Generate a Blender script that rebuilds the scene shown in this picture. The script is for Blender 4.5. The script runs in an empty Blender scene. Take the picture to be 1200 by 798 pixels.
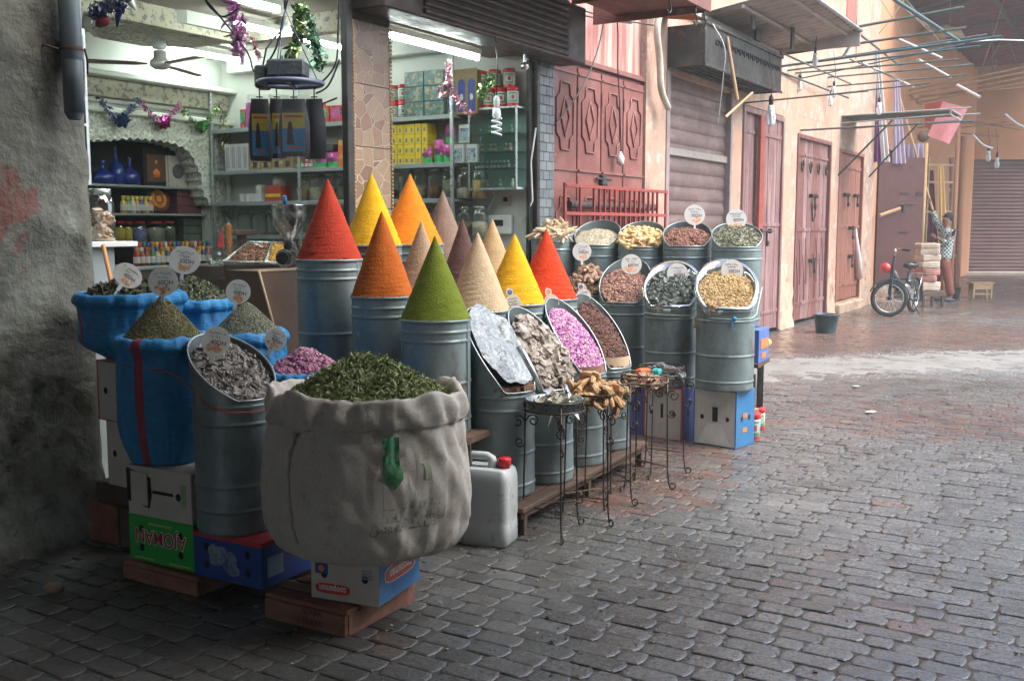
import bpy, math, random
import numpy as np
from mathutils import Vector, Matrix
R = math.radians
scene = bpy.context.scene
COL = scene.collection
# ------------------------------------------------------------------ camera
PITCH = math.atan(135/1200)
CAMZ = 1.5
cam_d = bpy.data.cameras.new('camera')
cam_d.lens = 36.0; cam_d.sensor_width = 36.0; cam_d.clip_start = 0.05; cam_d.clip_end = 400
cam = bpy.data.objects.new('camera', cam_d)
cam.location = (0, 0, CAMZ); cam.rotation_euler = (R(90) - PITCH, 0, 0)
COL.objects.link(cam); scene.camera = cam
# ------------------------------------------------------------------ world, sun, exposure
SUN_EL, SUN_AZ = R(54), R(106)      # azimuth measured from +Y towards +X
world = bpy.data.worlds.new('World'); scene.world = world; world.use_nodes = True
wn = world.node_tree.nodes; wl_ = world.node_tree.links
sky = wn.new('ShaderNodeTexSky'); sky.sky_type = 'NISHITA'; sky.sun_disc = False
sky.sun_elevation = SUN_EL; sky.sun_rotation = SUN_AZ
sky.air_density = 1.0; sky.dust_density = 3.0
bg = wn['Background']; bg.inputs['Strength'].default_value = 0.15
hsv = wn.new('ShaderNodeHueSaturation'); hsv.inputs['Saturation'].default_value = 0.75
wl_.new(sky.outputs[0], hsv.inputs['Color']); wl_.new(hsv.outputs[0], bg.inputs[0])
sun_d = bpy.data.lights.new('sun', 'SUN'); sun_d.energy = 1.3; sun_d.angle = R(50); sun_d.color = (1.0, 0.98, 0.95)
sun = bpy.data.objects.new('sun', sun_d); COL.objects.link(sun)
sdir = Vector((math.sin(SUN_AZ)*math.cos(SUN_EL), math.cos(SUN_AZ)*math.cos(SUN_EL), math.sin(SUN_EL)))
sun.rotation_euler = sdir.to_track_quat('Z', 'Y').to_euler(); sun.location = sdir*60
vs = scene.view_settings
vs.view_transform = 'Standard'; vs.look = 'None'; vs.gamma = 1.0; vs.use_curve_mapping = False
vs.exposure = 1.97
cy = scene.cycles
cy.max_bounces = 8; cy.diffuse_bounces = 4; cy.glossy_bounces = 3; cy.transmission_bounces = 4
cy.transparent_max_bounces = 12; cy.caustics_reflective = False; cy.caustics_refractive = False
cy.sample_clamp_indirect = 6.0
try: cy.use_denoising = True
except Exception: pass
# ------------------------------------------------------------------ surveying helpers (photo pixel -> place)
cT, sT = math.cos(PITCH), math.sin(PITCH)
A = math.atan2(.8545, .5195)                 # heading of the shop front line
DX, DY = math.cos(A), math.sin(A); IX, IY = -math.sin(A), math.cos(A)
WX = -5.09
def ray(px, py):
    a = (px-600)/1200; b = (399-py)/1200
    return (a, cT+b*sT, -sT+b*cT)
def PY(px, py, Y):
    r = ray(px, py); t = Y/r[1]; return (r[0]*t, Y, CAMZ+r[2]*t)
def PZ(px, py, z=0.0):
    r = ray(px, py); t = (z-CAMZ)/r[2]; return (r[0]*t, r[1]*t, z)
def PW(px, py, y=0.0):                        # -> (s, y, z) in the wall frame, y metres behind the front line
    r = ray(px, py)
    t = (WX - y*IY/DY*DX + y*IX)/(r[0]-r[1]*DX/DY)
    return ((r[1]*t-y*IY)/DY, y, CAMZ+r[2]*t)
def PN(px, py, s):                            # on the vertical plane across the street at station s -> (s, y, z)
    r = ray(px, py)                           # WX+s*DX+y*IX = r0 t ; s*DY+y*IY = r1 t
    y = (r[0]*s*DY - r[1]*(WX+s*DX))/(r[1]*IX - r[0]*IY)
    t = (s*DY+y*IY)/r[1]
    return (s, y, CAMZ+r[2]*t)
def W(s, y=0.0, z=0.0): return (WX+s*DX+y*IX, s*DY+y*IY, z)
def toW(p):                                   # world -> wall frame
    x, y = p[0]-WX, p[1]
    return (x*DX+y*DY, x*IX+y*IY, p[2])
# ------------------------------------------------------------------ mesh builder
class MB:
    def __init__(s): s.v=[]; s.n=0; s.f=[]; s.T=np.eye(4); s.mi=0; s.sm=False; s.val=0.5; s.vals=[]
    def at(s, loc=(0,0,0), rz=0, rx=0, ry=0, sc=1):
        m = Matrix.Translation(loc) @ Matrix.Rotation(rz,4,'Z') @ Matrix.Rotation(ry,4,'Y') @ Matrix.Rotation(rx,4,'X')
        m = np.array(m); m[:3,:3] *= sc; s.T = m; return s
    def add(s, V, F, sm=None, val=None):
        V = np.asarray(V, float).reshape(-1,3); V = V @ s.T[:3,:3].T + s.T[:3,3]
        b = s.n; s.v.append(V); s.n += len(V)
        vv = s.val if val is None else val
        s.vals.append(np.broadcast_to(np.asarray(vv, float), (len(V),)) if np.ndim(vv)<2 else np.asarray(vv))
        sm = s.sm if sm is None else sm
        if isinstance(F, np.ndarray): s.f.append((F+b, s.mi, sm))
        else:
            by = {}
            for f in F: by.setdefault(len(f), []).append(f)
            for k, l in by.items(): s.f.append((np.array(l, int)+b, s.mi, sm))
        return s
    def box(s, x0,x1,y0,y1,z0,z1, b=0.0):
        if x1<x0: x0,x1=x1,x0
        if y1<y0: y0,y1=y1,y0
        if z1<z0: z0,z1=z1,z0
        b = min(b, .45*min(x1-x0,y1-y0,z1-z0))
        if b <= 0:
            V=[(x,y,z) for x in (x0,x1) for y in (y0,y1) for z in (z0,z1)]
            return s.add(V, [(0,1,3,2),(4,6,7,5),(0,4,5,1),(2,3,7,6),(0,2,6,4),(1,5,7,3)])
        V=[];idx={}
        for i,x in enumerate((x0,x1)):
            for j,y in enumerate((y0,y1)):
                for k,z in enumerate((z0,z1)):
                    sx=b if i==0 else -b; sy=b if j==0 else -b; sz=b if k==0 else -b
                    idx[i,j,k]=len(V)
                    V += [(x,y+sy,z+sz),(x+sx,y,z+sz),(x+sx,y+sy,z)]
        F=[]
        for a in (0,1):
            q=[idx[a,0,0],idx[a,1,0],idx[a,1,1],idx[a,0,1]]; F.append(q if a else q[::-1])
            q=[idx[0,a,0]+1,idx[1,a,0]+1,idx[1,a,1]+1,idx[0,a,1]+1]; F.append(q if not a else q[::-1])
            q=[idx[0,0,a]+2,idx[1,0,a]+2,idx[1,1,a]+2,idx[0,1,a]+2]; F.append(q if a else q[::-1])
        for j in (0,1):
            for k in (0,1): F.append([idx[0,j,k]+1,idx[0,j,k]+2,idx[1,j,k]+2,idx[1,j,k]+1])
        for i in (0,1):
            for k in (0,1): F.append([idx[i,0,k]+0,idx[i,0,k]+2,idx[i,1,k]+2,idx[i,1,k]+0])
            for j in (0,1): F.append([idx[i,j,0]+0,idx[i,j,0]+1,idx[i,j,1]+1,idx[i,j,1]+0])
        for q in idx.values(): F.append([q,q+1,q+2])
        return s.add(V,F)
    def lathe(s, prof, n=32, c=(0,0,0), ex=1, ey=1, sm=True):
        th=np.linspace(0,2*math.pi,n,endpoint=False); co=np.cos(th); si=np.sin(th)
        V=[];F=[];rings=[]
        for r,z in prof:
            if abs(r)<1e-6: rings.append((len(V),1)); V.append((c[0],c[1],c[2]+z))
            else:
                rings.append((len(V),n)); V += [(c[0]+r*ex*a,c[1]+r*ey*b,c[2]+z) for a,b in zip(co,si)]
        for (a,na),(b,nb) in zip(rings,rings[1:]):
            for i in range(n):
                j=(i+1)%n
                if na==n and nb==n: F.append((a+i,a+j,b+j,b+i))
                elif na==1 and nb==n: F.append((a,b+j,b+i))
                elif nb==1 and na==n: F.append((a+i,a+j,b))
        return s.add(V,F,sm)
    def cyl(s, p0, p1, r0, r1=None, n=12, sm=True):
        if r1 is None: r1=r0
        p0=Vector(p0);p1=Vector(p1);d=p1-p0;L=d.length
        if L<1e-9: return s
        q=d.to_track_quat('Z','Y').to_matrix()
        th=[2*math.pi*i/n for i in range(n)]
        V=[p0+q@Vector((r0*math.cos(t),r0*math.sin(t),0)) for t in th]+[p1+q@Vector((r1*math.cos(t),r1*math.sin(t),0)) for t in th]
        s.add([tuple(v) for v in V],[(i,(i+1)%n,n+(i+1)%n,n+i) for i in range(n)],sm)
        s.add([tuple(v) for v in V],[tuple(range(n))[::-1],tuple(range(n,2*n))],False)
        return s
    def tube(s, pts, r, n=8, sm=True, cap=True):
        P=[Vector(p) for p in pts]; rr=r if hasattr(r,'__len__') else [r]*len(P)
        V=[];nrm=None
        for i,p in enumerate(P):
            t=(P[min(i+1,len(P)-1)]-P[max(i-1,0)]).normalized()
            if nrm is None:
                nrm=t.orthogonal().normalized()
            else:
                nrm=(nrm-t*nrm.dot(t)); nrm=nrm.normalized() if nrm.length>1e-6 else t.orthogonal().normalized()
            bn=t.cross(nrm)
            for k in range(n):
                a=2*math.pi*k/n; V.append(tuple(p+(nrm*math.cos(a)+bn*math.sin(a))*rr[i]))
        F=[]
        for i in range(len(P)-1):
            for k in range(n):
                j=(k+1)%n; F.append((i*n+k,i*n+j,(i+1)*n+j,(i+1)*n+k))
        if cap: F += [tuple(range(n))[::-1], tuple(range((len(P)-1)*n,len(P)*n))]
        return s.add(V,F,sm)
    def prism(s, poly, z0, z1, ax='z'):
        n=len(poly)
        def m(p,z): return (p[0],p[1],z) if ax=='z' else ((p[0],z,p[1]) if ax=='y' else (z,p[0],p[1]))
        V=[m(p,z0) for p in poly]+[m(p,z1) for p in poly]
        F=[tuple(range(n))[::-1],tuple(range(n,2*n))]+[(i,(i+1)%n,n+(i+1)%n,n+i) for i in range(n)]
        return s.add(V,F)
    def grid(s, G, sm=True, wrap=False, val=None):
        G=np.asarray(G); a,b=G.shape[:2]
        i,j=np.meshgrid(np.arange(a-1),np.arange(b if wrap else b-1),indexing='ij')
        j2=(j+1)%b
        F=np.stack([i*b+j,i*b+j2,(i+1)*b+j2,(i+1)*b+j],-1).reshape(-1,4)
        return s.add(G.reshape(-1,3),F,sm,val)
    def sph(s, c, r, n=12, sx=1, sy=1, sz=1):
        m=max(4,n//2)
        return s.lathe([(0 if k in (0,m) else r*math.sin(math.pi*k/m), -r*math.cos(math.pi*k/m)*sz) for k in range(m+1)], n, c, sx, sy)
    def mesh(s, name, mats):
        me=bpy.data.meshes.new(name)
        V=np.concatenate(s.v) if s.v else np.zeros((0,3))
        me.vertices.add(len(V)); me.vertices.foreach_set('co', V.ravel())
        nl=sum(f.size for f,_,_ in s.f); nf=sum(len(f) for f,_,_ in s.f)
        me.loops.add(nl); me.polygons.add(nf)
        me.loops.foreach_set('vertex_index', np.concatenate([f.ravel() for f,_,_ in s.f]))
        st=[];tot=0;mi=[];sm=[]
        for f,m,q in s.f:
            k=f.shape[1]; st.append(tot+np.arange(len(f))*k); tot+=f.size
            mi.append(np.full(len(f),m)); sm.append(np.full(len(f),q))
        me.polygons.foreach_set('loop_start', np.concatenate(st))
        me.polygons.foreach_set('material_index', np.concatenate(mi))
        me.polygons.foreach_set('use_smooth', np.concatenate(sm).astype(bool))
        me.update(calc_edges=True)
        vals=[np.repeat(x[:,None],3,1) if x.ndim==1 else x for x in s.vals]
        C=np.concatenate(vals); C=np.concatenate([C,np.ones((len(C),1))],1)
        at=me.color_attributes.new('val','FLOAT_COLOR','POINT'); at.data.foreach_set('color', C.ravel())
        for m in (mats if isinstance(mats,(list,tuple)) else [mats]): me.materials.append(m)
        me.validate()
        return me
ALL_LABELS={}
def tag(o, label=None, cat=None, group=None, kind=None):
    if label: o['label']=label
    if cat: o['category']=cat
    if group: o['group']=group
    if kind: o['kind']=kind
    return o
def ob(name, mb, mats, parent=None, loc=(0,0,0), rot=(0,0,0), label=None, cat=None, group=None, kind=None):
    me=mb if isinstance(mb, bpy.types.Mesh) else mb.mesh(name, mats)
    o=bpy.data.objects.new(name, me); COL.objects.link(o)
    if parent: o.parent=parent
    o.location=loc; o.rotation_euler=rot if hasattr(rot,'__len__') else (0,0,rot)
    return tag(o,label,cat,group,kind)
def thing(name, label, cat, loc=(0,0,0), rot=0, group=None, kind=None):
    o=bpy.data.objects.new(name, None); COL.objects.link(o); o.empty_display_size=.1
    o.location=loc; o.rotation_euler=rot if hasattr(rot,'__len__') else (0,0,rot)
    return tag(o,label,cat,group,kind)
KIDS={}
def copy_tree(o, loc=None, rot=None, label=None, parent=None, kids=None):
    c=o.copy(); COL.objects.link(c); c.parent=parent
    if loc is not None: c.location=loc
    if rot is not None: c.rotation_euler=rot if hasattr(rot,'__len__') else (0,0,rot)
    if label: c['label']=label
    for ch in list(o.children):
        copy_tree(ch, parent=c)
    return c
ORD=['first','second','third','fourth','fifth','sixth','seventh','eighth','ninth','tenth','eleventh','twelfth','thirteenth','fourteenth','fifteenth','sixteenth','seventeenth','eighteenth','nineteenth','twentieth']+['twenty '+q for q in ('first','second','third','fourth','fifth','sixth','seventh','eighth','ninth')]+['thirtieth','thirty first','thirty second']
# python side smooth noise
def snoise(x, y, seed=0, sc=1.0, oc=3):
    rs=np.random.RandomState(seed); out=np.zeros(np.broadcast(x,y).shape); amp=1; tot=0
    for o in range(oc):
        for k in range(4):
            a=rs.rand()*2*math.pi; f=sc*(2**o)*(.7+.6*rs.rand()); p=rs.rand()*6.28
            out=out+amp*np.sin((x*math.cos(a)+y*math.sin(a))*f*2*math.pi+p)
            tot+=amp
        amp*=.55
    return out/tot*1.8
# ------------------------------------------------------------------ materials
MATS={}
def mat(name, col, rough=.6, metal=0.0, var=.15, vsc=6.0, bump=0.0, bsc=60.0, layers=(), spec=.5, attr=None,
        emit=None, wave=None, stretch=(1,1,1), alpha=None, trans=0, coat=0, weave=None, rvar=0.15, bdist=.01, sss=0, vbump=0, vscl=20):
    if name in MATS: return MATS[name]
    m=bpy.data.materials.new(name); m.use_nodes=True; MATS[name]=m
    nt=m.node_tree; N=nt.nodes; L=nt.links; b=N['Principled BSDF']
    def nd(t,**k):
        n=N.new(t)
        for a,v in k.items(): setattr(n,a,v)
        return n
    tc=nd('ShaderNodeTexCoord'); oi=nd('ShaderNodeObjectInfo')
    mul=nd('ShaderNodeVectorMath',operation='SCALE'); mul.inputs[0].default_value=(7.3,3.1,5.7); L.new(oi.outputs['Random'],mul.inputs['Scale'])
    vec=nd('ShaderNodeVectorMath',operation='ADD'); L.new(tc.outputs['Object'],vec.inputs[0]); L.new(mul.outputs[0],vec.inputs[1])
    base=vec.outputs[0]
    def noise(scale,detail=5,rg=.6,st=None):
        v=base
        if st and tuple(st)!=(1,1,1):
            s_=nd('ShaderNodeVectorMath',operation='MULTIPLY'); s_.inputs[1].default_value=st; L.new(v,s_.inputs[0]); v=s_.outputs[0]
        n=nd('ShaderNodeTexNoise'); n.inputs['Scale'].default_value=scale; n.inputs['Detail'].default_value=detail; n.inputs['Roughness'].default_value=rg
        L.new(v,n.inputs['Vector']); return n.outputs['Fac']
    def mapr(x,lo,hi,a=0.,c=1.):
        r=nd('ShaderNodeMapRange'); r.inputs[1].default_value=lo; r.inputs[2].default_value=hi; r.inputs[3].default_value=a; r.inputs[4].default_value=c
        L.new(x,r.inputs[0]); return r.outputs[0]
    def mix(f,c1,c2,bt='MIX'):
        x=nd('ShaderNodeMix',data_type='RGBA',blend_type=bt)
        if isinstance(f,(int,float)): x.inputs[0].default_value=f
        else: L.new(f,x.inputs[0])
        for i,c in ((6,c1),(7,c2)):
            if isinstance(c,(tuple,list)): x.inputs[i].default_value=tuple(c[:3])+(1,)
            else: L.new(c,x.inputs[i])
        return x.outputs[2]
    c0=tuple(col[:3])
    n1=noise(vsc,6,.65,stretch)
    hi=tuple(min(1,x*(1+var)) for x in c0); lo=tuple(x*(1-var) for x in c0)
    cur=mix(mapr(n1,.3,.7),lo,hi)
    if attr:
        at=nd('ShaderNodeAttribute',attribute_name='val'); sp=nd('ShaderNodeSeparateColor'); L.new(at.outputs['Color'],sp.inputs[0])
        cur=mix(sp.outputs[0],cur,tuple(attr))
    for ly in layers:
        c,sc,a,z=ly[:4]; st=ly[4] if len(ly)>4 else (1,1,1)
        cur=mix(mapr(noise(sc,7,.68,st),a,z),cur,c)
    L.new(cur,b.inputs['Base Color'])
    b.inputs['Metallic'].default_value=metal; b.inputs['Specular IOR Level'].default_value=spec
    L.new(mapr(noise(vsc*2.3,4),.3,.7,max(.02,rough-rvar),min(1,rough+rvar)),b.inputs['Roughness'])
    h=None
    if bump:
        h=noise(bsc,4,.6,stretch)
        bp=nd('ShaderNodeBump'); bp.inputs['Strength'].default_value=bump; bp.inputs['Distance'].default_value=bdist
        L.new(h,bp.inputs['Height']); L.new(bp.outputs[0],b.inputs['Normal']); last=bp
    if vbump:
        vo=nd('ShaderNodeTexVoronoi'); vo.inputs['Scale'].default_value=vscl; L.new(base,vo.inputs['Vector'])
        bp=nd('ShaderNodeBump'); bp.inputs['Strength'].default_value=vbump; bp.inputs['Distance'].default_value=bdist
        L.new(vo.outputs['Distance'],bp.inputs['Height'])
        if bump: L.new(last.outputs[0],bp.inputs['Normal'])
        L.new(bp.outputs[0],b.inputs['Normal']); last=bp
    if wave or weave:
        sc,ax,stg=(wave or weave)
        wv=nd('ShaderNodeTexWave',wave_type='BANDS',bands_direction=ax); wv.inputs['Scale'].default_value=sc; wv.inputs['Distortion'].default_value=1.2; wv.inputs['Detail'].default_value=2
        L.new(tc.outputs['Object'],wv.inputs['Vector'])
        bp=nd('ShaderNodeBump'); bp.inputs['Strength'].default_value=stg; bp.inputs['Distance'].default_value=bdist
        L.new(wv.outputs['Fac'],bp.inputs['Height'])
        if bump or vbump: L.new(last.outputs[0],bp.inputs['Normal'])
        L.new(bp.outputs[0],b.inputs['Normal'])
    if emit:
        b.inputs['Emission Color'].default_value=tuple(emit[:3])+(1,); b.inputs['Emission Strength'].default_value=emit[3]
    if trans: b.inputs['Transmission Weight'].default_value=trans
    if coat: b.inputs['Coat Weight'].default_value=coat; b.inputs['Coat Roughness'].default_value=.1
    if sss: b.inputs['Subsurface Weight'].default_value=sss; b.inputs['Subsurface Radius'].default_value=(.05,.04,.03)
    return m
def glass(name, tint=(.85,.93,.9), k=.12):
    if name in MATS: return MATS[name]
    m=bpy.data.materials.new(name); m.use_nodes=True; MATS[name]=m
    N=m.node_tree.nodes; L=m.node_tree.links; N.remove(N['Principled BSDF'])
    t=N.new('ShaderNodeBsdfTransparent'); t.inputs[0].default_value=tint+(1,)
    g=N.new('ShaderNodeBsdfGlossy'); g.inputs['Roughness'].default_value=.06
    lw=N.new('ShaderNodeLayerWeight'); lw.inputs[0].default_value=.35
    r=N.new('ShaderNodeMapRange'); r.inputs[3].default_value=k; r.inputs[4].default_value=.75; L.new(lw.outputs['Facing'],r.inputs[0])
    x=N.new('ShaderNodeMixShader'); L.new(r.outputs[0],x.inputs[0]); L.new(t.outputs[0],x.inputs[1]); L.new(g.outputs[0],x.inputs[2])
    L.new(x.outputs[0],N['Material Output'].inputs[0]); return m
def lamp_mat(name, col, st):
    m=bpy.data.materials.new(name); m.use_nodes=True; b=m.node_tree.nodes['Principled BSDF']
    b.inputs['Base Color'].default_value=(.9,.9,.9,1); b.inputs['Emission Color'].default_value=col+(1,); b.inputs['Emission Strength'].default_value=st
    return m
zinc=mat('galvanised_zinc',(.2,.255,.26),.45,.35,.2,5,.25,90,layers=[((.11,.145,.15),5,.5,.72,(1,1,.5)),((.33,.35,.33),26,.6,.72),((.42,.42,.38),7,.66,.72),((.12,.085,.055),3.5,.62,.74,(1,1,.6)),((.05,.06,.06),45,.66,.74)],bdist=.002)
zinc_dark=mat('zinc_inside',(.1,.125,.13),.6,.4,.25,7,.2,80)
zinc_rim=mat('zinc_rim',(.3,.35,.35),.38,.7,.2,12,.1,80)
cardwhite=mat('white_cardboard',(.5,.46,.4),.8,0,.12,4,.15,60,layers=[((.22,.17,.13),5,.6,.8)],bdist=.003)
kraft=mat('brown_cardboard',(.22,.14,.085),.85,0,.15,5,.15,50,bdist=.003)
cgreen=mat('green_carton',(.02,.36,.05),.55,0,.12,4,.05,60)
cblue=mat('blue_carton',(.02,.06,.26),.5,0,.15,4,.05,60,layers=[((.015,.03,.12),9,.6,.75)])
cblue2=mat('light_blue_carton',(.03,.17,.38),.5,0,.15,4,.05,60)
cred=mat('red_carton',(.5,.04,.04),.5)
cpurple=mat('dull_blue_carton',(.09,.12,.33),.6,0,.2,6)
ink_dark=mat('dark_ink',(.02,.018,.018),.7)
ink_blue=mat('blue_ink',(.03,.06,.14),.7)
ink_white=mat('white_ink',(.75,.73,.7),.6)
ink_red=mat('red_ink',(.42,.02,.05),.6)
ink_orange=mat('orange_ink',(.75,.2,.03),.6)
ink_green=mat('green_ink',(.05,.22,.1),.8,layers=[((.33,.3,.25),30,.55,.7)])
hole=mat('hole_black',(.008,.008,.008),.9)
wood_dark=mat('weathered_wood',(.09,.055,.038),.8,0,.3,3,.5,30,stretch=(1,8,8),bdist=.004,layers=[((.03,.022,.018),4,.5,.8)])
wood_red=mat('reddish_pallet_wood',(.24,.11,.07),.8,0,.3,3,.5,30,stretch=(1,8,8),bdist=.004,layers=[((.05,.03,.025),5,.5,.8)])
wood_pale=mat('pale_wood',(.42,.27,.14),.7,0,.2,4,.3,30,stretch=(1,1,6),bdist=.003)
iron=mat('wrought_iron',(.06,.05,.042),.42,.8,.4,30,.3,90,layers=[((.13,.08,.05),40,.5,.75)],bdist=.001)
steel_grey=mat('grey_steel',(.22,.27,.27),.5,.6,.25,12,.1,60,layers=[((.16,.09,.05),9,.6,.75)])
alu=mat('aluminium_strip',(.5,.54,.54),.35,.8,.1,12)
steel_dark=mat('dark_steel',(.05,.055,.05),.5,.6,.3,8,layers=[((.12,.07,.04),7,.6,.75)])
black_metal=mat('sooty_metal',(.045,.045,.042),.45,.5,.5,4,.2,40,layers=[((.2,.19,.15),5,.58,.75),((.13,.06,.03),7,.6,.75)])
bluecloth=mat('blue_woven_sack',(.012,.2,.46),.55,0,.3,5,.7,7,stretch=(4,4,40),wave=(55,'Z',.35),layers=[((.012,.12,.3),.9,.5,.62),((.1,.26,.45),.7,.62,.7)],bdist=.004)
bluecloth_hi=mat('blue_sack_rim',(.012,.22,.5),.55,0,.25,5,.7,7,stretch=(4,4,40),bdist=.008)
redstripe=mat('red_woven_stripe',(.3,.035,.06),.5,0,.2,6,.3,26,wave=(55,'Z',.35))
creamcloth=mat('cream_woven_sack',(.62,.58,.51),.75,0,.22,5,0.7,9,stretch=(14,14,120),wave=(140,'Z',.2),layers=[((.42,.37,.32),3.5,.5,.75),((.5,.43,.35),14,.55,.7)],bdist=.006)
whiteplastic=mat('white_plastic',(.68,.7,.68),.35,0,.06,6)
redplastic=mat('red_plastic',(.58,.02,.03),.3)
rubber=mat('black_rubber',(.018,.02,.022),.7,0,.2,20)
black_pl=mat('black_plastic',(.015,.016,.018),.35)
steel_sh=mat('polished_steel',(.55,.56,.55),.22,1.0,.1)
tealcan=mat('dark_teal_bucket',(.03,.07,.09),.45,0,.15,10)
card=mat('card_white',(.82,.81,.78),.5,0,.04,10)
_n=card.node_tree.nodes; _l=card.node_tree.links; _t=_n.new('ShaderNodeBsdfTranslucent'); _t.inputs[0].default_value=(.85,.84,.8,1); _x=_n.new('ShaderNodeMixShader'); _x.inputs[0].default_value=.4; _l.new(_n['Principled BSDF'].outputs[0],_x.inputs[1]); _l.new(_t.outputs[0],_x.inputs[2]); _l.new(_x.outputs[0],_n['Material Output'].inputs[0])
def art_mat():
    m=mat('card_picture',(.74,.72,.68),.5,0,.05,10,layers=[((.72,.33,.12),38,.5,.56),((.42,.3,.25),60,.6,.68)]); return m
cardart=art_mat()
peach=mat('peach_plaster',(.5,.31,.22),.85,0,.14,1.3,.5,25,layers=[((.34,.235,.18),.8,.46,.6,(1,1,.6)),((.48,.42,.37),5,.54,.64),((.2,.13,.10),6,.58,.70,(1.5,1,.35)),((.46,.28,.2),1.1,.55,.72),((.58,.47,.38),2.6,.58,.72),((.35,.22,.16),2.2,.66,.8,(2,2,.4))],bdist=.006)
peach_base=mat('worn_plaster_base',(.5,.36,.26),.9,0,.2,3,.5,22,layers=[((.3,.17,.12),4,.52,.62),((.55,.5,.42),5,.57,.68)],bdist=.01)
peach_far=mat('orange_plaster',(.52,.25,.13),.85,0,.08,1.0,.2,20,layers=[((.5,.25,.13),1.5,.5,.8,(1,1,.3))],bdist=.006)
pinkwall=mat('streaked_pink_paint',(.36,.135,.11),.7,0,.18,2.2,.2,40,stretch=(1,1,.35),layers=[((.55,.38,.32),2.4,.44,.6,(4,1,.3)),((.4,.12,.1),3,.58,.75,(2,1,.4)),((.6,.47,.4),5,.66,.74,(5,1,.25))],bdist=.004)
reddoor=mat('faded_red_metal_paint',(.19,.06,.05),.55,0,.2,2.5,.15,60,layers=[((.33,.2,.17),14,.62,.68),((.11,.045,.035),1.4,.55,.66,(1,1,.5)),((.28,.12,.10),2.5,.5,.75),((.17,.05,.04),5,.62,.75)],bdist=.002)
reddoor_edge=mat('door_moulding_paint',(.2,.085,.07),.5,0,.2,6)
doorwood=mat('dull_pink_door_wood',(.2,.1,.1),.42,0,.22,2.5,.4,30,stretch=(4,4,.5),layers=[((.36,.25,.24),3,.47,.66,(5,3,.4)),((.16,.055,.055),4,.58,.76,(6,3,.5))],bdist=.003)
doorwood2=mat('worn_red_door_wood',(.16,.062,.056),.45,0,.22,2.5,.4,30,stretch=(4,4,.5),layers=[((.42,.22,.18),3,.56,.75,(5,3,.4)),((.12,.04,.035),4,.58,.76,(6,3,.5))],bdist=.003)
brownleaf=mat('brown_door_paint',(.115,.04,.035),.6,0,.15,3,.1,40,layers=[((.2,.09,.07),4,.62,.75)])
shuttermat=mat('mauve_shutter_slats',(.16,.11,.1),.45,.3,.25,2.5,.2,40,layers=[((.28,.2,.18),3,.52,.72,(.6,1,2)),((.09,.06,.06),5,.6,.75)],bdist=.002)
shutterfar=mat('far_shutter_slats',(.2,.105,.1),.55,.1,.15,2,layers=[((.13,.07,.08),1.3,.52,.72)])
redbars=mat('red_painted_bars',(.27,.04,.033),.5,0,.2,12,.1,60)
rustred=mat('rust_red_sheet',(.2,.085,.07),.7,.1,.25,4,.2,40,layers=[((.1,.04,.035),4,.5,.7),((.33,.18,.15),6,.6,.72)],bdist=.003)
awnsheet=mat('grey_corrugated_sheet',(.48,.43,.39),.6,.2,.2,3,.1,40,layers=[((.2,.15,.12),4,.55,.75),((.42,.38,.34),6,.6,.75)])
maroon=mat('maroon_roof_sheet',(.22,.018,.03),.6,.2,.2,2,layers=[((.08,.03,.035),3,.5,.75)])
darkshutter=mat('dark_brown_shutter_box',(.05,.033,.03),.5,.3,.3,4,.15,50,layers=[((.1,.055,.045),5,.55,.75)])
darkcon=mat('dark_concrete',(.07,.066,.06),.9,0,.2,4,.3,30)
shopwall=mat('white_shop_wall',(.55,.57,.52),.7,0,.04,2)
ceilm=mat('shop_ceiling_paint',(.32,.285,.24),.75,0,.05,2)
plaster_carved=mat('carved_white_plaster',(.62,.64,.55),.7,0,.1,9,0,40,vbump=.9,vscl=26,layers=[((.33,.36,.3),34,.5,.6)],bdist=.02)
cornice_m=mat('painted_cornice',(.5,.47,.36),.7,0,.15,9,0,40,layers=[((.2,.2,.17),16,.52,.58),((.55,.48,.25),21,.58,.63)])
shelfm=mat('grey_shelf_metal',(.33,.38,.38),.45,.4,.08,6)
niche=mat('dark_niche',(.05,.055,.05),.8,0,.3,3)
counterdark=mat('dark_counter_panel',(.1,.075,.06),.5,0,.2,3,.1,30)
g_clear=glass('clear_glass',(.9,.95,.93),.06); g_teal=glass('cabinet_glass',(.75,.88,.85),.08); g_blue=glass('cobalt_glass',(.01,.05,.35),.15)
HAZE=.0045
NEAR_S1=6.9; TUBE=17.0
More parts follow.
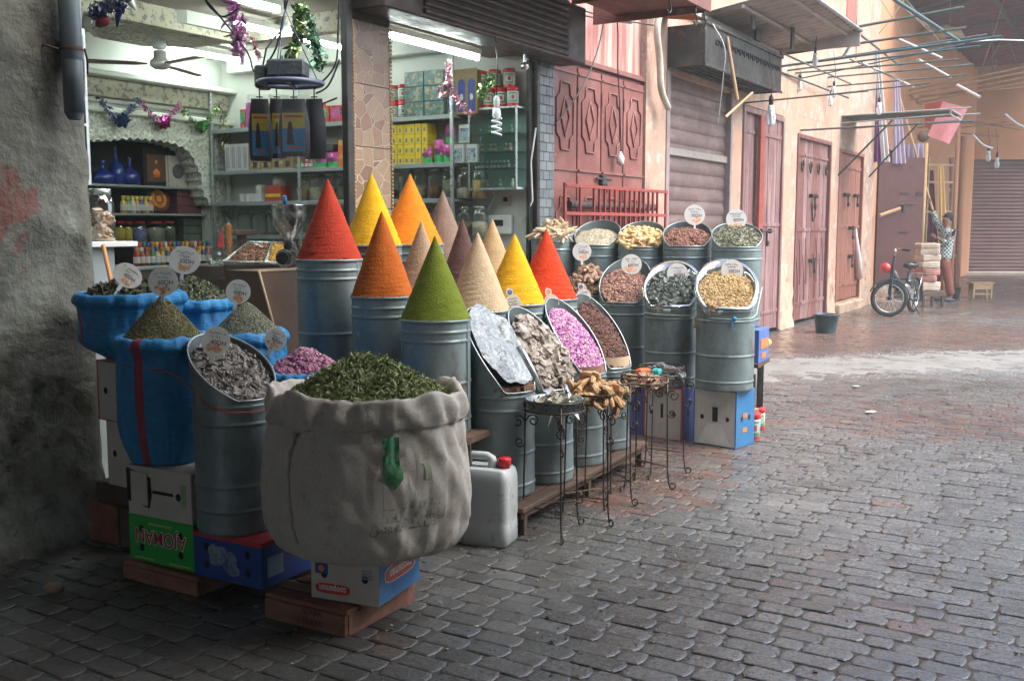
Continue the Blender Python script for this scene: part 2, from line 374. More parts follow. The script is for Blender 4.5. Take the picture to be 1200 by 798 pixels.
# ------------------------------------------------------------------ ground and paving
gm=mat('joint_mud',(.05,.047,.04),.75,0,.25,1.2,.5,30,layers=[((.07,.065,.055),2,.5,.7)],bdist=.01)
mb=MB(); mb.box(-90,90,-90,90,-.4,-.0058); ob('ground',mb,gm,kind='structure')
def paver_mat():
    m=bpy.data.materials.new('pavers'); m.use_nodes=True; nt=m.node_tree; N=nt.nodes; L=nt.links; b=N['Principled BSDF']
    at=N.new('ShaderNodeAttribute'); at.attribute_name='val'; sp=N.new('ShaderNodeSeparateColor'); L.new(at.outputs['Color'],sp.inputs[0])
    tc=N.new('ShaderNodeTexCoord')
    def noise(s,d=5,r=.6):
        n=N.new('ShaderNodeTexNoise'); n.inputs['Scale'].default_value=s; n.inputs['Detail'].default_value=d; n.inputs['Roughness'].default_value=r; L.new(tc.outputs['Object'],n.inputs[0]); return n.outputs['Fac']
    def mix(f,a,c,bt='MIX'):
        x=N.new('ShaderNodeMix'); x.data_type='RGBA'; x.blend_type=bt
        if isinstance(f,float): x.inputs[0].default_value=f
        else: L.new(f,x.inputs[0])
        for i,q in ((6,a),(7,c)):
            if isinstance(q,tuple): x.inputs[i].default_value=q+(1,)
            else: L.new(q,x.inputs[i])
        return x.outputs[2]
    def mr(x,a,c,d=0.,e=1.):
        r=N.new('ShaderNodeMapRange'); r.inputs[1].default_value=a; r.inputs[2].default_value=c; r.inputs[3].default_value=d; r.inputs[4].default_value=e; L.new(x,r.inputs[0]); return r.outputs[0]
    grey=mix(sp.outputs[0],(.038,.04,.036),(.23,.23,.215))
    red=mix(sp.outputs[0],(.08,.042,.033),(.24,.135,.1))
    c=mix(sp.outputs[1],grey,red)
    c=mix(mr(noise(4.5,2,.5),.4,.62,0.,.55),c,(.11,.12,.12)); c=mix(mr(noise(60,4,.75),.45,.66),c,(.04,.037,.033))
    c=mix(mr(noise(3.2,7,.72),.52,.62,0.,.75),c,(.055,.048,.04))
    L.new(c,b.inputs['Base Color'])
    # wet film: roughness from the third channel, broken up by a fine noise
    rr=N.new('ShaderNodeMath'); rr.operation='ADD'; L.new(mr(sp.outputs[2],0,1,.42,.08),rr.inputs[0]); L.new(mr(noise(40,3),.3,.7,-.06,.16),rr.inputs[1])
    L.new(rr.outputs[0],b.inputs['Roughness'])
    b.inputs['Specular IOR Level'].default_value=.75
    bp=N.new('ShaderNodeBump'); bp.inputs['Strength'].default_value=.5; bp.inputs['Distance'].default_value=.004; L.new(noise(75,4,.75),bp.inputs['Height'])
    b2=N.new('ShaderNodeBump'); b2.inputs['Strength'].default_value=.3; b2.inputs['Distance'].default_value=.012; L.new(noise(14,3),b2.inputs['Height']); L.new(bp.outputs[0],b2.inputs['Normal'])
    L.new(b2.outputs[0],b.inputs['Normal']); return m
def pavers():
    rs=np.random.RandomState(7); rows=[]
    w=.1
    cells=[]
    s=-.6
    k=0
    def vis(s,y):
        x=WX+s*DX+y*IX; Y=s*DY+y*IY
        return x,Y
    while s<37:
        y=-.15+rs.rand()*.1
        ymin=-7.6
        while y>ymin:
            l=rs.choice([.105,.14,.165,.175,.185,.205]); 
            cells.append((s,y-l/2,l)); y-=l
        s+=w; k+=1
    C=np.array(cells); s_,y_,l_=C.T
    # rows are not ruler straight: the lines wander
    s2=s_+.035*snoise(s_*0+y_*.35,s_*.12,3,1.0,2)+.012*snoise(y_*1.3,s_*.8,9,1,2)
    x=WX+s2*DX+y_*IX; Y=s2*DY+y_*IY
    keep=(Y>1.7)&(np.abs(x)<Y*.62+1.4)&(s_>-.5)
    # under the stall and pillar nothing shows, but the paving runs on for a metre
    s2,y_,l_,x,Y=s2[keep],y_[keep],l_[keep],x[keep],Y[keep]
    n=len(x)
    rnd=rs.rand(n)
    # worn red blocks in patches, grey elsewhere
    def blob(cx,cy,rx,ry,a=0):
        dx=x-cx;dy=Y-cy; u=dx*math.cos(a)+dy*math.sin(a); v=-dx*math.sin(a)+dy*math.cos(a)
        return np.clip(1.3-((u/rx)**2+(v/ry)**2),0,1)
    a1=PZ(750,500); a2=PZ(1000,398); a3=PZ(1090,490); a4=PZ(1180,520); a5=PZ(760,560)
    red=np.maximum.reduce([blob(a1[0],a1[1],1.0,1.5,-.5),blob(a2[0],a2[1],4.0,2.2,.2)*.9,blob(a3[0],a3[1],1.2,.9)*.45,blob(a5[0],a5[1],.5,.9,-.4)*.7,(Y>16)*.35])
    red=np.clip(red*1.45+.25*snoise(x,Y,4,.45,3)-.05,0,1)
    pick=np.clip((rs.rand(n)<red*1.05).astype(float)*(.5+.5*rs.rand(n))+.45*np.clip(red,0,1),0,1)
    band=np.clip(1.2-np.abs(Y-(10.6+.25*(x-2)+.25*snoise(x,Y,12,.25,2)))/1.35,0,1)*(x>-.2)   # mud washed over the joints
    pick*=1-.85*band
    # old flagstones near the pillar are bigger and rounder
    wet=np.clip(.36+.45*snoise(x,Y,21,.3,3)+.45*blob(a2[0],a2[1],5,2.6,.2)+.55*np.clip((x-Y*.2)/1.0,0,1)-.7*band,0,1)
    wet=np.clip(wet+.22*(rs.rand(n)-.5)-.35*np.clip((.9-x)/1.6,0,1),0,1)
    bright=np.clip(.06+.30*rnd**1.5+.35*band+.45*np.clip((x+.5)/2.6,0,1)+.2*snoise(x,Y,55,.35,3),0,1)  # ramp along x paints the shaded left and lit right into the blocks
    big=Y>9
    mb=MB()
    for far in (False,True):
        I=np.where(big==far)[0]
        if not len(I): continue
        g=.0022
        L2=(l_[I]/2-g)[:,None]; W2=(w/2-g*.8)+.003*(rs.rand(len(I))-.5)[:,None]
        ch=.022
        # outline of a block: rounded ends
        pts=np.array([(1,.42),(1,-.42),(.84,-1),(-.84,-1),(-1,-.42),(-1,.42),(-.84,1),(.84,1)]) if not far else np.array([(1,-1),(-1,-1),(-1,1),(1,1)])
        m=len(pts)
        jit=1+.05*(rs.rand(len(I),m,2)-.5)
        U=pts[None,:,0]*L2; V=pts[None,:,1]*W2
        U=U*jit[...,0]; V=V*jit[...,1]
        rot=(rs.rand(len(I))-.5)*.07+ .05*snoise(x[I],Y[I],5,.15,2)
        co,si=np.cos(rot)[:,None],np.sin(rot)[:,None]
        U,V=U*co-V*si,U*si+V*co
        rings=[(1.0,-.03),(1.0,-.0036),(.93,-.0008),(.80,.0006)] if not far else [(1.0,-.02),(1.0,-.002),(.88,.003)]
        tz=(rs.rand(len(I))-.5)*.006; tx=(rs.rand(len(I))-.5)*.028; ty=(rs.rand(len(I))-.5)*.035
        bd=band[I]
        rr=[]
        for sc_,z in rings:
            if sc_==1.0: uu,vv=U,V
            else:
                k=(1-sc_)*.05/ .05
                uu=U-np.sign(U)*np.minimum(np.abs(U)*.9,(1-sc_)*.075); vv=V*(1-(1-sc_)*1.25)
            zz=z+tz[:,None]+uu*ty[:,None]+vv*tx[:,None]-.006*bd[:,None]
            # local u runs along -y(in) (across the street), v along s
            X_=x[I][:,None]+uu*(-IX)+vv*DX; Y_=Y[I][:,None]+uu*(-IY)+vv*DY
            rr.append(np.stack([X_,Y_,zz],-1))
        P=np.stack(rr,1)  # n, rings, m, 3
        nr=len(rings); base=(np.arange(len(I))*nr*m)[:,None]
        Fq=[]
        for r in range(nr-1):
            for i in range(m):
                j=(i+1)%m
                Fq.append(np.concatenate([base+r*m+i,base+(r+1)*m+i,base+(r+1)*m+j,base+r*m+j],1))
        Ft=base+(nr-1)*m+np.arange(m)[None,::-1]
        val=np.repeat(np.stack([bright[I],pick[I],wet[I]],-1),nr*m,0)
        # one vertex block, two face sets
        Vv=P.reshape(-1,3); b0=mb.n
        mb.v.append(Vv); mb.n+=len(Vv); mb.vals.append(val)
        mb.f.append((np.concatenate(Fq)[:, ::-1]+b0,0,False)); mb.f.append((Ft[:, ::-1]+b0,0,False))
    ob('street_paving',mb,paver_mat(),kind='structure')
pavers()
# grey silt washed between the blocks: a thin uneven sheet in a band across the street
silt=mat('pale_silt',(.2,.2,.185),.6,0,.18,2.5,.4,40,layers=[((.13,.12,.1),3,.5,.7)],bdist=.004)
uu=np.linspace(-.2,14,120); G=np.zeros((120,26,3))
for j,t in enumerate(np.linspace(-1.2,1.2,26)):
    G[:,j,0]=uu; G[:,j,1]=10.6+.25*(uu-2)+t+.25*snoise(uu,uu*0+t,31,.3,2)
    G[:,j,2]=-.0005+.0015*snoise(uu,uu*0+t,33,1.5,2)-.012*abs(t/1.2)**4
mb=MB(); mb.grid(G); ob('silt_band',mb,silt,kind='structure')
# manhole
p=PZ(1110,366)
mb=MB(); mb.lathe([(0,.006),(.34,.006),(.36,.010),(.39,.010),(.40,0)],40,sm=False)
for i in range(-3,4):
    for j in range(-3,4):
        if i*i+j*j<11: mb.box(i*.09-.028,i*.09+.028,j*.09-.028,j*.09+.028,.006,.011)
ob('manhole_cover',mb,mat('rusty_iron_cover',(.1,.08,.065),.8),loc=(p[0],p[1],.004),label='round ribbed manhole cover in the paving in front of the small stool',cat='manhole cover')
# ------------------------------------------------------------------ building line (wall frame: x = s along the street, y = into the wall)
def wthing(name,label,cat,s=0,y=0,z=0,**k): return thing(name,label,cat,W(s,y,z),A,**k)
def wob(name,mb,mats,label=None,cat=None,s=0,y=0,z=0,**k): return ob(name,mb,mats,None,W(s,y,z),A,label,cat,**k)
# spice shop building
shop=wthing('spice_shop','open fronted spice shop with white tiled room, stone clad column and lit shelves','shop')
conc=mat('stained_concrete',(.165,.17,.138),.88,0,.25,1.6,.8,18,layers=[((.29,.31,.26),1.5,.5,.62,(1,1,.4)),((.11,.11,.09),2.6,.5,.62,(1,1,.5)),((.17,.15,.12),7,.55,.7),((.05,.05,.045),14,.62,.72)],bdist=.02,vbump=.15,vscl=9)
def concrete_pillar():
    # uneven rendered face
    G=np.zeros((60,90,3)); ss=np.linspace(3.2,5.88,60); zz=np.linspace(-.05,4.6,90)
    S,Z=np.meshgrid(ss,zz,indexing='ij')
    dep=-.02+.018*snoise(S,Z,41,.8,4)-.10*np.clip((.28-Z)/.28,0,1)**1.5-.02*(snoise(S,Z,44,2,3)>.35)
    edge=np.clip((S-5.80)/.08,0,1)**2*.05
    G[...,0]=S+.01*snoise(S*0,Z,45,1.2,3)*(S>5.7); G[...,1]=dep+edge; G[...,2]=Z
    mb=MB(); mb.grid(G[::-1]); mb.box(3.2,5.875,.06,.42,-.05,4.6)
    # side reveal
    H=np.zeros((8,90,3)); 
    for i in range(8): H[i]=G[-1]; H[i,:,1]=G[-1,:,1]+(i/7)*.3
    mb.grid(H[::-1],sm=True)
    o=ob('concrete_pillar',mb,conc,shop)
    nt=conc.node_tree; N=nt.nodes; L=nt.links; b=N['Principled BSDF']; src=b.inputs['Base Color'].links[0].from_socket
    tc=N.new('ShaderNodeTexCoord'); nz=N.new('ShaderNodeTexNoise'); nz.inputs['Scale'].default_value=3.4; nz.inputs['Detail'].default_value=9; nz.inputs['Roughness'].default_value=.7; L.new(tc.outputs['Object'],nz.inputs[0])
    sx=N.new('ShaderNodeSeparateXYZ'); L.new(tc.outputs['Object'],sx.inputs[0])
    s_,_,z_=PW(-6,235)
    def m(op,a,c):
        q=N.new('ShaderNodeMath'); q.operation=op
        for i_,v in enumerate((a,c)):
            if isinstance(v,(int,float)): q.inputs[i_].default_value=v
            else: L.new(v,q.inputs[i_])
        return q.outputs[0]
    dx=m('MULTIPLY',m('SUBTRACT',sx.outputs[0],s_),1.9); dz=m('MULTIPLY',m('SUBTRACT',sx.outputs[2],z_-.05),1.25)
    d=m('SQRT',m('ADD',m('MULTIPLY',dx,dx),m('MULTIPLY',dz,dz)),0)
    f=m('ADD',m('SUBTRACT',.26,d),m('MULTIPLY',m('SUBTRACT',nz.outputs['Fac'],.5),2.6))
    mr=N.new('ShaderNodeMapRange'); mr.inputs[1].default_value=0; mr.inputs[2].default_value=.08; L.new(f,mr.inputs[0])
    x=N.new('ShaderNodeMix'); x.data_type='RGBA'; x.inputs[7].default_value=(.2,.1,.08,1); L.new(mr.outputs[0],x.inputs[0]); L.new(src,x.inputs[6]); L.new(x.outputs[2],b.inputs['Base Color'])
concrete_pillar()
# drain pipe
pa=PW(79,-40,-.1); pb=PW(79,132,-.1)
mb=MB(); x=pa[0]
mb.lathe([(.038,0),(.044,.0),(.044,.25),(.04,.26),(.04,1.9)],20,(x,-.1,pb[2]))
mb.lathe([(.045,.24),(.049,.25),(.049,.56),(.045,.57)],20,(x,-.1,pb[2])); mb.lathe([(.028,-.03),(.042,.0),(.042,.01)],20,(x,-.1,pb[2]))
dp=wob('drain_pipe',mb,mat('grey_pvc',(.15,.19,.21),.4,0,.2,6),'grey plastic drain pipe ending halfway down the concrete pillar','pipe')
mb=MB()
for zz in (.28,): mb.lathe([(.051,zz),(.053,zz+.01),(.051,zz+.02)],20,(x,-.1,pb[2]))
mb.tube([(x+.07,-.1,pb[2]+.3),(x+.12,-.05,pb[2]+.26),(x+.14,-.02,pb[2]+.2)],.005,6); mb.tube([(x-.07,-.1,pb[2]+.28),(x-.1,-.04,pb[2]+.3),(x-.1,.0,pb[2]+.28)],.006,6)
ob('wire_tie',mb,wood_dark,dp)
# stone clad column
mb=MB(); mb.box(7.80,8.18,-.02,.06,0,2.80); ob('column_core',mb,darkcon,shop)
mb=MB(); mb.box(7.79,8.19,-.035,.07,2.80,4.5,.01); ob('column_head',mb,darkcon,shop)
def crazy_mat():
    m=bpy.data.materials.new('crazy_stone'); m.use_nodes=True; nt=m.node_tree;N=nt.nodes;L=nt.links;b=N['Principled BSDF']
    tc=N.new('ShaderNodeTexCoord'); v1=N.new('ShaderNodeTexVoronoi'); v1.inputs['Scale'].default_value=10.5; L.new(tc.outputs['Object'],v1.inputs[0])
    v2=N.new('ShaderNodeTexVoronoi'); v2.feature='DISTANCE_TO_EDGE'; v2.inputs['Scale'].default_value=10.5; L.new(tc.outputs['Object'],v2.inputs[0])
    r=N.new('ShaderNodeValToRGB'); e=r.color_ramp.elements; e[0].color=(.1,.045,.03,1); e[1].color=(.42,.28,.17,1); e.new(.35).color=(.3,.17,.1,1); e.new(.6).color=(.36,.24,.15,1)
    L.new(v1.outputs['Color'],r.inputs[0])
    mr=N.new('ShaderNodeMapRange'); mr.inputs[1].default_value=.02; mr.inputs[2].default_value=.035; L.new(v2.outputs[0],mr.inputs[0])
    x=N.new('ShaderNodeMix'); x.data_type='RGBA'; x.inputs[6].default_value=(.55,.45,.32,1); L.new(mr.outputs[0],x.inputs[0]); L.new(r.outputs[0],x.inputs[7])
    n=N.new('ShaderNodeTexNoise'); n.inputs['Scale'].default_value=25; n.inputs['Detail'].default_value=5; L.new(tc.outputs['Object'],n.inputs[0])
    y=N.new('ShaderNodeMix'); y.data_type='RGBA'; y.blend_type='MULTIPLY'; y.inputs[0].default_value=.5; L.new(x.outputs[2],y.inputs[6]); L.new(n.outputs['Color'],y.inputs[7])
    L.new(y.outputs[2],b.inputs['Base Color']); b.inputs['Roughness'].default_value=.35
    bp=N.new('ShaderNodeBump'); bp.inputs['Strength'].default_value=.5; bp.inputs['Distance'].default_value=.006; L.new(mr.outputs[0],bp.inputs['Height']); L.new(bp.outputs[0],b.inputs['Normal']); return m
mb=MB()
for k in range(7):
    z0=.02+k*.397; mb.box(7.80,8.18,-.034,-.0215,z0,z0+.394,.002)
ob('stone_cladding',mb,crazy_mat(),shop)
mb=MB()
for sx in (7.797,8.183):
    mb=MB()
    for k in range(110): mb.box(sx-.008,sx+.008,-.046,-.034,.02+k*.0252,.02+k*.0252+.019,.004)
    ob('rope_beading',mb,mat('gold_beading',(.4,.26,.1),.5,0,.2,20),shop)
mb=MB(); mb.box(7.72,7.785,-.05,.0,0,4.5,.006); ob('shutter_track',mb,black_metal,shop)
# opening 2: shutter box and tracks
mb=MB(); mb.box(7.79,10.5,-.30,-.04,2.84,3.30,.01); 
for k in range(9):
    z=2.86+k*.05; mb.cyl((8.2,-.30,z+.025),(10.17,-.30,z+.025),.022,n=8)
ob('shutter_box',mb,darkshutter,shop)
mb=MB(); mb.box(10.12,10.17,-.05,.03,0,2.84,.004); mb.box(10.06,10.12,-.01,.02,0,2.84); ob('shutter_track',mb,black_metal,shop)
# grey tile pilaster
mb=MB(); mb.box(10.17,10.46,-.01,.3,0,3.0)
mb2=MB()
rs=random.Random(4)
for r in range(38):
    z=.01+r*.078; off=(r%2)*.05
    e=[10.17]+[v for v in [10.172+off+.1*k for k in range(1,4)] if v<10.44]+[10.46]
    for a_,b_ in zip(e,e[1:]):
        if b_-a_>.012: mb2.val=rs.random(); mb2.box(a_+.002,b_-.002,-.024,-.0105,z+.002,z+.074,.002)
ob('brick_pilaster',mb,mat('pale_grout',(.4,.4,.38),.9),shop)
ob('grey_tiles',mb2,mat('grey_tile',(.12,.145,.16),.45,0,.2,10,attr=(.22,.25,.26)),shop)
# rusty flat awning over opening 2 (box section sheet): built from surveyed corners
aw=wthing('metal_awning','rusty red flat sheet awning over the second opening of the shop','awning')
mb=MB(); a0=PW(560,8,-.35); 
mb.box(7.9,11.02,-1.15,-.32,3.33,3.37); mb.box(7.9,11.02,-1.19,-1.15,3.27,3.45); mb.box(11.02,11.05,-1.19,-.1,3.27,3.45)
for s_ in (8.6,9.4,10.2): mb.box(s_,s_+.04,-1.14,-.32,3.28,3.33)
ob('awning_sheet',mb,rustred,aw)
mb=MB()
for s_ in (10.75,10.95,10.2):
    mb.tube([(s_,-1.17,3.27)]+[(s_+.04*math.sin(t),-1.17,3.20-.04*math.cos(t)*-1-.04) for t in np.linspace(0,4.2,9)],.006,6)
    ob('awning_hook',mb,steel_dark,aw); mb=MB()
# shop room
RS0,RS1,RD,RH=3.0,10.17,3.62,3.18
mb=MB(); mb.box(RS0,RS1+.3,0.0,RD+.2,-.1,.06); ob('shop_floor',mb,mat('shop_floor_tile',(.25,.22,.19),.4),shop)
mb=MB(); mb.box(RS1,RS1+.15,.31,RD,.06,RH); ob('side_wall',mb,shopwall,shop)
mb=MB(); mb.box(10.12,10.169,.03,RD,.06,RH); ob('wall_panel',mb,shopwall,shop)
mb=MB(); mb.box(RS0-.1,RS0,.43,RD,.06,RH); ob('side_wall',mb,shopwall,shop)
mb=MB(); mb.box(3.0,10.3,.42,RD+.6,RH,RH+.1); mb.box(5.88,7.7,-.04,.42,RH,RH+.1); mb.box(8.19,10.17,-.0,.42,2.9,RH); ob('ceiling',mb,ceilm,shop)
# back wall with the niche opening
AR0=PW(118,158,RD); AR1=PW(252,158,RD); AB=PW(250,240,RD)
NS0,NS1=AR0[0]-.8,AR1[0]-.0
NZ1=PW(200,150,RD)[2]; NZ0=.9
mb=MB(); mb.box(RS0,NS0,RD,RD+.1,.06,RH); mb.box(NS1-.12,RS1,RD,RD+.1,.06,RH); mb.box(NS0,NS1-.12,RD,RD+.1,NZ1-.1,RH); mb.box(NS0,NS1-.12,RD,RD+.1,.06,NZ0)
ob('back_wall',mb,shopwall,shop)
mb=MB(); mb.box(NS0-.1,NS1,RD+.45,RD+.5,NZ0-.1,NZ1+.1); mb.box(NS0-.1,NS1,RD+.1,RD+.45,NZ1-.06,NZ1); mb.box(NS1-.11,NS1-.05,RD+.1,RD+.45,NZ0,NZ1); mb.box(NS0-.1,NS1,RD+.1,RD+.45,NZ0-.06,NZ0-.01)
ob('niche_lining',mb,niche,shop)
# carved arch: scalloped intrados traced from the survey
def arch():
    pts=[(60,168),(123,167),(140,165),(160,166),(180,168),(195,171),(208,177),(216,186),(221,198),(226,207),(226,220),(230,232),(237,241)]
    P=[PW(x,y,RD) for x,y in pts]; P=[(p[0],p[2]) for p in P]
    # resample and add lobes
    Q=[];acc=0
    for (a,b),(c,d) in zip(P,P[1:]):
        L_=math.hypot(c-a,d-b); n=max(2,int(L_/.012))
        for i in range(n):
            t=i/n; px_,pz=a+(c-a)*t,b+(d-b)*t; nx,nz=-(d-b)/L_,(c-a)/L_
            lob=abs(math.sin((acc+L_*t)/.085*math.pi))*.03
            Q.append((px_-nx*(.0-lob)*1,pz-nz*(-lob)*-1 if False else pz+nz*lob))
        acc+=L_
    Q.append(P[-1])
    top=NZ1+.06; right=NS1+.05
    n=len(Q); out=[]
    for i,(a,b) in enumerate(Q):
        t=i/(n-1)
        # outer frame: goes along the top then down the right side
        if t<.72: out.append((P[0][0]+(right-P[0][0])*(t/.72),top))
        else: out.append((right,top+(Q[-1][1]-top)*((t-.72)/.28)))
    mb=MB()
    for y0,flip in ((RD-.10,False),):
        G=np.zeros((8,n,3))
        for k in range(8):
            q=k/7
            for i in range(n): G[k,i]=(Q[i][0]+(out[i][0]-Q[i][0])*q,y0,Q[i][1]+(out[i][1]-Q[i][1])*q)
        mb.grid(G,sm=False)
    G=np.zeros((2,n,3))
    for i in range(n): G[0,i]=(Q[i][0],RD-.10,Q[i][1]); G[1,i]=(Q[i][0],RD+.10,Q[i][1])
    mb.grid(G,sm=False)
    mb.box(NS1+.05,NS1+.32,RD-.11,RD,Q[-1][1],top)   # panel beside the arch
    # stepped bracket under
    mb.box(NS1-.10,NS1+.2,RD-.12,RD,Q[-1][1]-.12,Q[-1][1]-.002); mb.box(NS1-.04,NS1+.14,RD-.10,RD,Q[-1][1]-.28,Q[-1][1]-.12)
    ob('carved_arch',mb,plaster_carved,shop)
    mb=MB()
    mb.box(P[0][0],right+.28,RD-.16,RD-.1,top-.0,top+.05,.01)
    mb.box(right-.02,right+.02,RD-.13,RD-.1,Q[-1][1],top,.005); mb.box(right+.25,right+.29,RD-.13,RD-.1,Q[-1][1],top,.005); mb.box(right+.1,right+.13,RD-.13,RD-.11,Q[-1][1],top,.005)
    # scalloped double edge line following the arch
    mb.tube([(a,RD-.11,b) for a,b in Q[::2]],.008,5,cap=False)
    ob('arch_moulding',mb,mat('arch_moulding',(.66,.66,.58),.6),shop)
    return Q,top
ARQ,ARTOP=arch()
# cornice band along the back wall and right wall, and dropped ceiling step
zc0=PW(125,115,RD)[2]; zc1=PW(125,94,RD)[2]
mb=MB()
mb.box(RS0,RS1-.05,RD-.10,RD,zc0,zc1,.01); ob('cornice',mb,cornice_m,shop)
mb=MB(); mb.box(RS0,RS1,RD-.22,RD-.0,zc1,zc1+.05,.01); mb.box(10.0,10.12,.4,RD-.2,2.98,RH,.01)
mb.box(RS0,RS1-.05,RD-.03,RD-.0,zc0-.05,zc0,.01)
ob('cornice_moulding',mb,shopwall,shop)
# raised step on the ceiling with patterned edge
s1,_,z1=PW(170,75,2.3)
mb=MB(); mb.box(s1-1.2,s1+.9,2.2,2.32,RH-.16,RH,.005); mb.box(s1+.9,s1+1.0,1.0,2.32,RH-.16,RH,.005); ob('ceiling_step',mb,cornice_m,shop)
# octagonal rose
cs=PW(188,32,1.0); 
def solve_ceiling(px,py,z):
    p=PZ(px,py,z); return toW(p)
ROSE=solve_ceiling(190,34,RH-.05)
mb=MB(); 
oc=[(ROSE[0]+.62*math.cos(math.pi/8+k*math.pi/4),ROSE[1]+.62*math.sin(math.pi/8+k*math.pi/4)) for k in range(8)]
mb.prism(oc,RH-.10,RH); ob('ceiling_rose',mb,shopwall,shop)
mb=MB(); oc=[(ROSE[0]+.56*math.cos(math.pi/8+k*math.pi/4),ROSE[1]+.56*math.sin(math.pi/8+k*math.pi/4)) for k in range(8)]
mb.prism(oc,RH-.115,RH-.098); ob('rose_carving',mb,mat('rose_carving',(.45,.43,.35),.7,0,.1,9,vbump=.9,vscl=24,layers=[((.25,.24,.2),26,.5,.58)],bdist=.02),shop)
# ------------------------------------------------------------------ row building further on
row=wthing('market_row_building','long peach plastered market building with metal and wooden shop doors','building')
H=6.1
mb=MB()
mb.box(10.46,12.41,.06,.3,2.95,H)
ob('painted_wall',mb,pinkwall,row)
mb=MB()
for a_,b_ in ((12.41,12.93),(14.99,15.40),(17.14,17.86),(19.80,20.36),(22.13,23.1)):
    mb.box(a_,b_,-.005 if a_<12.5 else 0,.3,.0,H if a_<12.5 else 3.1)
mb.box(12.93,23.1,.0,.3,3.1,H); mb.box(17.86,19.80,.002,.3,2.84,3.1); mb.box(15.4,17.14,.002,.3,3.02,3.1); mb.box(20.36,22.13,.002,.3,2.78,3.1)
mb.box(20.36,22.13,.002,.3,0,.18)
ob('wall',mb,peach,row)
mb=MB()
for a_,b_ in ((14.99,15.38),(17.16,17.86),(19.82,20.36),(22.15,23.1)):
    n=14; G=np.zeros((n,16,3))
    for i,s_ in enumerate(np.linspace(a_,b_,n)):
        for j,z in enumerate(np.linspace(-.02,1,16)):
            hgt=.75+.18*math.sin(s_*7)+.1*math.sin(s_*19)
            G[i,j]=(s_,-.004-.03*max(0,1-z*2.2)**2-.006*math.sin(s_*31+z*17),z*hgt)
    mb.grid(G[::-1])
mb.box(20.36,22.13,-.10,.002,-.02,.16,.02)
ob('worn_plinth',mb,peach_base,row)
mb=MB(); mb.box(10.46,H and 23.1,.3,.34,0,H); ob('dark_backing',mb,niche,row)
# upper ledge with coiled red corrugation, small high windows
for (x0,y0,x1,y1) in ((792,-60,812,24),):
    a_=PW(x0,y0,-.02); b_=PW(x1,y1,-.02)
    mb=MB(); mb.box(a_[0]-.35,b_[0]+.35,-.03,.02,b_[2],a_[2],.01); f=ob('window',mb,mat('window_frame_paint',(.6,.6,.55),.6),row)
    mb=MB(); 
    for k in range(5):
        q=a_[0]-.3+k*(b_[0]-a_[0]+.6)/5; mb.box(q,q+(b_[0]-a_[0]+.6)/5-.02,-.045,-.03,b_[2]+.06,a_[2]-.05)
    ob('window_boards',mb,mat('greenish_boards',(.33,.34,.22),.7,attr=(.6,.6,.55)),f)
w1=PW(998,8); mb=MB(); mb.box(w1[0]-.35,w1[0]+.35,-.02,.02,w1[2]-.25,w1[2]+.5,.01); ob('window',mb,mat('reddish_window',(.4,.12,.09),.6),row)
# red metal folding doors, four leaves
md=ob('metal_door',MB().box(10.47,12.40,.04,.08,0.02,2.93),reddoor,row)
lw=(12.40-10.47)/4
for k in range(4):
    s0=10.47+k*lw; mb=MB()
    mb.box(s0+.012,s0+lw-.012,.015,.04,.05,2.90,.006)
    ob('door_leaf',mb,reddoor,md)
    mb=MB(); c=s0+lw/2; hw=lw*.33
    zt,zb=2.74,2.16
    def fr(pts,r=.009): mb.tube([(a,.008,b) for a,b in pts]+[(pts[0][0],.008,pts[0][1])],r,6)
    cut=.10
    for zt,zb in ((2.74,2.16),(1.75,.9)):
        fr([(c-hw*.5,zt),(c+hw*.5,zt),(c+hw*.55,zt-.05),(c+hw*.6,zt-cut),(c+hw,zt-cut-.04),(c+hw,zb+cut+.04),(c+hw*.6,zb+cut),(c+hw*.55,zb+.05),(c+hw*.5,zb),(c-hw*.5,zb),(c-hw*.55,zb+.05),(c-hw*.6,zb+cut),(c-hw,zb+cut+.04),(c-hw,zt-cut-.04),(c-hw*.6,zt-cut),(c-hw*.55,zt-.05)])
        m_=(zt+zb)/2; dh=(zt-zb)*.3
        fr([(c,m_+dh),(c+hw*.5,m_),(c,m_-dh),(c-hw*.5,m_)],.008)
    mb.box(s0+.02,s0+lw-.02,.0,.016,1.98,2.0); mb.box(s0+.02,s0+lw-.02,.005,.016,2.83,2.845)
    for z in (2.6,1.5,.5): mb.cyl((s0+.005,.01,z),(s0+.005,.01,z+.12),.011,n=8)
    ob('door_moulding',mb,reddoor_edge,md)
mb=MB(); c=10.47+2*lw; mb.cyl((c-.14,-.01,1.93),(c+.16,-.01,1.93),.012); mb.box(c-.04,c+.04,-.03,.015,1.87,1.97,.008); mb.tube([(c+.05,-.01,1.93),(c+.07,-.03,1.85),(c+.03,-.03,1.80)],.009,6); ob('handle',mb,steel_dark,md)
mb=MB(); mb.box(10.46,12.41,-.0,.06,2.935,2.985,.005); ob('door_lintel',mb,reddoor_edge,row)
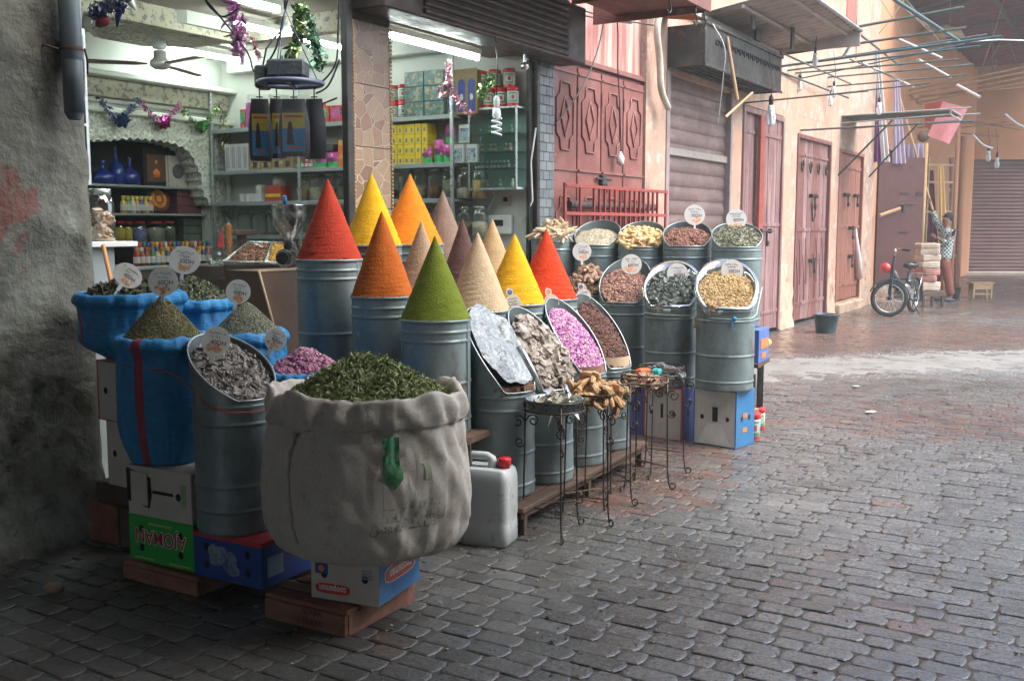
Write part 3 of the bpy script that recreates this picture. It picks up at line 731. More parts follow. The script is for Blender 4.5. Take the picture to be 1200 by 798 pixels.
# roller shutter
def slats(mb,s0,s1,z0,z1,pitch,y,amp,per=6):
    n=int((z1-z0)/pitch); G=[]
    for k in range(n):
        for j in range(per):
            t=j/per; zz=z0+(k+t)*pitch
            G.append([(s0,y-amp*math.sin(math.pi*min(1,t*1.15))**.6 if t<.87 else y,zz),(s1,y-amp*math.sin(math.pi*min(1,t*1.15))**.6 if t<.87 else y,zz)])
    G.append([(s0,y,z1),(s1,y,z1)])
    mb.grid(np.array(G)[::-1],sm=False)
mb=MB(); slats(mb,13.02,14.93,.06,3.12,.155,.06,.013)
sh=ob('roller_shutter',mb,shuttermat,row)
mb=MB(); mb.box(13.02,14.93,.02,.035,2.255,2.335,.004); ob('pale_slat',mb,mat('pale_slat',(.25,.225,.205),.5,0,.2,6),sh)
for q0,q1 in ((12.93,13.02),(14.93,14.99)): mb=MB(); mb.box(q0,q1,-.02,.1,0,3.12,.004); ob('shutter_frame',mb,mat('mauve_frame',(.25,.2,.2),.6,0,.2,5),sh)
# plank doors
def plank_leaf(parent,s0,s1,z0,z1,m,y=.03,n=4,seed=0,name='door_leaf',open_=0):
    rs=random.Random(seed); mb=MB(); w=(s1-s0)/n
    for k in range(n):
        dz=rs.uniform(-.01,.01); mb.box(s0+k*w+.003,s0+(k+1)*w-.003,y+rs.uniform(-.004,.004),y+.035,z0+dz+.02,z1,.003)
    mb.box(s0,s1,y+.03,y+.05,z0+.02,z1)
    for z in (z0+.25,(z0+z1)/2,z1-.25): mb.box(s0+.01,s1-.01,y-.014,y-.004,z,z+.05,.003)
    return ob(name,mb,m,parent)
def hardware(parent,s,z,y=.0,kind='bolt',w=.22):
    mb=MB()
    mb.cyl((s-w/2,y-.03,z),(s+w/2,y-.03,z),.011,n=8); mb.box(s-w/2,s-w/2+.05,y-.03,y+.02,z-.03,z+.03,.003); mb.box(s+w/2-.05,s+w/2,y-.03,y+.02,z-.03,z+.03,.003)
    mb.box(s-.012,s+.012,y-.04,y-.02,z-.16,z,.002); mb.box(s-.035,s+.035,y-.055,y-.02,z-.2,z-.13,.006)
    return ob('bolt',mb,steel_dark,parent)
d4=ob('wooden_door',MB().box(15.40,15.47,-.03,.1,.02,3.0,.004).box(17.07,17.14,-.03,.1,.02,3.0,.004).box(15.47,17.07,-.03,.1,2.93,3.0,.004),doorwood,row)
plank_leaf(d4,15.47,16.15,.03,2.93,doorwood,seed=1)
plank_leaf(d4,16.30,17.07,.03,2.93,doorwood,seed=2,y=.0)
mb=MB(); mb.box(15.98,16.16,-.06,-.015,.03,2.93,.004); ob('red_door_edge',mb,mat('bare_red_edge',(.3,.06,.04),.5,0,.2,4),d4)
hardware(d4,16.25,1.42,-.06,w=.45)
d5=ob('wooden_door',MB().box(17.86,17.92,-.02,.1,.02,2.84,.004).box(19.74,19.80,-.02,.1,.02,2.84,.004).box(17.92,19.74,-.02,.1,2.78,2.84,.004),doorwood2,row)
for k in range(4):
    s0=17.92+k*.455; plank_leaf(d5,s0+.004,s0+.451,.03,2.78,doorwood if k%2 else doorwood2,seed=5+k,n=2)
    mb=MB(); c=s0+.23; zr=2.38; mb.tube([(c+.05*math.cos(t),-.01,zr+.085*math.sin(t)) for t in np.linspace(0,2*math.pi,17)],.012,6)
    ob('ring_knocker',mb,iron,d5)
hardware(d5,18.83,1.95,0,w=.34); hardware(d5,18.9,.95,0,w=.3)
mb=MB(); mb.tube([(18.8+.09*math.cos(t),-.02,1.72+.16*math.sin(t)) for t in np.linspace(0,2*math.pi,21)],.012,6); ob('iron_ring',mb,iron,d5)
mb=MB()
for c in (18.15,18.5,19.1,19.45):
    for sg in (-1,1):
        P=[(c+sg*.16*(t)+.02*math.sin(t*6),.012,1.3-1.0*t if sg>0 else .35+1.0*t) for t in np.linspace(0,.7,10)]
        mb.tube(P,.006,5)
ob('scratch_marks',mb,mat('dark_scratch',(.1,.035,.03),.8),d5)
d6=ob('wooden_door',MB().box(20.36,20.42,-.02,.1,.18,2.78,.004).box(22.07,22.13,-.02,.1,.18,2.78,.004).box(20.42,22.07,-.02,.1,2.72,2.78,.004),mat('orange_red_wood',(.25,.1,.07),.6,0,.2,3,.3,30,stretch=(4,4,.5),layers=[((.45,.22,.14),4,.58,.76,(4,3,.4))],bdist=.003),row)
for k in range(3):
    s0=20.42+k*.55; plank_leaf(d6,s0+.003,s0+.547,.18,2.72,MATS['orange_red_wood'],seed=15+k,n=3)
hardware(d6,20.95,2.02,0,w=.3); hardware(d6,21.65,2.02,0,w=.24); hardware(d6,21.4,1.45,0,w=.3); hardware(d6,21.4,.95,0,w=.2)
mb=MB(); P=PW(1003,268); Q=PW(1008,338)
mb.tube([(P[0]-.15,-.03,P[2]),(P[0]+.1,-.035,P[2]-.5),(P[0]+.25,-.035,P[2]-.9)],[.015,.05,.07],6); ob('white_rag',mb,mat('white_paint_streak',(.75,.6,.55),.6),d6)
# ------------------------------------------------------------------ last shop with fabrics: wall beyond s=23.1
mb=MB(); mb.box(23.1,23.3,.0,.3,0,H); mb.box(23.3,29.0,.0,.3,3.0,H); mb.box(27.2,27.5,0,.3,0,3.0); mb.box(29.0,36.6,.0,.3,0,H)
fw=ob('end_wall_section',mb,peach_far,row)
mb=MB(); mb.box(23.2,29.1,1.9,2.0,0,3.1); mb.box(23.2,23.3,.3,2,0,3.1); mb.box(29.0,29.1,.3,2,0,3.1); mb.box(23.3,29.0,.3,2,-.05,.06); mb.box(23.3,29.0,.3,2,3.0,3.1); ob('fabric_shop_room',mb,mat('dim_shop_paint',(.3,.17,.12),.8),row)
# far building across the end of the street
YF=31.3
fb=thing('far_market_building','orange plastered building closing the end of the street with a wide roller shutter','building',(14.6,YF,0),0)
xw=PY(1128,200,YF)[0]-14.6; x0=PY(1141,200,YF)[0]-14.6; zt=PY(1160,187,YF)[2]
mb=MB(); mb.box(xw-3,x0,0,.4,0,7.0); mb.box(x0,x0+9,0,.4,zt,7.0); mb.box(x0+9,x0+16,0,.4,0,7.0); ob('wall',mb,peach_far,fb)
mb=MB(); slats(mb,x0,x0+9,.1,zt,.11,.14,.02,5); o=ob('roller_shutter',mb,shutterfar,fb)
mb=MB(); mb.box(x0-.42,x0-.06,-.12,0,0,zt-.1,.02); mb.box(x0-.9,x0-.45,-.03,0,.1,zt-.2); ob('pale_door_post',mb,mat('pale_post',(.5,.4,.28),.8),fb)
mb=MB(); mb.box(x0-1,x0+9.2,-.5,0,-.05,.1,.02); ob('doorstep',mb,mat('pale_step',(.55,.45,.38),.8),fb)
# ------------------------------------------------------------------ far roof, then unseen near roof and opposite side shaped for the light
rf=thing('street_roof','dark maroon corrugated sheet roof over the far end of the street','roof',W(0,0,0),A)
mb=MB(); n=220; G=np.zeros((n,2,3))
for i,s_ in enumerate(np.linspace(24.3,37.5,n)):
    z=6.18+.035*math.sin(i*math.pi/2.2); G[i,0]=(s_,.3,z); G[i,1]=(s_,-9,z+.9)
mb.grid(G,sm=True); mb.grid(G[::-1]+np.array([0,0,.03]),sm=True); ob('roof_sheet',mb,maroon,rf)
mb=MB()
for s_ in (24.5,26.5,29.5,32.5): mb.cyl((s_,.3,6.05),(s_,-9,6.95),.05,n=8)
for y in (-1.5,-4,-6.5): mb.box(24.3,36.5,y-.04,y+.04,6.1-y*.1-.09,6.1-y*.1)
ob('roof_beam',mb,wood_dark,rf)
mb=MB(); mb.box(26.2,29.5,-3.2,-2.2,6.30,6.33); ob('translucent_sheet',mb,mat('grey_sheet',(.4,.4,.36),.6),rf)
r2=thing('added_shade_roof','corrugated sheet roof over the near end of the street, above the stall','roof',W(0,0,0),A)
mb=MB(); mb.box(-8,NEAR_S1,-9,-1.2,4.0,4.06); mb.box(-8,5.5,-1.2,.3,4.0,4.06); ob('roof_sheet',mb,awnsheet,r2)  # unseen roof, put in to keep skylight off the near ground
op=thing('unseen_opposite_building','plain peach building along the other side of the street','building',W(0,0,0),A)
mb=MB(); mb.box(-14,11.5,-8.6,-8.0,0,5.4); mb.box(30,37,-12.6,-12.0,0,5.0); ob('wall',mb,mat('grey_cream_plaster',(.4,.4,.36),.9,0,.1,2),op)  # unseen building, cut short and low to let daylight past
op2=thing('upper_storey','peach upper storey above the spice shop','building',W(0,0,0),A)
mb=MB(); mb.box(3.0,10.46,.0,.3,3.32,6.1); mb.box(-14,3.2,.0,.4,0,6.1);mb.box(5.88,7.7,.05,.3,3.29,3.32); ob('wall',mb,peach,op2)
mb=MB(); mb.box(3.0,37,.35,5,6.1,6.2); ob('flat_roof',mb,darkcon,op2)

hz=bpy.data.materials.new('haze'); hz.use_nodes=True; N=hz.node_tree.nodes; L=hz.node_tree.links; N.remove(N['Principled BSDF'])
pv=N.new('ShaderNodeVolumePrincipled'); pv.inputs['Color'].default_value=(.86,.9,.88,1); pv.inputs['Density'].default_value=HAZE; pv.inputs['Anisotropy'].default_value=.2; L.new(pv.outputs[0],N['Material Output'].inputs['Volume'])
if HAZE>0:
    mb=MB(); mb.box(-95,95,-95,95,-1.4,8.2); ob('haze',mb,hz,kind='stuff')
# ------------------------------------------------------------------ spices: piece templates and heaps
def T_leaf(l=1,w=.35,c=.15):
    return np.array([(-l/2,0,0),(-l*.2,w/2,c*.3),(l*.25,w*.4,c*.6),(l/2,0,c),(l*.25,-w*.4,c*.4),(-l*.2,-w/2,0)]),[(0,5,1),(1,5,4,2),(2,4,3)]
def T_chunk(sx=1,sy=.8,sz=.6,seed=0):
    rs=np.random.RandomState(seed); V=np.array([(x,y,z) for x in (-.5,.5) for y in (-.5,.5) for z in (-.5,.5)])*(sx,sy,sz)
    V=V*(.75+.5*rs.rand(8,3)); return V,[(0,1,3,2),(4,6,7,5),(0,4,5,1),(2,3,7,6),(0,2,6,4),(1,5,7,3)]
def T_rock(seed=0,sq=.7,rough=.35):
    rs=np.random.RandomState(seed); V=[];F=[];n=8;m=6
    for i in range(1,m):
        for k in range(n):
            a=2*math.pi*k/n; p=math.pi*i/m; r=.5*(1-rough+2*rough*rs.rand())
            V.append((r*math.sin(p)*math.cos(a),r*math.sin(p)*math.sin(a)*.8,-r*math.cos(p)*sq))
    V.append((0,0,-.4*sq));V.append((0,0,.4*sq)); b=len(V)-2
    for i in range(m-2):
        for k in range(n): j=(k+1)%n; F.append((i*n+k,i*n+j,(i+1)*n+j,(i+1)*n+k))
    for k in range(n): j=(k+1)%n; F.append((b,j,k)); F.append((b+1,(m-2)*n+k,(m-2)*n+j))
    return np.array(V),F
def T_stick(l=1,r=.12,bend=.1,n=5,knob=0,seed=0):
    rs=np.random.RandomState(seed); V=[];F=[];S=7
    for i in range(S):
        t=i/(S-1); rr=r*(.6 if i in (0,S-1) else 1)*(1+knob*(rs.rand()-.3)); 
        for k in range(n):
            a=2*math.pi*k/n; V.append(((t-.5)*l,bend*math.sin(t*math.pi)+rr*math.cos(a),rr*math.sin(a)))
    for i in range(S-1):
        for k in range(n): j=(k+1)%n; F.append((i*n+k,i*n+j,(i+1)*n+j,(i+1)*n+k))
    F.append(tuple(range(n))[::-1]);F.append(tuple(range((S-1)*n,S*n)))
    return np.array(V),F
def scatter(mb, tmpls, P, Nn, size, seed=0, flat=.5, svar=.4, sm=False):
    rs=np.random.RandomState(seed); P=np.asarray(P);Nn=np.asarray(Nn); which=rs.randint(0,len(tmpls),len(P))
    for ti,(V,F) in enumerate(tmpls):
        I=np.where(which==ti)[0]
        if not len(I): continue
        n=Nn[I]+(rs.randn(len(I),3))*flat; n/=np.linalg.norm(n,axis=1)[:,None]
        a=rs.randn(len(I),3); a-=n*(a*n).sum(1)[:,None]; a/=np.linalg.norm(a,axis=1)[:,None]; b=np.cross(n,a)
        s=size*(1+svar*(rs.rand(len(I))*2-1)); Vs=V[None]*s[:,None,None]
        X=Vs[...,0:1]*a[:,None]+Vs[...,1:2]*b[:,None]+Vs[...,2:3]*n[:,None]+P[I][:,None]
        k=len(V); base=np.arange(len(I))*k; by={}
        for f in F: by.setdefault(len(f),[]).append(f)
        val=np.repeat(rs.rand(len(I)),k); X=X.reshape(-1,3)@mb.T[:3,:3].T+mb.T[:3,3]; b0=mb.n
        mb.v.append(X); mb.n+=len(X); mb.vals.append(val)
        for q,l in by.items():
            l=np.array(l); mb.f.append(((base[:,None,None]+l[None]).reshape(-1,q)+b0,mb.mi,sm))
def heap(mb, r, h, pw=1.0, ex=1, ey=1, z0=0, seed=0, lump=.01, n=1500, tm=None, size=.02, flat=.5, sc=9, svar=.4, nr=22, nt=56, off=(0,0), rot_pts=False):
    # a mound: height falls from h in the middle to 0 at radius r
    def H(x,y):
        q=np.clip(np.sqrt((x/ex-off[0])**2+(y/ey-off[1])**2)/r,0,1.2)
        return z0+h*(1-q**pw)+lump*snoise(x,y,seed,sc,3)*(1-.4*q)
    th=np.linspace(0,2*math.pi,nt,endpoint=False); rr=np.linspace(0,1,nr)
    G=np.zeros((nr,nt,3))
    for i,q in enumerate(rr):
        x=q*r*ex*np.cos(th); y=q*r*ey*np.sin(th); G[i,:,0]=x;G[i,:,1]=y;G[i,:,2]=H(x,y)
    mb.grid(G[::-1],wrap=True,val=.35)
    if tm:
        rs=np.random.RandomState(seed+5); q=np.sqrt(rs.rand(n))*.99; t=rs.rand(n)*2*math.pi
        x=q*r*ex*np.cos(t); y=q*r*ey*np.sin(t); z=H(x,y); e=.004
        N=np.stack([-(H(x+e,y)-H(x-e,y))/(2*e),-(H(x,y+e)-H(x,y-e))/(2*e),np.ones(n)],1); N/=np.linalg.norm(N,axis=1)[:,None]
        P=np.stack([x,y,z],1)+N*size*.12
        scatter(mb,tm,P,N,size,seed,flat,svar)
    return H
# ------------------------------------------------------------------ tins
def band_profile(r,h,z0=0,rings=(.0,.25,.75)):
    # outer wall of a tin with pressed beads; heights absolute
    P=[(0,.0),(r-.006,.0),(r,.006),(r,.016)]
    zs=sorted(rings)
    pz=.016
    for z in zs:
        if z<=.02 or z>=h-.015: continue
        P+= ([(r,z-.014-(z-pz)*.33),(r,z-.014-(z-pz)*.66+.0)][::-1] if z-pz>.12 else [])+[(r,z-.014),(r,z-.008),(r+.0035,z-.004),(r+.0045,z),(r+.0035,z+.004),(r,z+.008),(r,z+.014)]; pz=z+.014
    return P
def dent(mb,sd):
    V=mb.v[-1]; a=np.arctan2(V[:,1],V[:,0]); r=np.hypot(V[:,0],V[:,1]); k=1+(.012*snoise(np.cos(a)*1.3+V[:,2]*1.7,np.sin(a)*1.3+V[:,2]*.6,int(abs(sd)*50)%997,.9,3))*(r>.05); V[:,0]*=k; V[:,1]*=k
def tin(name,label,x,y,z,r,h,rings=None,rot=0,group='galvanised tins holding powder cones'):
    t=thing(name,label,'tin',(x,y,z),rot,group)
    rings=rings or (.07,h*.45,h-.1,h-.055)
    P=band_profile(r,h,0,rings)+[(r,h-.022),(r,h-.012),(r+.006,h-.008),(r+.007,h),(r,h+.003),(r-.006,h),(r-.006,h-.06)]
    mb=MB(); mb.lathe(P,56); dent(mb,x*7+y); ob('tin_wall',mb,zinc,t)
    mb=MB(); mb.lathe([(r-.006,h-.02),(0,h-.02)],40); ob('packed_powder',mb,MATS['dull'],t)
    # rivetted seam
    mb=MB(); mb.box(-.012,.012,-r-.003,-r+.002,.02,h-.01,.001); ob('seam',mb,zinc,t,rot=(0,0,R(70 if x<0 else -60)))
    return t
mat('dull',(.2,.16,.12),.9)
def scoop_tin(name,label,x,y,z,r,hf,hb,face,rings=None,lean=.0,group='scoop cut tins',liner=None,d0=.55):
    """tin whose wall rises from hf at the serving side to hb at the back; face = heading (rad) of the serving side"""
    t=thing(name,label,'tin',(x,y,z),face-math.pi/2 if False else 0,group)
    n=72; th=np.linspace(0,2*math.pi,n,endpoint=False)
    d=(1-np.cos(th-face))/2           # 0 front, 1 back
    k=np.clip((d-d0*.25)/(1-d0*.25),0,1)
    top=hf+(hb-hf)*(k**.85)*(1-.10*(k>.9)*(k-.9)*10*0)
    rings=rings or (.06,hf*.42,hf-.09)
    P=band_profile(r,hf,0,rings)+[(r,hf-.038),(r,hf-.03),(r+.004,hf-.024),(r,hf-.018)]
    mb=MB(); mb.lathe(P,n); dent(mb,x*7+y)
    m=10; G=np.zeros((m,n,3)); Gi=np.zeros((m,n,3))
    fx,fy=-math.cos(face),-math.sin(face)
    for i in range(m):
        q=i/(m-1); zz=(hf-.018)+(top-(hf-.018))*q
        ln=lean*np.clip((zz-hf)/(hb-hf+1e-6),0,1)
        G[i,:,0]=r*np.cos(th)+fx*ln*k; G[i,:,1]=r*np.sin(th)+fy*ln*k; G[i,:,2]=zz
        Gi[i,:,0]=(r-.003)*np.cos(th)+fx*ln*k; Gi[i,:,1]=(r-.003)*np.sin(th)+fy*ln*k; Gi[i,:,2]=zz
    mb.grid(G[:,:],wrap=True); ob('tin_wall',mb,zinc,t)
    mb=MB(); mb.grid(Gi[::-1],wrap=True); mb.lathe([(r-.003,hf-.018),(0,hf-.05)],n); ob('tin_inside',mb,zinc_dark,t)
    rim=[tuple(G[-1,i]) for i in range(n)]+[tuple(G[-1,0])]
    mb=MB(); mb.tube(rim,.0045,6,cap=False); ob('rolled_rim',mb,zinc_rim,t)
    if liner:
        L=G[-1].copy(); rs=np.random.RandomState(int(abs(x)*97)); w=.006+.006*rs.rand(n)
        Q=np.zeros((5,n,3))
        for i,(dr,dz) in enumerate(((-.02,-.06),(-.012,-.01),(.004,.012),(.012,-.004),(.010,-.035))):
            Q[i,:,0]=L[:,0]+np.cos(th)*(dr+w*(i>1)); Q[i,:,1]=L[:,1]+np.sin(th)*(dr+w*(i>1)); Q[i,:,2]=L[:,2]+dz*(1+.5*rs.rand(n)*(i in(0,4)))
        mb=MB(); mb.grid(Q,wrap=True); ob('plastic_liner',mb,liner,t)
    return t,k,top
def scoop_heap(x,y,z,r,hf,hb,face,fill=.9,bulge=.03,seed=0,lump=.008,sc=10,tm=None,n=1500,size=.02,flat=.5,svar=.4,m=None,label='',cat='spice',name='spice_heap',front=.015,drop=.03,lean=0.0):
    """loose goods lying in a scoop tin: a sloped bed a little below the rim"""
    r=r-.006
    def H(u,v):  # u along serving direction (+ = front)
        q=np.sqrt(u*u+v*v)/r; t=np.clip((1-u/r)/2,0,1)
        zz=hf-.018+front+(hb-hf-drop)*fill*np.clip((t-.1)/.9,0,1)**1.0
        return zz+bulge*np.clip(1-q*q,0,1)+lump*snoise(u,v,seed,sc,3)
    def XYZ(u,v):
        c,s=math.cos(face),math.sin(face); return np.stack([u*c-v*s,u*s+v*c,H(u,v)],-1)
    mb=MB(); nt=56; th=np.linspace(0,2*math.pi,nt,endpoint=False); G=np.zeros((18,nt,3))
    for i,q in enumerate(np.linspace(0,1,18)): G[i]=XYZ(q*r*np.cos(th),q*r*np.sin(th))
    mb.grid(G[::-1],wrap=True,val=.35)
    rs=np.random.RandomState(seed+3); q=np.sqrt(rs.rand(n))*.97; t=rs.rand(n)*6.2832; u=q*r*np.cos(t); v=q*r*np.sin(t)
    P=XYZ(u,v); e=.004; Nn=np.cross(XYZ(u+e,v)-XYZ(u-e,v),XYZ(u,v+e)-XYZ(u,v-e)); Nn/=np.linalg.norm(Nn,axis=1)[:,None]; Nn*=np.sign(Nn[:,2:3])
    if tm: scatter(mb,tm,P+Nn*size*.15,Nn,size,seed,flat,svar)
    return ob(name,mb,m,None,(x,y,z),0,label,cat)
# ------------------------------------------------------------------ spice materials
def spice(name,a,b,rough=.8,bump=.3,bsc=160,**k): return mat(name,a,rough,0,.12,14,bump,bsc,attr=b,bdist=.003,**k)
m_green=spice('verbena_leaf',(.10,.14,.045),(.38,.42,.2))
m_olive=spice('thyme_crumbs',(.10,.095,.035),(.25,.23,.11))
m_greyg=spice('lavender_crumbs',(.11,.125,.085),(.28,.29,.21))
m_darkleaf=spice('dark_bay_leaf',(.025,.03,.014),(.15,.15,.08))
m_herb2=spice('green_herb',(.07,.085,.045),(.2,.22,.13))
m_rose=spice('rose_buds',(.25,.03,.19),(.55,.36,.38))
m_rose2=spice('rose_buds_pink',(.32,.05,.3),(.62,.45,.5))
m_chips=spice('grey_bark_chips',(.16,.145,.13),(.36,.33,.3))
m_rock=spice('ghassoul_rock',(.2,.17,.14),(.36,.32,.28),layers=[((.5,.46,.42),9,.56,.7)])
m_clove=spice('clove',(.07,.028,.022),(.17,.08,.06))
m_star=spice('star_anise',(.14,.06,.04),(.34,.17,.12))
m_brown=spice('brown_pods',(.16,.07,.05),(.4,.24,.18))
m_bark=spice('cinnamon_bark',(.16,.085,.055),(.42,.27,.18))
m_sticks=spice('pale_sticks',(.4,.27,.15),(.6,.48,.33))
m_ginger=spice('ginger_root',(.5,.31,.13),(.68,.5,.27))
m_roots=spice('knotty_root',(.36,.2,.09),(.52,.34,.18))
m_powder=spice('pale_meal',(.36,.31,.22),(.45,.4,.3))
m_sage=spice('sage_leaf',(.2,.2,.13),(.4,.4,.3))
m_mint=spice('curled_grey_leaf',(.08,.1,.09),(.3,.33,.3))
m_cham=spice('dried_flower',(.36,.23,.07),(.5,.38,.22))
# ------------------------------------------------------------------ powder cones on tins
def cone_mat(name,c):
    c2=tuple(min(1,x*1.12) for x in c)
    c=tuple(x*.8 for x in c); return mat(name,c,.95,0,.10,22,.8,110,layers=[(tuple(x*.78 for x in c),9,.5,.72,(1,1,3)),(tuple(min(1,x*1.25) for x in c),30,.62,.75)],bdist=.005,spec=.2)
TIER=[]
def cone_tin(px,apy,hw,by,Y,colname,col,lab,zbot,pwr=1.0,tinlab=None):
    x=(px-600)/1200*(Y*1.006-.0); r=hw/1200*Y
    p=PY(px,by,Y-r); zr=p[2]; x=PY(px,(by+apy)/2,Y)[0]; za=PY(px,apy,Y)[2]
    h=zr-zbot
    tin('spice_tin',tinlab or 'galvanised tin under the '+' '.join(lab.replace(',','').split()[:11]), x,Y,zbot,r,h,rot=0)
    mb=MB(); H=za-zr; prof=[]
    rs=np.random.RandomState(int(px)); n=48; m=60
    G=np.zeros((m,n,3)); th=np.linspace(0,2*math.pi,n,endpoint=False)
    for i in range(m):
        t=i/(m-1); rr=(r*.985)*(1-t)**(.95+.012*(int(px)%7))+.002
        wob_=1+.008*snoise(th*1.0,th*0+t*3,int(px),1,3)
        G[i,:,0]=rr*wob_*np.cos(th); G[i,:,1]=rr*wob_*np.sin(th); G[i,:,2]=t*H+.002*snoise(th*3,th*0+t*9,int(px)+1,1,2)*(i<m-1); G[i,:,:2]*=1+(.016*snoise(th*4,th*0+t*20,int(px)+3,1,2)+.006*snoise(th*9,th*0+t*60,int(px)+4,1,1))[:,None]*(t<.97)
    G[-1,:,0:2]*=.3
    mb.grid(G,wrap=True); mb.lathe([(0,H+.003),(.003,H-.004)],8); mb.lathe([(r*.99,-.004),(0,-.004)],n)
    mb.lathe([(r*1.0,-.006),(r*1.0,.0),(r*.97,.006)],n)
    rs_=np.random.RandomState(int(px)); a_=rs_.rand(70)*6.283; rr_=r*(.93+.10*rs_.rand(70)); scatter(mb,[T_rock(1,.6,.3)],np.stack([rr_*np.cos(a_),rr_*np.sin(a_),.002+0*a_],1),np.tile([[0,0,1.]],(70,1)),.008,int(px),.4,.6)
    ob('spice_cone',mb,cone_mat(colname,col),None,(x,Y,zr+.004),0,lab+' in its tin','spice cone',group='smooth cones of ground spice')
    TIER.append((x,Y,zbot,r))
cone_tin(385,211,37.5,305,5.45,'paprika_red',(.44,.045,.02),'brick red spice cone nearest the glass column, leftmost of the cones',.62)
cone_tin(436,204,34,288,6.0,'turmeric_yellow',(.72,.40,.012),'tall bright yellow cone behind the leftmost rust orange one',.70)
cone_tin(448,249,36.5,349,5.2,'rust_orange',(.5,.12,.015),'rust orange cone between the brick red and the green one',.47)
cone_tin(481,205,37.5,287,6.3,'bright_orange',(.78,.22,.012),'bright orange cone right of the tall yellow one at the back',.70)
cone_tin(519,224,33,308,6.75,'taupe',(.25,.17,.13),'taupe brown cone in the back row right of the bright orange one',.70)
cone_tin(494,260,30,338,5.65,'beige',(.4,.28,.18),'narrow beige cone behind the green one',.62)
cone_tin(510,277,41,377,4.95,'moss_green',(.17,.22,.022),'moss green cone, the only green one',.50)
cone_tin(542,257,34,354,6.05,'plum_brown',(.11,.06,.055),'dark plum brown cone behind the large cream one',.62)
cone_tin(560,274,37,366,5.5,'cream_powder',(.55,.42,.27),'large cream cone right of the green one',.50)
cone_tin(577,257,33,340,6.45,'tan_powder',(.47,.33,.17),'tan cone at the back, right of the cream one',.62)
cone_tin(603,275,36,358,5.87,'golden_yellow',(.75,.40,.012),'golden yellow cone in front next to the scarlet one',.50)
cone_tin(640,269,36.5,352,6.2,'scarlet',(.62,.05,.012),'scarlet cone at the right end of the cones',.50)
# stepped stands under the tins: one low table per tier
def crate_table(name,label,poly,z,th=.03,leg=.04,m=None,rot=0):
    t=thing(name,label,'table',(poly[0][0],poly[0][1],0),0)
    ox,oy=poly[0]; mb=MB(); P=[(a-ox,b-oy) for a,b in poly]; mb.prism(P,z-th,z); ob('table_top',mb,m or wood_dark,t)
    cx=sum(a for a,b in P)/len(P); cy_=sum(b for a,b in P)/len(P)
    for a,b in P:
        a=a+(cx-a)*.06; b=b+(cy_-b)*.06; mb=MB(); mb.box(a-leg/2,a+leg/2,b-leg/2,b+leg/2,0,z-th,.003); ob('leg',mb,m or wood_dark,t)
    return t
def wp(s,y): p=W(s,y); return (p[0],p[1])
def quad(x,y,lx,ly,ang=A):
    c,s=math.cos(ang),math.sin(ang); return [(x+u*c-v*s,y+u*s+v*c) for u,v in ((-lx/2,-ly/2),(lx/2,-ly/2),(lx/2,ly/2),(-lx/2,ly/2))]
crate_table('display_table','low dark wooden table under the front row of powder tins',[(-.86,5.02),(-.22,4.72),(.5,6.25),(.02,6.52)],.50)
crate_table('display_table','middle dark wooden table under the second row of powder tins',[(-1.2,5.3),(-.9,5.22),(-.62,5.45),(-.28,5.42),(.06,6.6),(-.3,6.75)],.62-.001)
crate_table('display_table','highest dark wooden table against the shop under the back tins',[(-1.1,5.85),(-.72,5.8),(-.2,6.75),(-.55,7.05)],.70)
# ------------------------------------------------------------------ scoop cut tins of the front row on a low bench
NF=math.atan2(-DX,DY) if False else math.atan2(-.5195,.8545)
bench=[(-.26,4.98),(.08,4.80),(.86,6.28),(.52,6.48)]
bt=thing('low_bench','low weathered plank bench under the front row of cut tins','bench',(bench[0][0],bench[0][1],0),0)
mb=MB(); ox,oy=bench[0]
mb.at((0,0,0)); 
L_=math.hypot(bench[3][0]-ox,bench[3][1]-oy); ab=math.atan2(bench[3][1]-oy,bench[3][0]-ox)
mb.at((0,0,0),ab)
for k in range(4): mb.box(-.03,L_+.02,-.37+k*.095,-.37+k*.095+.085,.125,.15,.004)
ob('bench_top',mb,wood_dark,bt)
for u in (.02,L_*.48,L_-.05):
    for v in (-.35,-.04):
        mb=MB().at((0,0,0),ab); mb.box(u,u+.035,v,v+.035,0,.1245,.003); ob('leg',mb,wood_dark,bt)
mb=MB().at((0,0,0),ab); mb.box(0,L_,-.345,-.325,.085,.1245,.003); ob('bench_rail',mb,wood_dark,bt)
F1=NF-.15
fr=[(-.055,5.12,.17,.53,.93,'tall cut tin lined with clear plastic, nearest the white jerrycan'),
    (.16,5.40,.168,.50,.91,'cut tin full of grey clay rocks, second from the jerrycan'),
    (.37,5.80,.168,.52,.93,'cut tin of pink rose buds, third from the jerrycan'),
    (.56,6.20,.166,.50,.93,'cut tin of dark cloves, fourth from the jerrycan')]
for i,(x,y,r,hf,hb,lab) in enumerate(fr): scoop_tin('scoop_tin',lab,x,y,.15,r,hf,hb,F1,lean=.02)
plasticbag=mat('clear_plastic_film',(.2,.235,.25),.2,0,.2,9,1.0,14,bdist=.03,layers=[((.34,.38,.39),11,.5,.62)])
o=scoop_heap(-.055,5.12,.15,.166,.53,.93,F1,fill=1.0,bulge=.0,lump=.03,sc=5,seed=3,n=1,m=plasticbag,label='crumpled clear plastic bags filling the tall cut tin nearest the jerrycan',cat='plastic bag',name='plastic_bags',front=.07)
mb=MB(); scatter(mb,[T_chunk(1,.6,.5,k) for k in range(4)],[(.13*math.cos(F1+a),.13*math.sin(F1+a),.54) for a in np.linspace(-.9,.9,9)],np.tile([[0,0,1.]],(9,1)),.06,3,.2)
ob('resin_blocks',mb,mat('brown_resin',(.16,.085,.05),.7,0,.3,20,.3,60),None,(-.055,5.12,.15),0,'row of brown resin blocks at the front edge of the plastic filled tin','resin')
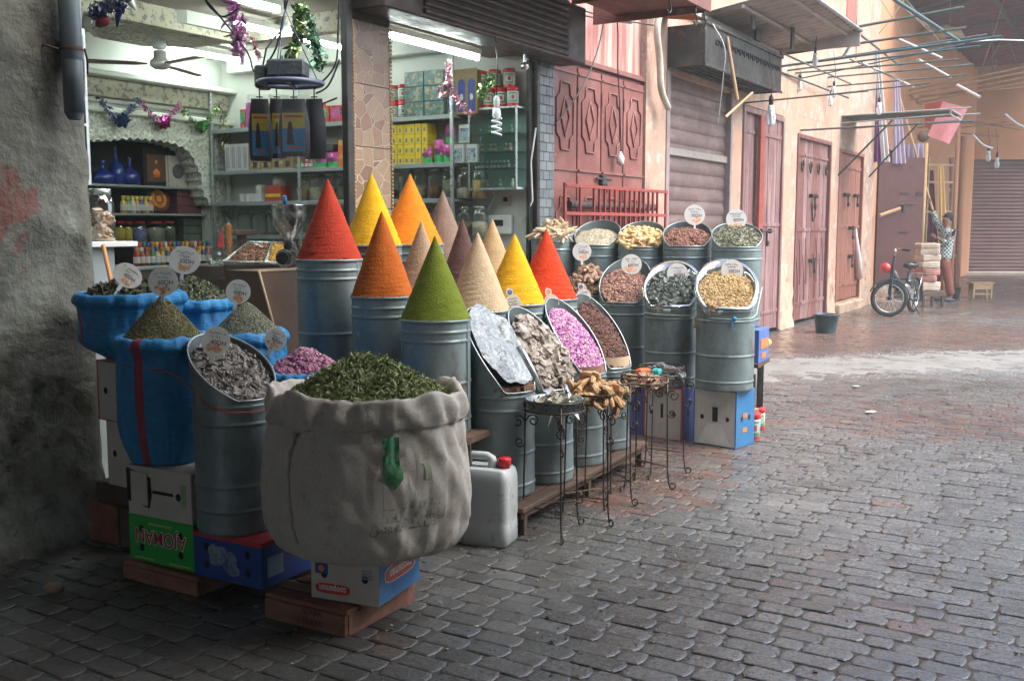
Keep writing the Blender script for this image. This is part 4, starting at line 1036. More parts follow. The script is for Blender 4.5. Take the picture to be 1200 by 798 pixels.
scoop_heap(.16,5.40,.15,.165,.50,.91,F1,fill=.95,bulge=.035,lump=.02,sc=6,seed=5,n=85,tm=[T_rock(k) for k in range(5)],size=.066,flat=.6,m=m_rock,label='pale grey clay rocks heaped in the second cut tin from the jerrycan',name='clay_rocks',cat='clay')
scoop_heap(.37,5.80,.15,.165,.52,.93,F1,fill=.95,bulge=.045,seed=6,n=2400,tm=[T_rock(7,.9,.2),T_leaf(1,.6,.3)],size=.0145,flat=.8,m=m_rose2,label='bright pink dried rose buds in the third cut tin from the jerrycan',name='rose_buds',cat='dried flowers')
scoop_heap(.56,6.20,.15,.163,.50,.93,F1,fill=.95,bulge=.04,seed=8,n=2200,tm=[T_stick(1,.16,.05,4),T_rock(9,.8,.3)],size=.017,flat=.8,m=m_clove,label='dark brown cloves in the fourth cut tin from the jerrycan',name='cloves',cat='spice')
# paper collars at the front of tins 3 and 4
for (x,y,m_,lab) in ((.37,5.80,mat('cork_collar',(.25,.13,.09),.8,0,.3,30),'dark bundle of sticks edging the front of the rose bud tin'),(.56,6.20,mat('wooden_hoop',(.48,.36,.23),.7,0,.15,12),'pale wooden hoop inside the rim of the clove tin')):
    mb=MB(); th=np.linspace(F1-1.2,F1+1.2,30); G=np.zeros((2,30,3))
    for q,zz in enumerate((.50,.565)): G[q,:,0]=.156*np.cos(th);G[q,:,1]=.156*np.sin(th);G[q,:,2]=zz
    mb.grid(G); mb.grid((G*np.array([.96,.96,1]))[::-1]); ob('hoop',mb,m_,None,(x,y,.15),0,lab,'hoop')
# ------------------------------------------------------------------ right hand block of tins
FB=R(-98)
rt=[ # x,y,r,zbot,hf,hb,label
 (1.455,6.95,.197,.392,.56,.86,'front right cut tin of golden dried flowers, standing on the white and blue carton'),
 (1.13,7.25,.187,.372,.57,.86,'cut tin of curled grey green leaves, on the red edged carton'),
 (.835,7.58,.187,.372,.57,.88,'cut tin of brown pods on the dull blue carton'),
 (.59,7.86,.175,.372,.60,.62,'tin of cinnamon bark behind the scarlet cone')]
liner=glass('liner_film',(.9,.92,.9),.25)
for i,(x,y,r,zb,hf,hb,lab) in enumerate(rt): scoop_tin('scoop_tin',lab,x,y,zb,r,hf,hb,FB-.1*i,lean=.03,liner=liner if i<2 else None)
scoop_heap(1.455,6.95,.392,.195,.56,.86,FB,fill=.85,bulge=.035,seed=11,n=2600,tm=[T_leaf(1,.5,.3),T_rock(3,.8,.3)],size=.018,flat=.9,m=m_cham,label='golden dried flower heap in the front right tin',name='dried_flowers',cat='dried flowers')
scoop_heap(1.13,7.25,.372,.185,.57,.86,FB,fill=.8,bulge=.035,seed=12,n=1300,tm=[T_leaf(1,.45,.5),T_leaf(1,.3,-.4)],size=.034,flat=1.2,m=m_mint,label='curled grey green leaves in the tin on the red edged carton',name='dried_leaves',cat='herbs')
scoop_heap(.835,7.58,.372,.185,.57,.88,FB,fill=.8,bulge=.035,seed=13,n=1500,tm=[T_stick(1,.14,.1,4),T_rock(2,.8,.3)],size=.026,flat=.9,m=m_brown,label='reddish brown pods in the tin on the dull blue carton',name='brown_pods',cat='spice')
mb=MB(); heap(mb,.165,.20,1.6,z0=0,seed=14,lump=.015,n=130,tm=[T_stick(1.3,.2,.08,6,.5,k) for k in range(3)]+[T_chunk(1,.4,.3,5)],size=.075,flat=.6); ob('cinnamon_bark',mb,m_bark,None,(.59,7.86,.975),0,'heap of curled cinnamon bark behind the scarlet cone','spice')
bk=[(1.70,7.78,.187,.737,.60,.78,'back row tin of sage, nearest the street'),
    (1.365,8.02,.186,.70,.64,.83,'back row tin of star anise, second from the street'),
    (1.035,8.22,.186,.70,.63,.83,'back row tin of ginger root, third from the street'),
    (.695,8.38,.184,.70,.64,.84,'back row tin of pale meal, fourth from the street'),
    (.34,8.50,.18,.70,.69,.80,'back row tin of pale sticks beside the red railing')]
for i,(x,y,r,zb,hf,hb,lab) in enumerate(bk): scoop_tin('scoop_tin',lab,x,y,zb,r,hf,hb,FB-.06*i,lean=.02,group='back row of cut tins')
scoop_heap(*bk[0][:2],bk[0][2+1],.185,.60,.78,FB,fill=1.0,bulge=.05,seed=21,n=1800,tm=[T_leaf(1,.4,.3)],size=.026,flat=.9,m=m_sage,label='grey green sage heap in the back row tin nearest the street',name='dried_sage',cat='herbs')
scoop_heap(*bk[1][:2],.70,.184,.64,.83,FB,fill=.85,bulge=.03,seed=22,n=1500,tm=[T_rock(2,.6,.3),T_leaf(1,.4,.3)],size=.024,flat=.9,m=m_star,label='reddish star anise in the second back row tin from the street',name='star_anise',cat='spice')
scoop_heap(*bk[2][:2],.70,.184,.63,.83,FB,fill=.75,bulge=.045,seed=23,lump=.015,n=170,tm=[T_stick(1.2,.2,.15,7,.7,k) for k in range(4)],size=.062,flat=.7,m=m_ginger,label='pale yellow ginger roots in the third back row tin',name='ginger_roots',cat='roots')
scoop_heap(*bk[3][:2],.70,.182,.64,.84,FB,fill=.78,bulge=.03,seed=24,n=1500,tm=[T_rock(2,.9,.2)],size=.006,flat=.9,m=m_powder,label='smooth pale meal in the fourth back row tin',name='pale_meal',cat='spice')
mb=MB(); heap(mb,.17,.10,2,seed=25,lump=.01,n=90,tm=[T_stick(1.5,.11,.05,6,.4,k) for k in range(3)],size=.11,flat=.25); ob('pale_sticks',mb,m_sticks,None,(.34,8.5,1.385),0,'bundle heap of pale liquorice sticks beside the red railing','spice')
# table and boxes under the back row
tb=thing('back_table','dark metal legged table under the back row of tins','table',(1.0,8.1,0),0)
mb=MB(); mb.prism([(a-1.0,b-8.1) for a,b in ((.02,8.42),(.20,8.80),(1.98,7.80),(1.80,7.42))],.46,.49); ob('table_top',mb,wood_dark,tb)
for a,b in ((1.83,7.5),(1.90,7.72),(.1,8.45),(.25,8.7)):
    mb=MB(); mb.box(a-1.0-.014,a-1.0+.014,b-8.1-.014,b-8.1+.014,.16 if b<7.6 else 0.0,.46,.002); ob('leg',mb,steel_dark,tb)
# support rail for the front right block
def carton(name,label,x,y,z,ang,lx,ly,lz,mface,mside,edge=None,ext=None,holes=True,tilt=0,cat='carton'):
    """carton with its face on local -y; x,y = the near left bottom corner"""
    t=thing(name,label,cat,(x,y,z),(tilt,0,ang))
    mb=MB(); mb.box(0,lx,.003,ly,0,lz,.003); ob('carton_body',mb,mside,t)
    mb=MB(); mb.box(.0,lx,0,.0028,.001,lz-.001,.001); ob('carton_face',mb,mface,t)
    if holes:
        mb=MB(); k=.014
        for u in (.2,.8):
            for w in (.3,.7) if holes==4 else (.5,):
                th=[(lx*u+k*math.cos(a),lz*w+k*1.2*math.sin(a)) for a in np.linspace(0,2*math.pi,12,endpoint=False)]
                mb=MB(); mb.prism(th,-.0012,.0,'y'); ob('hand_hole',mb,hole,t)
        for v in (.3,.7): mb=MB(); mb.box(lx,lx+.0012,ly*v-.012,ly*v+.012,lz*.5-.016,lz*.5+.016); ob('hand_hole',mb,hole,t)
    if edge:
        mb=MB(); e=.006
        mb.box(-.002,e,-.002,.004,0,lz); mb.box(lx-e,lx+.002,-.002,.004,0,lz); mb.box(e,lx-e,-.002,.004,0,e); mb.box(e,lx-e,-.002,.004,lz-e,lz); ob('carton_edge',mb,edge,t)
    return t
FONT=None
def text(parent,body,size,m,loc,rot,name='lettering',ext=.0006,sx=1,align='CENTER',bold=0,shear=0,space=1):
    cu=bpy.data.curves.new('t','FONT'); cu.body=body; cu.size=size; cu.align_x=align; cu.align_y='CENTER'; cu.extrude=ext; cu.offset=bold; cu.shear=shear; cu.space_character=space; cu.resolution_u=3
    o=bpy.data.objects.new('t',cu); COL.objects.link(o); bpy.context.view_layer.update()
    me=bpy.data.meshes.new_from_object(o.evaluated_get(bpy.context.evaluated_depsgraph_get())); bpy.data.objects.remove(o)
    me.materials.clear(); me.materials.append(m)
    q=bpy.data.objects.new(name,me); COL.objects.link(q); q.parent=parent; q.location=loc; q.rotation_euler=rot; q.scale=(sx,1,1); return q
# cartons of the right block
c=carton('fruit_carton','white carton with blue sides under the golden dried flowers',1.26,6.99,0,R(-41),.325,.26,.388,mat('white_carton_face',(.62,.62,.58),.6,0,.08,5,layers=[((.4,.4,.38),5,.6,.7)]),cblue2,edge=cblue2,holes=2)
mb=MB(); mb.box(.145,.185,-.003,-.0005,.17,.27); ob('slot',mb,hole,c)
flapm=mat('bright_flap',(.72,.74,.72),.45)
mb=MB(); mb.add([(.03,-.006,.01),(.295,-.006,.01),(.215,-.003,.155),(.11,-.003,.155)],[(0,1,2,3)]); ob('folded_flap',mb,flapm,c); mb=MB(); mb.add([(.05,-.004,.38),(.28,-.004,.38),(.22,-.003,.29),(.11,-.003,.29)],[(0,3,2,1)]); ob('folded_flap',mb,flapm,c)
mb=MB()
for zz in (.10,.20): mb.box(.3265,.328,.09,.15,zz,zz+.03)
mb.at((.3275,.2,.3),0); ob('orange_print',mb,ink_orange,c)
c=carton('fruit_carton','grey white carton with red edges under the curled grey leaves',.945,7.22,0,R(-38),.30,.33,.37,cardwhite,cblue,edge=cred,holes=2)
mb=MB(); mb.box(.135,.155,-.003,-.0005,.15,.25); ob('slot',mb,hole,c)
c=carton('fruit_carton','dull blue carton with faint orange print under the brown pods',.66,7.42,0,R(-30),.36,.33,.37,cpurple,cpurple,holes=2)
mb=MB(); mb.box(.05,.2,-.002,-.0005,.2,.26); mb.box(.08,.18,-.002,-.0005,.12,.16); ob('orange_print',mb,mat('dull_orange',(.35,.13,.07),.7),c)
carton('fruit_carton','kraft carton hidden under the cinnamon bark tin',.42,7.80,0,R(-30),.34,.3,.37,kraft,kraft,holes=0)
c=carton('fruit_carton','small blue carton with orange print high under the sage tin',1.50,7.62,.49,R(-28),.35,.30,.245,mat('violet_blue_carton',(.08,.15,.42),.5,0,.1,6),MATS['violet_blue_carton'],holes=0)
mb=MB(); mb.box(.352,.3535,.05,.25,.10,.17); mb.box(.352,.3535,.08,.2,.03,.07); ob('orange_print',mb,ink_orange,c)
text(c,'FRUIT',.0,ink_white,(0,0,0),(0,0,0)) if False else None
mb=MB().at((1.2,8.0,.49),R(-28)); 
carton('fruit_carton','plain kraft carton under the star anise tin',1.20,7.83,.49,R(-30),.3,.3,.21,kraft,kraft,holes=0)
carton('fruit_carton','plain kraft carton under the ginger tin',.87,8.03,.49,R(-30),.3,.3,.21,kraft,kraft,holes=0)
carton('fruit_carton','plain kraft carton under the pale meal tin',.53,8.19,.49,R(-30),.3,.3,.21,kraft,kraft,holes=0)
carton('fruit_carton','plain kraft carton under the tin of pale sticks',.19,8.31,.49,R(-30),.3,.28,.21,kraft,kraft,holes=0)
# string tied round the two front right tins
mb=MB(); P=[(1.455-.20,6.95-.05),(1.40,6.745),(1.56,6.76),(1.655,6.9),(1.80,7.5)]
P=[(.93,7.18,.89),(1.0,7.08,.885),(1.13,7.055,.88),(1.24,7.05,.88),(1.33,6.78,.885),(1.455,6.745,.88),(1.60,6.79,.885),(1.66,6.93,.9),(1.82,7.45,1.05)]
mb.tube(P,.0045,6); ob('string',mb,mat('pale_green_string',(.35,.45,.38),.7),None,(0,0,0),0,'pale green string tied across the front right tins','string')
mb=MB(); mb.sph((1.47,6.738,.885),.016,8); mb.box(1.45,1.46,6.73,6.74,.84,.88); ob('string_knot',mb,mat('blue_string',(.03,.25,.55),.6),None,(0,0,0),0,'blue knot on the string in front of the dried flower tin','knot')
mb=MB(); mb.box(1.245,1.285,6.97,7.0,.80,.88,.006); ob('wooden_block',mb,wood_pale,None,(0,0,0),0,'small wooden block wedged between the two front right tins','block')
# ------------------------------------------------------------------ jars with red lids holding the table legs
def plastic_tub(x,y,z,lab,r=.045,h=.15,group='white tubs with red lids',parent=None):
    t=thing('plastic_tub',lab,'tub',(x,y,z),R(random.Random(x*9).uniform(-30,30)),group)
    mb=MB(); mb.lathe([(0,0),(r,0),(r,h*.8),(r*.93,h*.82)],20); ob('tub_body',mb,whiteplastic,t)
    mb=MB(); mb.lathe([(r*1.03,h*.78),(r*1.07,h*.8),(r*1.07,h*.98),(r,h),(0,h)],20); mb.lathe([(r*1.02,.0),(r*1.03,.012),(r*1.01,.02)],20); ob('lid',mb,redplastic,t)
    mb=MB(); n=9
    for (a0,a1,z0,z1,mi) in ((-.8,.8,.2,.7,0),(-.62,.62,.27,.63,1),(-.2,.25,.35,.55,2)):
        th=np.linspace(-math.pi/2+a0,-math.pi/2+a1,n); rr=r*1.01+mi*.0012; G=np.zeros((2,n,3)); 
        for q,zz in enumerate((z0*h,z1*h)): G[q,:,0]=rr*np.cos(th);G[q,:,1]=rr*np.sin(th);G[q,:,2]=zz
        mb.mi=mi; mb.grid(G)
    ob('label',mb,[mat('label_green',(.04,.35,.14),.5),card,mat('label_red',(.5,.08,.1),.5)],t)
    return t
plastic_tub(1.70,7.12,0,'red lidded tub on the ground beside the front right carton',.052,.19)
plastic_tub(1.83,7.5,0,'red lidded tub under the table leg, farther of the two on the ground',.05,.155)
mb=MB(); mb.box(-.03,.03,-.03,.03,0,.03,.003); ob('wood_chip',mb,wood_pale,None,(1.70,7.12,.19),.4,'small wood chip lying on the nearer ground tub','wood chip')
mb=MB(); mb.cyl((0,0,.22),(0,0,.46),.013); ob('iron_prop',mb,steel_dark,None,(1.70,7.12,0),0,'thin iron prop rising from the nearer ground tub','prop')
# ------------------------------------------------------------------ wrought iron basket stands
def scroll(mb,c,u,r0,turns=1.25,start=0,sg=1,rad=.0045):
    P=[]
    for t in np.linspace(0,1,16):
        a=start+sg*turns*2*math.pi*t; rr=r0*(1-.8*t); P.append((c[0]+u[0]*rr*math.cos(a),c[1]+u[1]*rr*math.cos(a),c[2]+rr*math.sin(a)))
    mb.tube(P,rad,5)
def iron_stand(x,y,lab,r=.135,z=.66,rot=.3):
    t=thing('iron_stand',lab,'plant stand',(x,y,0),rot,'wrought iron basket stands')
    mb=MB()
    for zz in (z,z-.045): mb.tube([(r*math.cos(a),r*math.sin(a),zz) for a in np.linspace(0,2*math.pi,33)],.0045,6,cap=False)
    for k in range(12):
        a=2*math.pi*k/12; u=(-math.sin(a),math.cos(a)); scroll(mb,(r*math.cos(a),r*math.sin(a),z-.0225),u,.020,1.2,0,1,.003)
    for k in range(4):
        a=math.pi*k/4; mb.tube([(r*math.cos(a),r*math.sin(a),z-.045),(r*.5*math.cos(a),r*.5*math.sin(a),z-.06),(-r*.5*math.cos(a),-r*.5*math.sin(a),z-.06),(-r*math.cos(a),-r*math.sin(a),z-.045)],.003,5)
    ob('basket_ring',mb,iron,t)
    for k in range(3):
        a=2*math.pi*k/3+.5; ca,sa=math.cos(a),math.sin(a); mb=MB()
        P=[(ca*r,sa*r,z-.02),(ca*(r+.004),sa*(r+.004),z*.6),(ca*(r+.01),sa*(r+.01),.10),(ca*(r+.018),sa*(r+.018),.035)]
        for tt in np.linspace(0,1,10):
            b=-math.pi/2-.6+tt*5.0; rr=.022*(1-.5*tt); P.append((ca*(r+.04+rr*math.cos(b)),sa*(r+.04+rr*math.cos(b)),.024+rr*math.sin(b)))
        mb.tube(P,.0045,6); ob('leg',mb,iron,t)
        mb=MB(); u=(ca,sa)
        scroll(mb,(ca*(r+.038),sa*(r+.038),z-.12),u,.036,1.4,math.pi,-1,.004); scroll(mb,(ca*(r-.04),sa*(r-.04),z-.11),u,.034,1.4,0,1,.004); scroll(mb,(ca*(r+.03),sa*(r+.03),z-.22),u,.028,1.4,math.pi,1,.004)
        ob('scroll',mb,iron,t)
    mb=MB()
    for k in range(3):
        a=2*math.pi*k/3+.5; b=a+2*math.pi/3; mb.cyl((math.cos(a)*(r+.01),math.sin(a)*(r+.01),.13),(math.cos(b)*(r+.01),math.sin(b)*(r+.01),.13),.0035,n=6)
    ob('stretcher',mb,iron,t)
    return t
SP=[(.205,4.90),(.41,5.14),(.53,5.49),(.755,5.78),(.90,6.10)]
slab=['iron basket stand holding a tin of dried peel, nearest the jerrycan','iron basket stand piled with knotty roots','iron basket stand of small clay dishes, middle of the five','iron basket stand of pale wooden blocks','iron basket stand of dark stones, farthest from the jerrycan']
for i,((x,y),l) in enumerate(zip(SP,slab)): iron_stand(x,y,l,.148 if i==0 else .132,.66,.35*i+.2)
# what the stands hold
mb=MB(); mb.lathe([(0,0),(.125,0),(.14,.06),(.143,.062),(.136,.06),(.12,.01),(0,.01)],40)
ob('shallow_tin',mb,zinc,None,(.205,4.90,.606),0,'shallow tin dish sitting in the stand nearest the jerrycan','dish')
mb=MB(); heap(mb,.115,.02,2,seed=31,lump=.008,n=60,tm=[T_leaf(1,.5,.4),T_chunk(1,.5,.3,2)],size=.05,flat=.9); ob('dried_peel',mb,spice('dried_peel',(.12,.1,.05),(.4,.4,.34)),None,(.205,4.90,.64),0,'dried olive green peel in the dish nearest the jerrycan','spice')
mb=MB(); mb.tube([(0,0,0),(-.05,.02,.10),(-.11,.05,.21)],[.012,.016,.018],8); mb.add([(0,0,.0),(.06,-.05,-.03),(.1,.0,-.02),(.04,.05,.0)],[(0,1,2,3),(3,2,1,0)]); 
ob('metal_scoop',mb,alu,None,(.145,4.95,.70),0,'metal scoop leaning in the dish of dried peel','scoop')
mb=MB(); G=np.zeros((9,9,3))
for i in range(9):
    for j in range(9):
        u,v=(i/8-.5),(j/8-.5); G[i,j]=(u*.14,v*.12,.085-.24*abs(u)-.2*abs(v)+.012*math.sin(9*u+5*v))
mb.grid(G); ob('plastic_bag',mb,glass('thin_bag',(.8,.85,.85),.35),None,(.26,4.90,.655),.4,'peaked clear plastic bag on the dish of dried peel','plastic bag')
mb=MB(); heap(mb,.125,.13,1.3,seed=32,lump=.01,n=60,tm=[T_stick(1.4,.18,.2,7,.6,k) for k in range(4)],size=.085,flat=.45); ob('knotty_roots',mb,m_roots,None,(.41,5.14,.605),0,'pile of knotty tan roots on the second iron stand','roots')
for k,(a,b) in enumerate(((-.05,.03),(.05,-.02),(.0,.07))):
    mb=MB(); mb.lathe([(0,0),(.03,0),(.045,.03),(.04,.032),(.028,.008),(0,.008)],18); ob('clay_dish',mb,mat('pale_clay',(.42,.28,.19),.8,0,.15,12),None,(.53+a,5.49+b,.603),0,['small clay dish left on the middle stand','small clay dish right on the middle stand','small clay dish at the back of the middle stand'][k],'dish')
mb=MB(); heap(mb,.11,.02,2,seed=36,lump=.008,n=40,tm=[T_chunk(1,.6,.5,k) for k in range(3)],size=.045,flat=.6); ob('small_stones',mb,m_roots,None,(.53,5.49,.60),0,'loose tan lumps under the clay dishes on the middle stand','spice')
for k,(u,v,w,c_,lb) in enumerate(((-.06,.03,.10,wood_pale,'pale wooden block at the left of the fourth stand'),(.04,-.03,.11,wood_pale,'pale wooden block across the front of the fourth stand'),(.0,.06,.09,mat('orange_soap',(.55,.12,.04),.5),'orange red packet on the fourth stand'),(.075,.04,.08,mat('teal_packet',(.02,.33,.32),.4),'teal packet on the fourth stand'))):
    mb=MB(); mb.box(-w/2,w/2,-.022,.022,0,.028,.004); mb.box(-w*.4,w*.4,-.018,.018,.028,.031); ob('block' if k<2 else 'packet',mb,c_,None,(.755+u,5.78+v,.62+.03*(k>1)),(.0,.0,.5*k-.3),lb,'block' if k<2 else 'packet')
mb=MB(); heap(mb,.12,.03,2,seed=37,lump=.008,n=50,tm=[T_chunk(1,.5,.3,k) for k in range(3)],size=.06,flat=.5); ob('wood_chips',mb,m_bark,None,(.755,5.78,.60),0,'loose brown wood chips in the basket of the fourth stand','spice')
mb=MB(); heap(mb,.12,.045,2,seed=38,lump=.01,n=60,tm=[T_rock(k) for k in range(3)],size=.05,flat=.6); ob('dark_stones',mb,spice('dark_stone',(.04,.045,.045),(.13,.14,.14)),None,(.90,6.10,.60),0,'dark grey stones in the basket of the farthest stand','stones')
# ------------------------------------------------------------------ jerrycan
jc=thing('jerrycan','translucent white plastic jerrycan with red cap standing on the paving','jerrycan',(-.115,4.76,0),R(-20))
jm=mat('milky_plastic',(.55,.6,.6),.35,0,.05,3,.05,5,trans=.2,bdist=.01)
def rrect(w,d,r,n=5):
    P=[]
    for cx,cy_,a0 in ((w/2-r,d/2-r,0),(-w/2+r,d/2-r,90),(-w/2+r,-d/2+r,180),(w/2-r,-d/2+r,270)):
        for k in range(n): a=R(a0+90*k/(n-1)); P.append((cx+r*math.cos(a),cy_+r*math.sin(a)))
    return P
mb=MB(); prof=[(.9,.0),(1,.012),(1,.10),(.985,.11),(.985,.13),(1,.14),(1,.30),(.99,.325),(.93,.355),(.86,.365)]
G=np.array([[(x*q,y*q,z) for x,y in rrect(.255,.185,.035)] for q,z in prof]); mb.grid(G,wrap=True); k=G.shape[1]
mb.add(G[0],[tuple(range(k))[::-1]]); mb.add(G[-1],[tuple(range(k))])
ob('can_body',mb,jm,jc)
mb=MB(); mb.tube([(-.105,0,.35),(-.10,0,.40),(-.075,0,.415),(0,0,.415),(.02,0,.405),(.03,0,.36)],[.024,.022,.02,.02,.022,.026],10); ob('handle',mb,jm,jc)
mb=MB(); mb.lathe([(.026,.355),(.026,.375),(.032,.378),(.032,.408),(.028,.414),(0,.414)],20,(.085,0,0)); ob('cap',mb,redplastic,jc)
# ------------------------------------------------------------------ sacks
def smooth_prof(P,n):
    P=np.array(P,float); d=np.concatenate([[0],np.cumsum(np.linalg.norm(np.diff(P,axis=0),axis=1))]); t=np.linspace(0,d[-1],n)
    # Catmull-Rom
    out=[]
    for q in t:
        i=min(np.searchsorted(d,q,side='right')-1,len(P)-2); i=max(i,0); u=(q-d[i])/(d[i+1]-d[i]+1e-9)
        p0=P[max(i-1,0)];p1=P[i];p2=P[i+1];p3=P[min(i+2,len(P)-1)]
        out.append(.5*((2*p1)+(-p0+p2)*u+(2*p0-5*p1+4*p2-p3)*u*u+(-p0+3*p1-3*p2+p3)*u**3))
    return np.array(out)
def sack(name,label,x,y,z,prof,ex=1,ey=1,seed=0,wr=.008,mats=None,stripe=None,rot=0,top=None,lumpy=.02,neck=None,group='blue woven sacks',hi=False):
    """prof: (radius,height) from the bottom centre, up the wall, over the rolled rim and down inside"""
    n=192; Q=smooth_prof(prof,64); th=np.linspace(0,2*math.pi,n,endpoint=False); G=np.zeros((len(Q),n,3)); rs=np.random.RandomState(seed)
    hz=max(p[1] for p in prof); neckz=neck or hz*.85
    f=[(rs.randint(9,26),rs.rand()*6.28,rs.uniform(-9,9)) for _ in range(7)]
    for i,(r,zz) in enumerate(Q):
        w=sum(np.sin(k*th+p+q*zz) for k,p,q in f)/3.5
        env=.35+(.9 if name=='cream_sack' and zz>neckz+.03 and i>36 else 0)+1.4*math.exp(-((zz-neckz)/.06)**2)+.7*math.exp(-((zz-.03)/.06)**2)
        lum=lumpy*snoise(np.cos(th)*1.2,np.sin(th)*1.2+zz*2.2,seed,.7,3)
        rdg=np.zeros(n)
        for a_,(sc1,sc2) in enumerate(((2.2,5.0),(4.0,2.5),(1.2,11.0))):
            q_=snoise(np.cos(th)*sc1+zz*sc2*.35,np.sin(th)*sc1+zz*sc2,seed+60+a_,.55,2); rdg-=np.clip(1-np.abs(q_)*5,0,1)**2*(.0075 if hi else .0035)
        rr=r+(wr*w*env*.5+lum+rdg)*min(1,r/.1)
        top_=np.clip((zz-hz*.8)/(hz*.2),0,1)
        G[i,:,0]=rr*ex*np.cos(th); G[i,:,1]=rr*ey*np.sin(th); G[i,:,2]=zz+top_*(.02 if hi else .008)*snoise(np.cos(th)*2,np.sin(th)*2,seed+9,.6,3)
    t=thing(name,label,'sack',(x,y,z),rot,group)
    irim=int(np.argmin([abs(q[1]-neckz)+(0 if k>20 else 9) for k,q in enumerate(Q[:,:])]))
    mb=MB(); mb.grid(G[:irim+1],wrap=True); 
    ob('sack_body',mb,(mats or [bluecloth])[0],t)
    mb=MB(); mb.grid(G[irim:],wrap=True); ob('rolled_rim',mb,(mats or [bluecloth,bluecloth_hi])[-1],t)
    if stripe:
        for a0,a1 in stripe:
            k0,k1=int(a0/360*n)%n,int(a1/360*n)%n; S=G[6:irim+10,k0:k1+1].copy(); S[...,0]*=1.006; S[...,1]*=1.006
            mb=MB(); mb.grid(S); ob('red_stripe',mb,redstripe,t)
    return t,G,Q
def sprof(rb,rm,rn,rr,h,roll=.03,inner=.85):
    return [(0,.0),(rb*.8,0.0),(rb,.015),(rm*.98,h*.25),(rm,h*.5),(rn,h-.075),(rr-.01,h-.065),(rr+.008,h-.04),(rr,h-.008),(rr-.02,h),(rr-.04,h-.02),(rr*inner,h-.05)]
# S2 tall front blue sack
sack('blue_sack','tall blue woven sack with a red stripe, standing on the white carton at the left',-1.49,4.35,.50,sprof(.16,.195,.188,.2,.535),seed=1,wr=.006,stripe=[(252,263)],lumpy=.008)
mb=MB(); heap(mb,.178,.20,1.15,seed=41,lump=.006,n=7000,tm=[T_leaf(1,.35,.2),T_rock(1,.6,.3)],size=.009,flat=.9); ob('herb_heap',mb,m_olive,None,(-1.49,4.35,1.0),0,'conical heap of olive green crumbled herb in the tall striped sack','herbs')
# S1 back left
sack('blue_sack','wide blue sack of dark leaves beside the concrete pillar',-1.77,4.72,.885,sprof(.12,.22,.225,.235,.31),seed=2,wr=.01,stripe=[(215,224)],lumpy=.012)
mb=MB(); heap(mb,.20,.075,1.6,seed=42,lump=.02,n=900,tm=[T_leaf(1,.5,.3),T_leaf(1,.4,-.2)],size=.045,flat=.8); ob('leaf_heap',mb,m_darkleaf,None,(-1.77,4.72,1.165),0,'heap of dark dried bay leaves in the sack by the pillar','herbs')
# S3 back
sack('blue_sack','blue sack of green leaves at the back behind the tall striped one',-1.60,5.12,.72,sprof(.15,.2,.195,.205,.42),seed=3,wr=.01,lumpy=.01)
mb=MB(); heap(mb,.185,.135,1.3,seed=43,lump=.012,n=2600,tm=[T_leaf(1,.3,.3)],size=.024,flat=.9); ob('herb_heap',mb,m_herb2,None,(-1.60,5.12,1.11),0,'heap of loose green leaves in the back blue sack','herbs')
# S4
sack('blue_sack','blue sack of grey green herb between the striped sack and the leftmost tin',-1.25,4.80,.60,sprof(.15,.19,.185,.195,.41),seed=4,wr=.01,lumpy=.01)
mb=MB(); heap(mb,.172,.165,1.2,seed=44,lump=.006,n=6500,tm=[T_leaf(1,.35,.2),T_rock(1,.6,.3)],size=.009,flat=.9); ob('herb_heap',mb,m_greyg,None,(-1.25,4.80,.975),0,'grey green crumbled herb heap in the sack near the leftmost tin','herbs')
# S5
sack('blue_sack','low blue sack of purple rose buds behind the big cream sack',-.905,4.45,.45,sprof(.15,.18,.178,.188,.425),seed=5,wr=.009,lumpy=.01)
mb=MB(); heap(mb,.172,.115,1.5,seed=45,lump=.012,n=2400,tm=[T_rock(7,.9,.2),T_leaf(1,.6,.3)],size=.0155,flat=.8); ob('rose_buds',mb,m_rose,None,(-.905,4.45,.845),0,'heap of purple and cream dried rose buds in the low blue sack','dried flowers')
for (x,y,z,lab) in ((-1.60,5.12,.72,'back left stack support under the sack of green leaves'),(-1.25,4.80,.60,'crate support under the sack of grey green herb'),(-.905,4.45,.45,'crate support under the sack of purple rose buds')):
    c_=carton('fruit_carton',lab.replace('stack support','kraft carton').replace('crate support','plain kraft carton'),x-.15*math.cos(R(-30))-.12*math.sin(R(30)),y+.15*math.sin(R(30))-.14,0,R(-30),.3,.28,z,kraft,kraft,holes=0)
# cream sack
CP=[(0,-.0),(.2,-.03),(.31,-.02),(.36,.03),(.385,.14),(.388,.28),(.376,.39),(.368,.455),(.363,.487),(.370,.482),(.379,.494),(.381,.53),(.372,.575),(.362,.595),(.350,.598),(.338,.585),(.32,.55)]
CT,CG,CQ=sack('cream_sack','huge bulging cream woven sack with green print at the front of the stall',-.555,3.86,.295,CP,ex=1.0,ey=.86,seed=6,wr=.014,mats=[creamcloth,creamcloth],lumpy=.022,neck=.485,hi=True,rot=0,group=None)
CT['group']='large cream sack'; del CT['group']
mb=MB(); heap(mb,.345,.19,1.35,ex=1.0,ey=.86,seed=46,lump=.016,n=6500,tm=[T_leaf(1,.22,.35),T_stick(1,.07,.2,4),T_leaf(1,.3,-.3)],size=.038,flat=.9,sc=5); ob('herb_heap',mb,m_green,None,(-.555,3.86,.815),0,'wide heap of curled green verbena leaves in the cream sack','herbs')
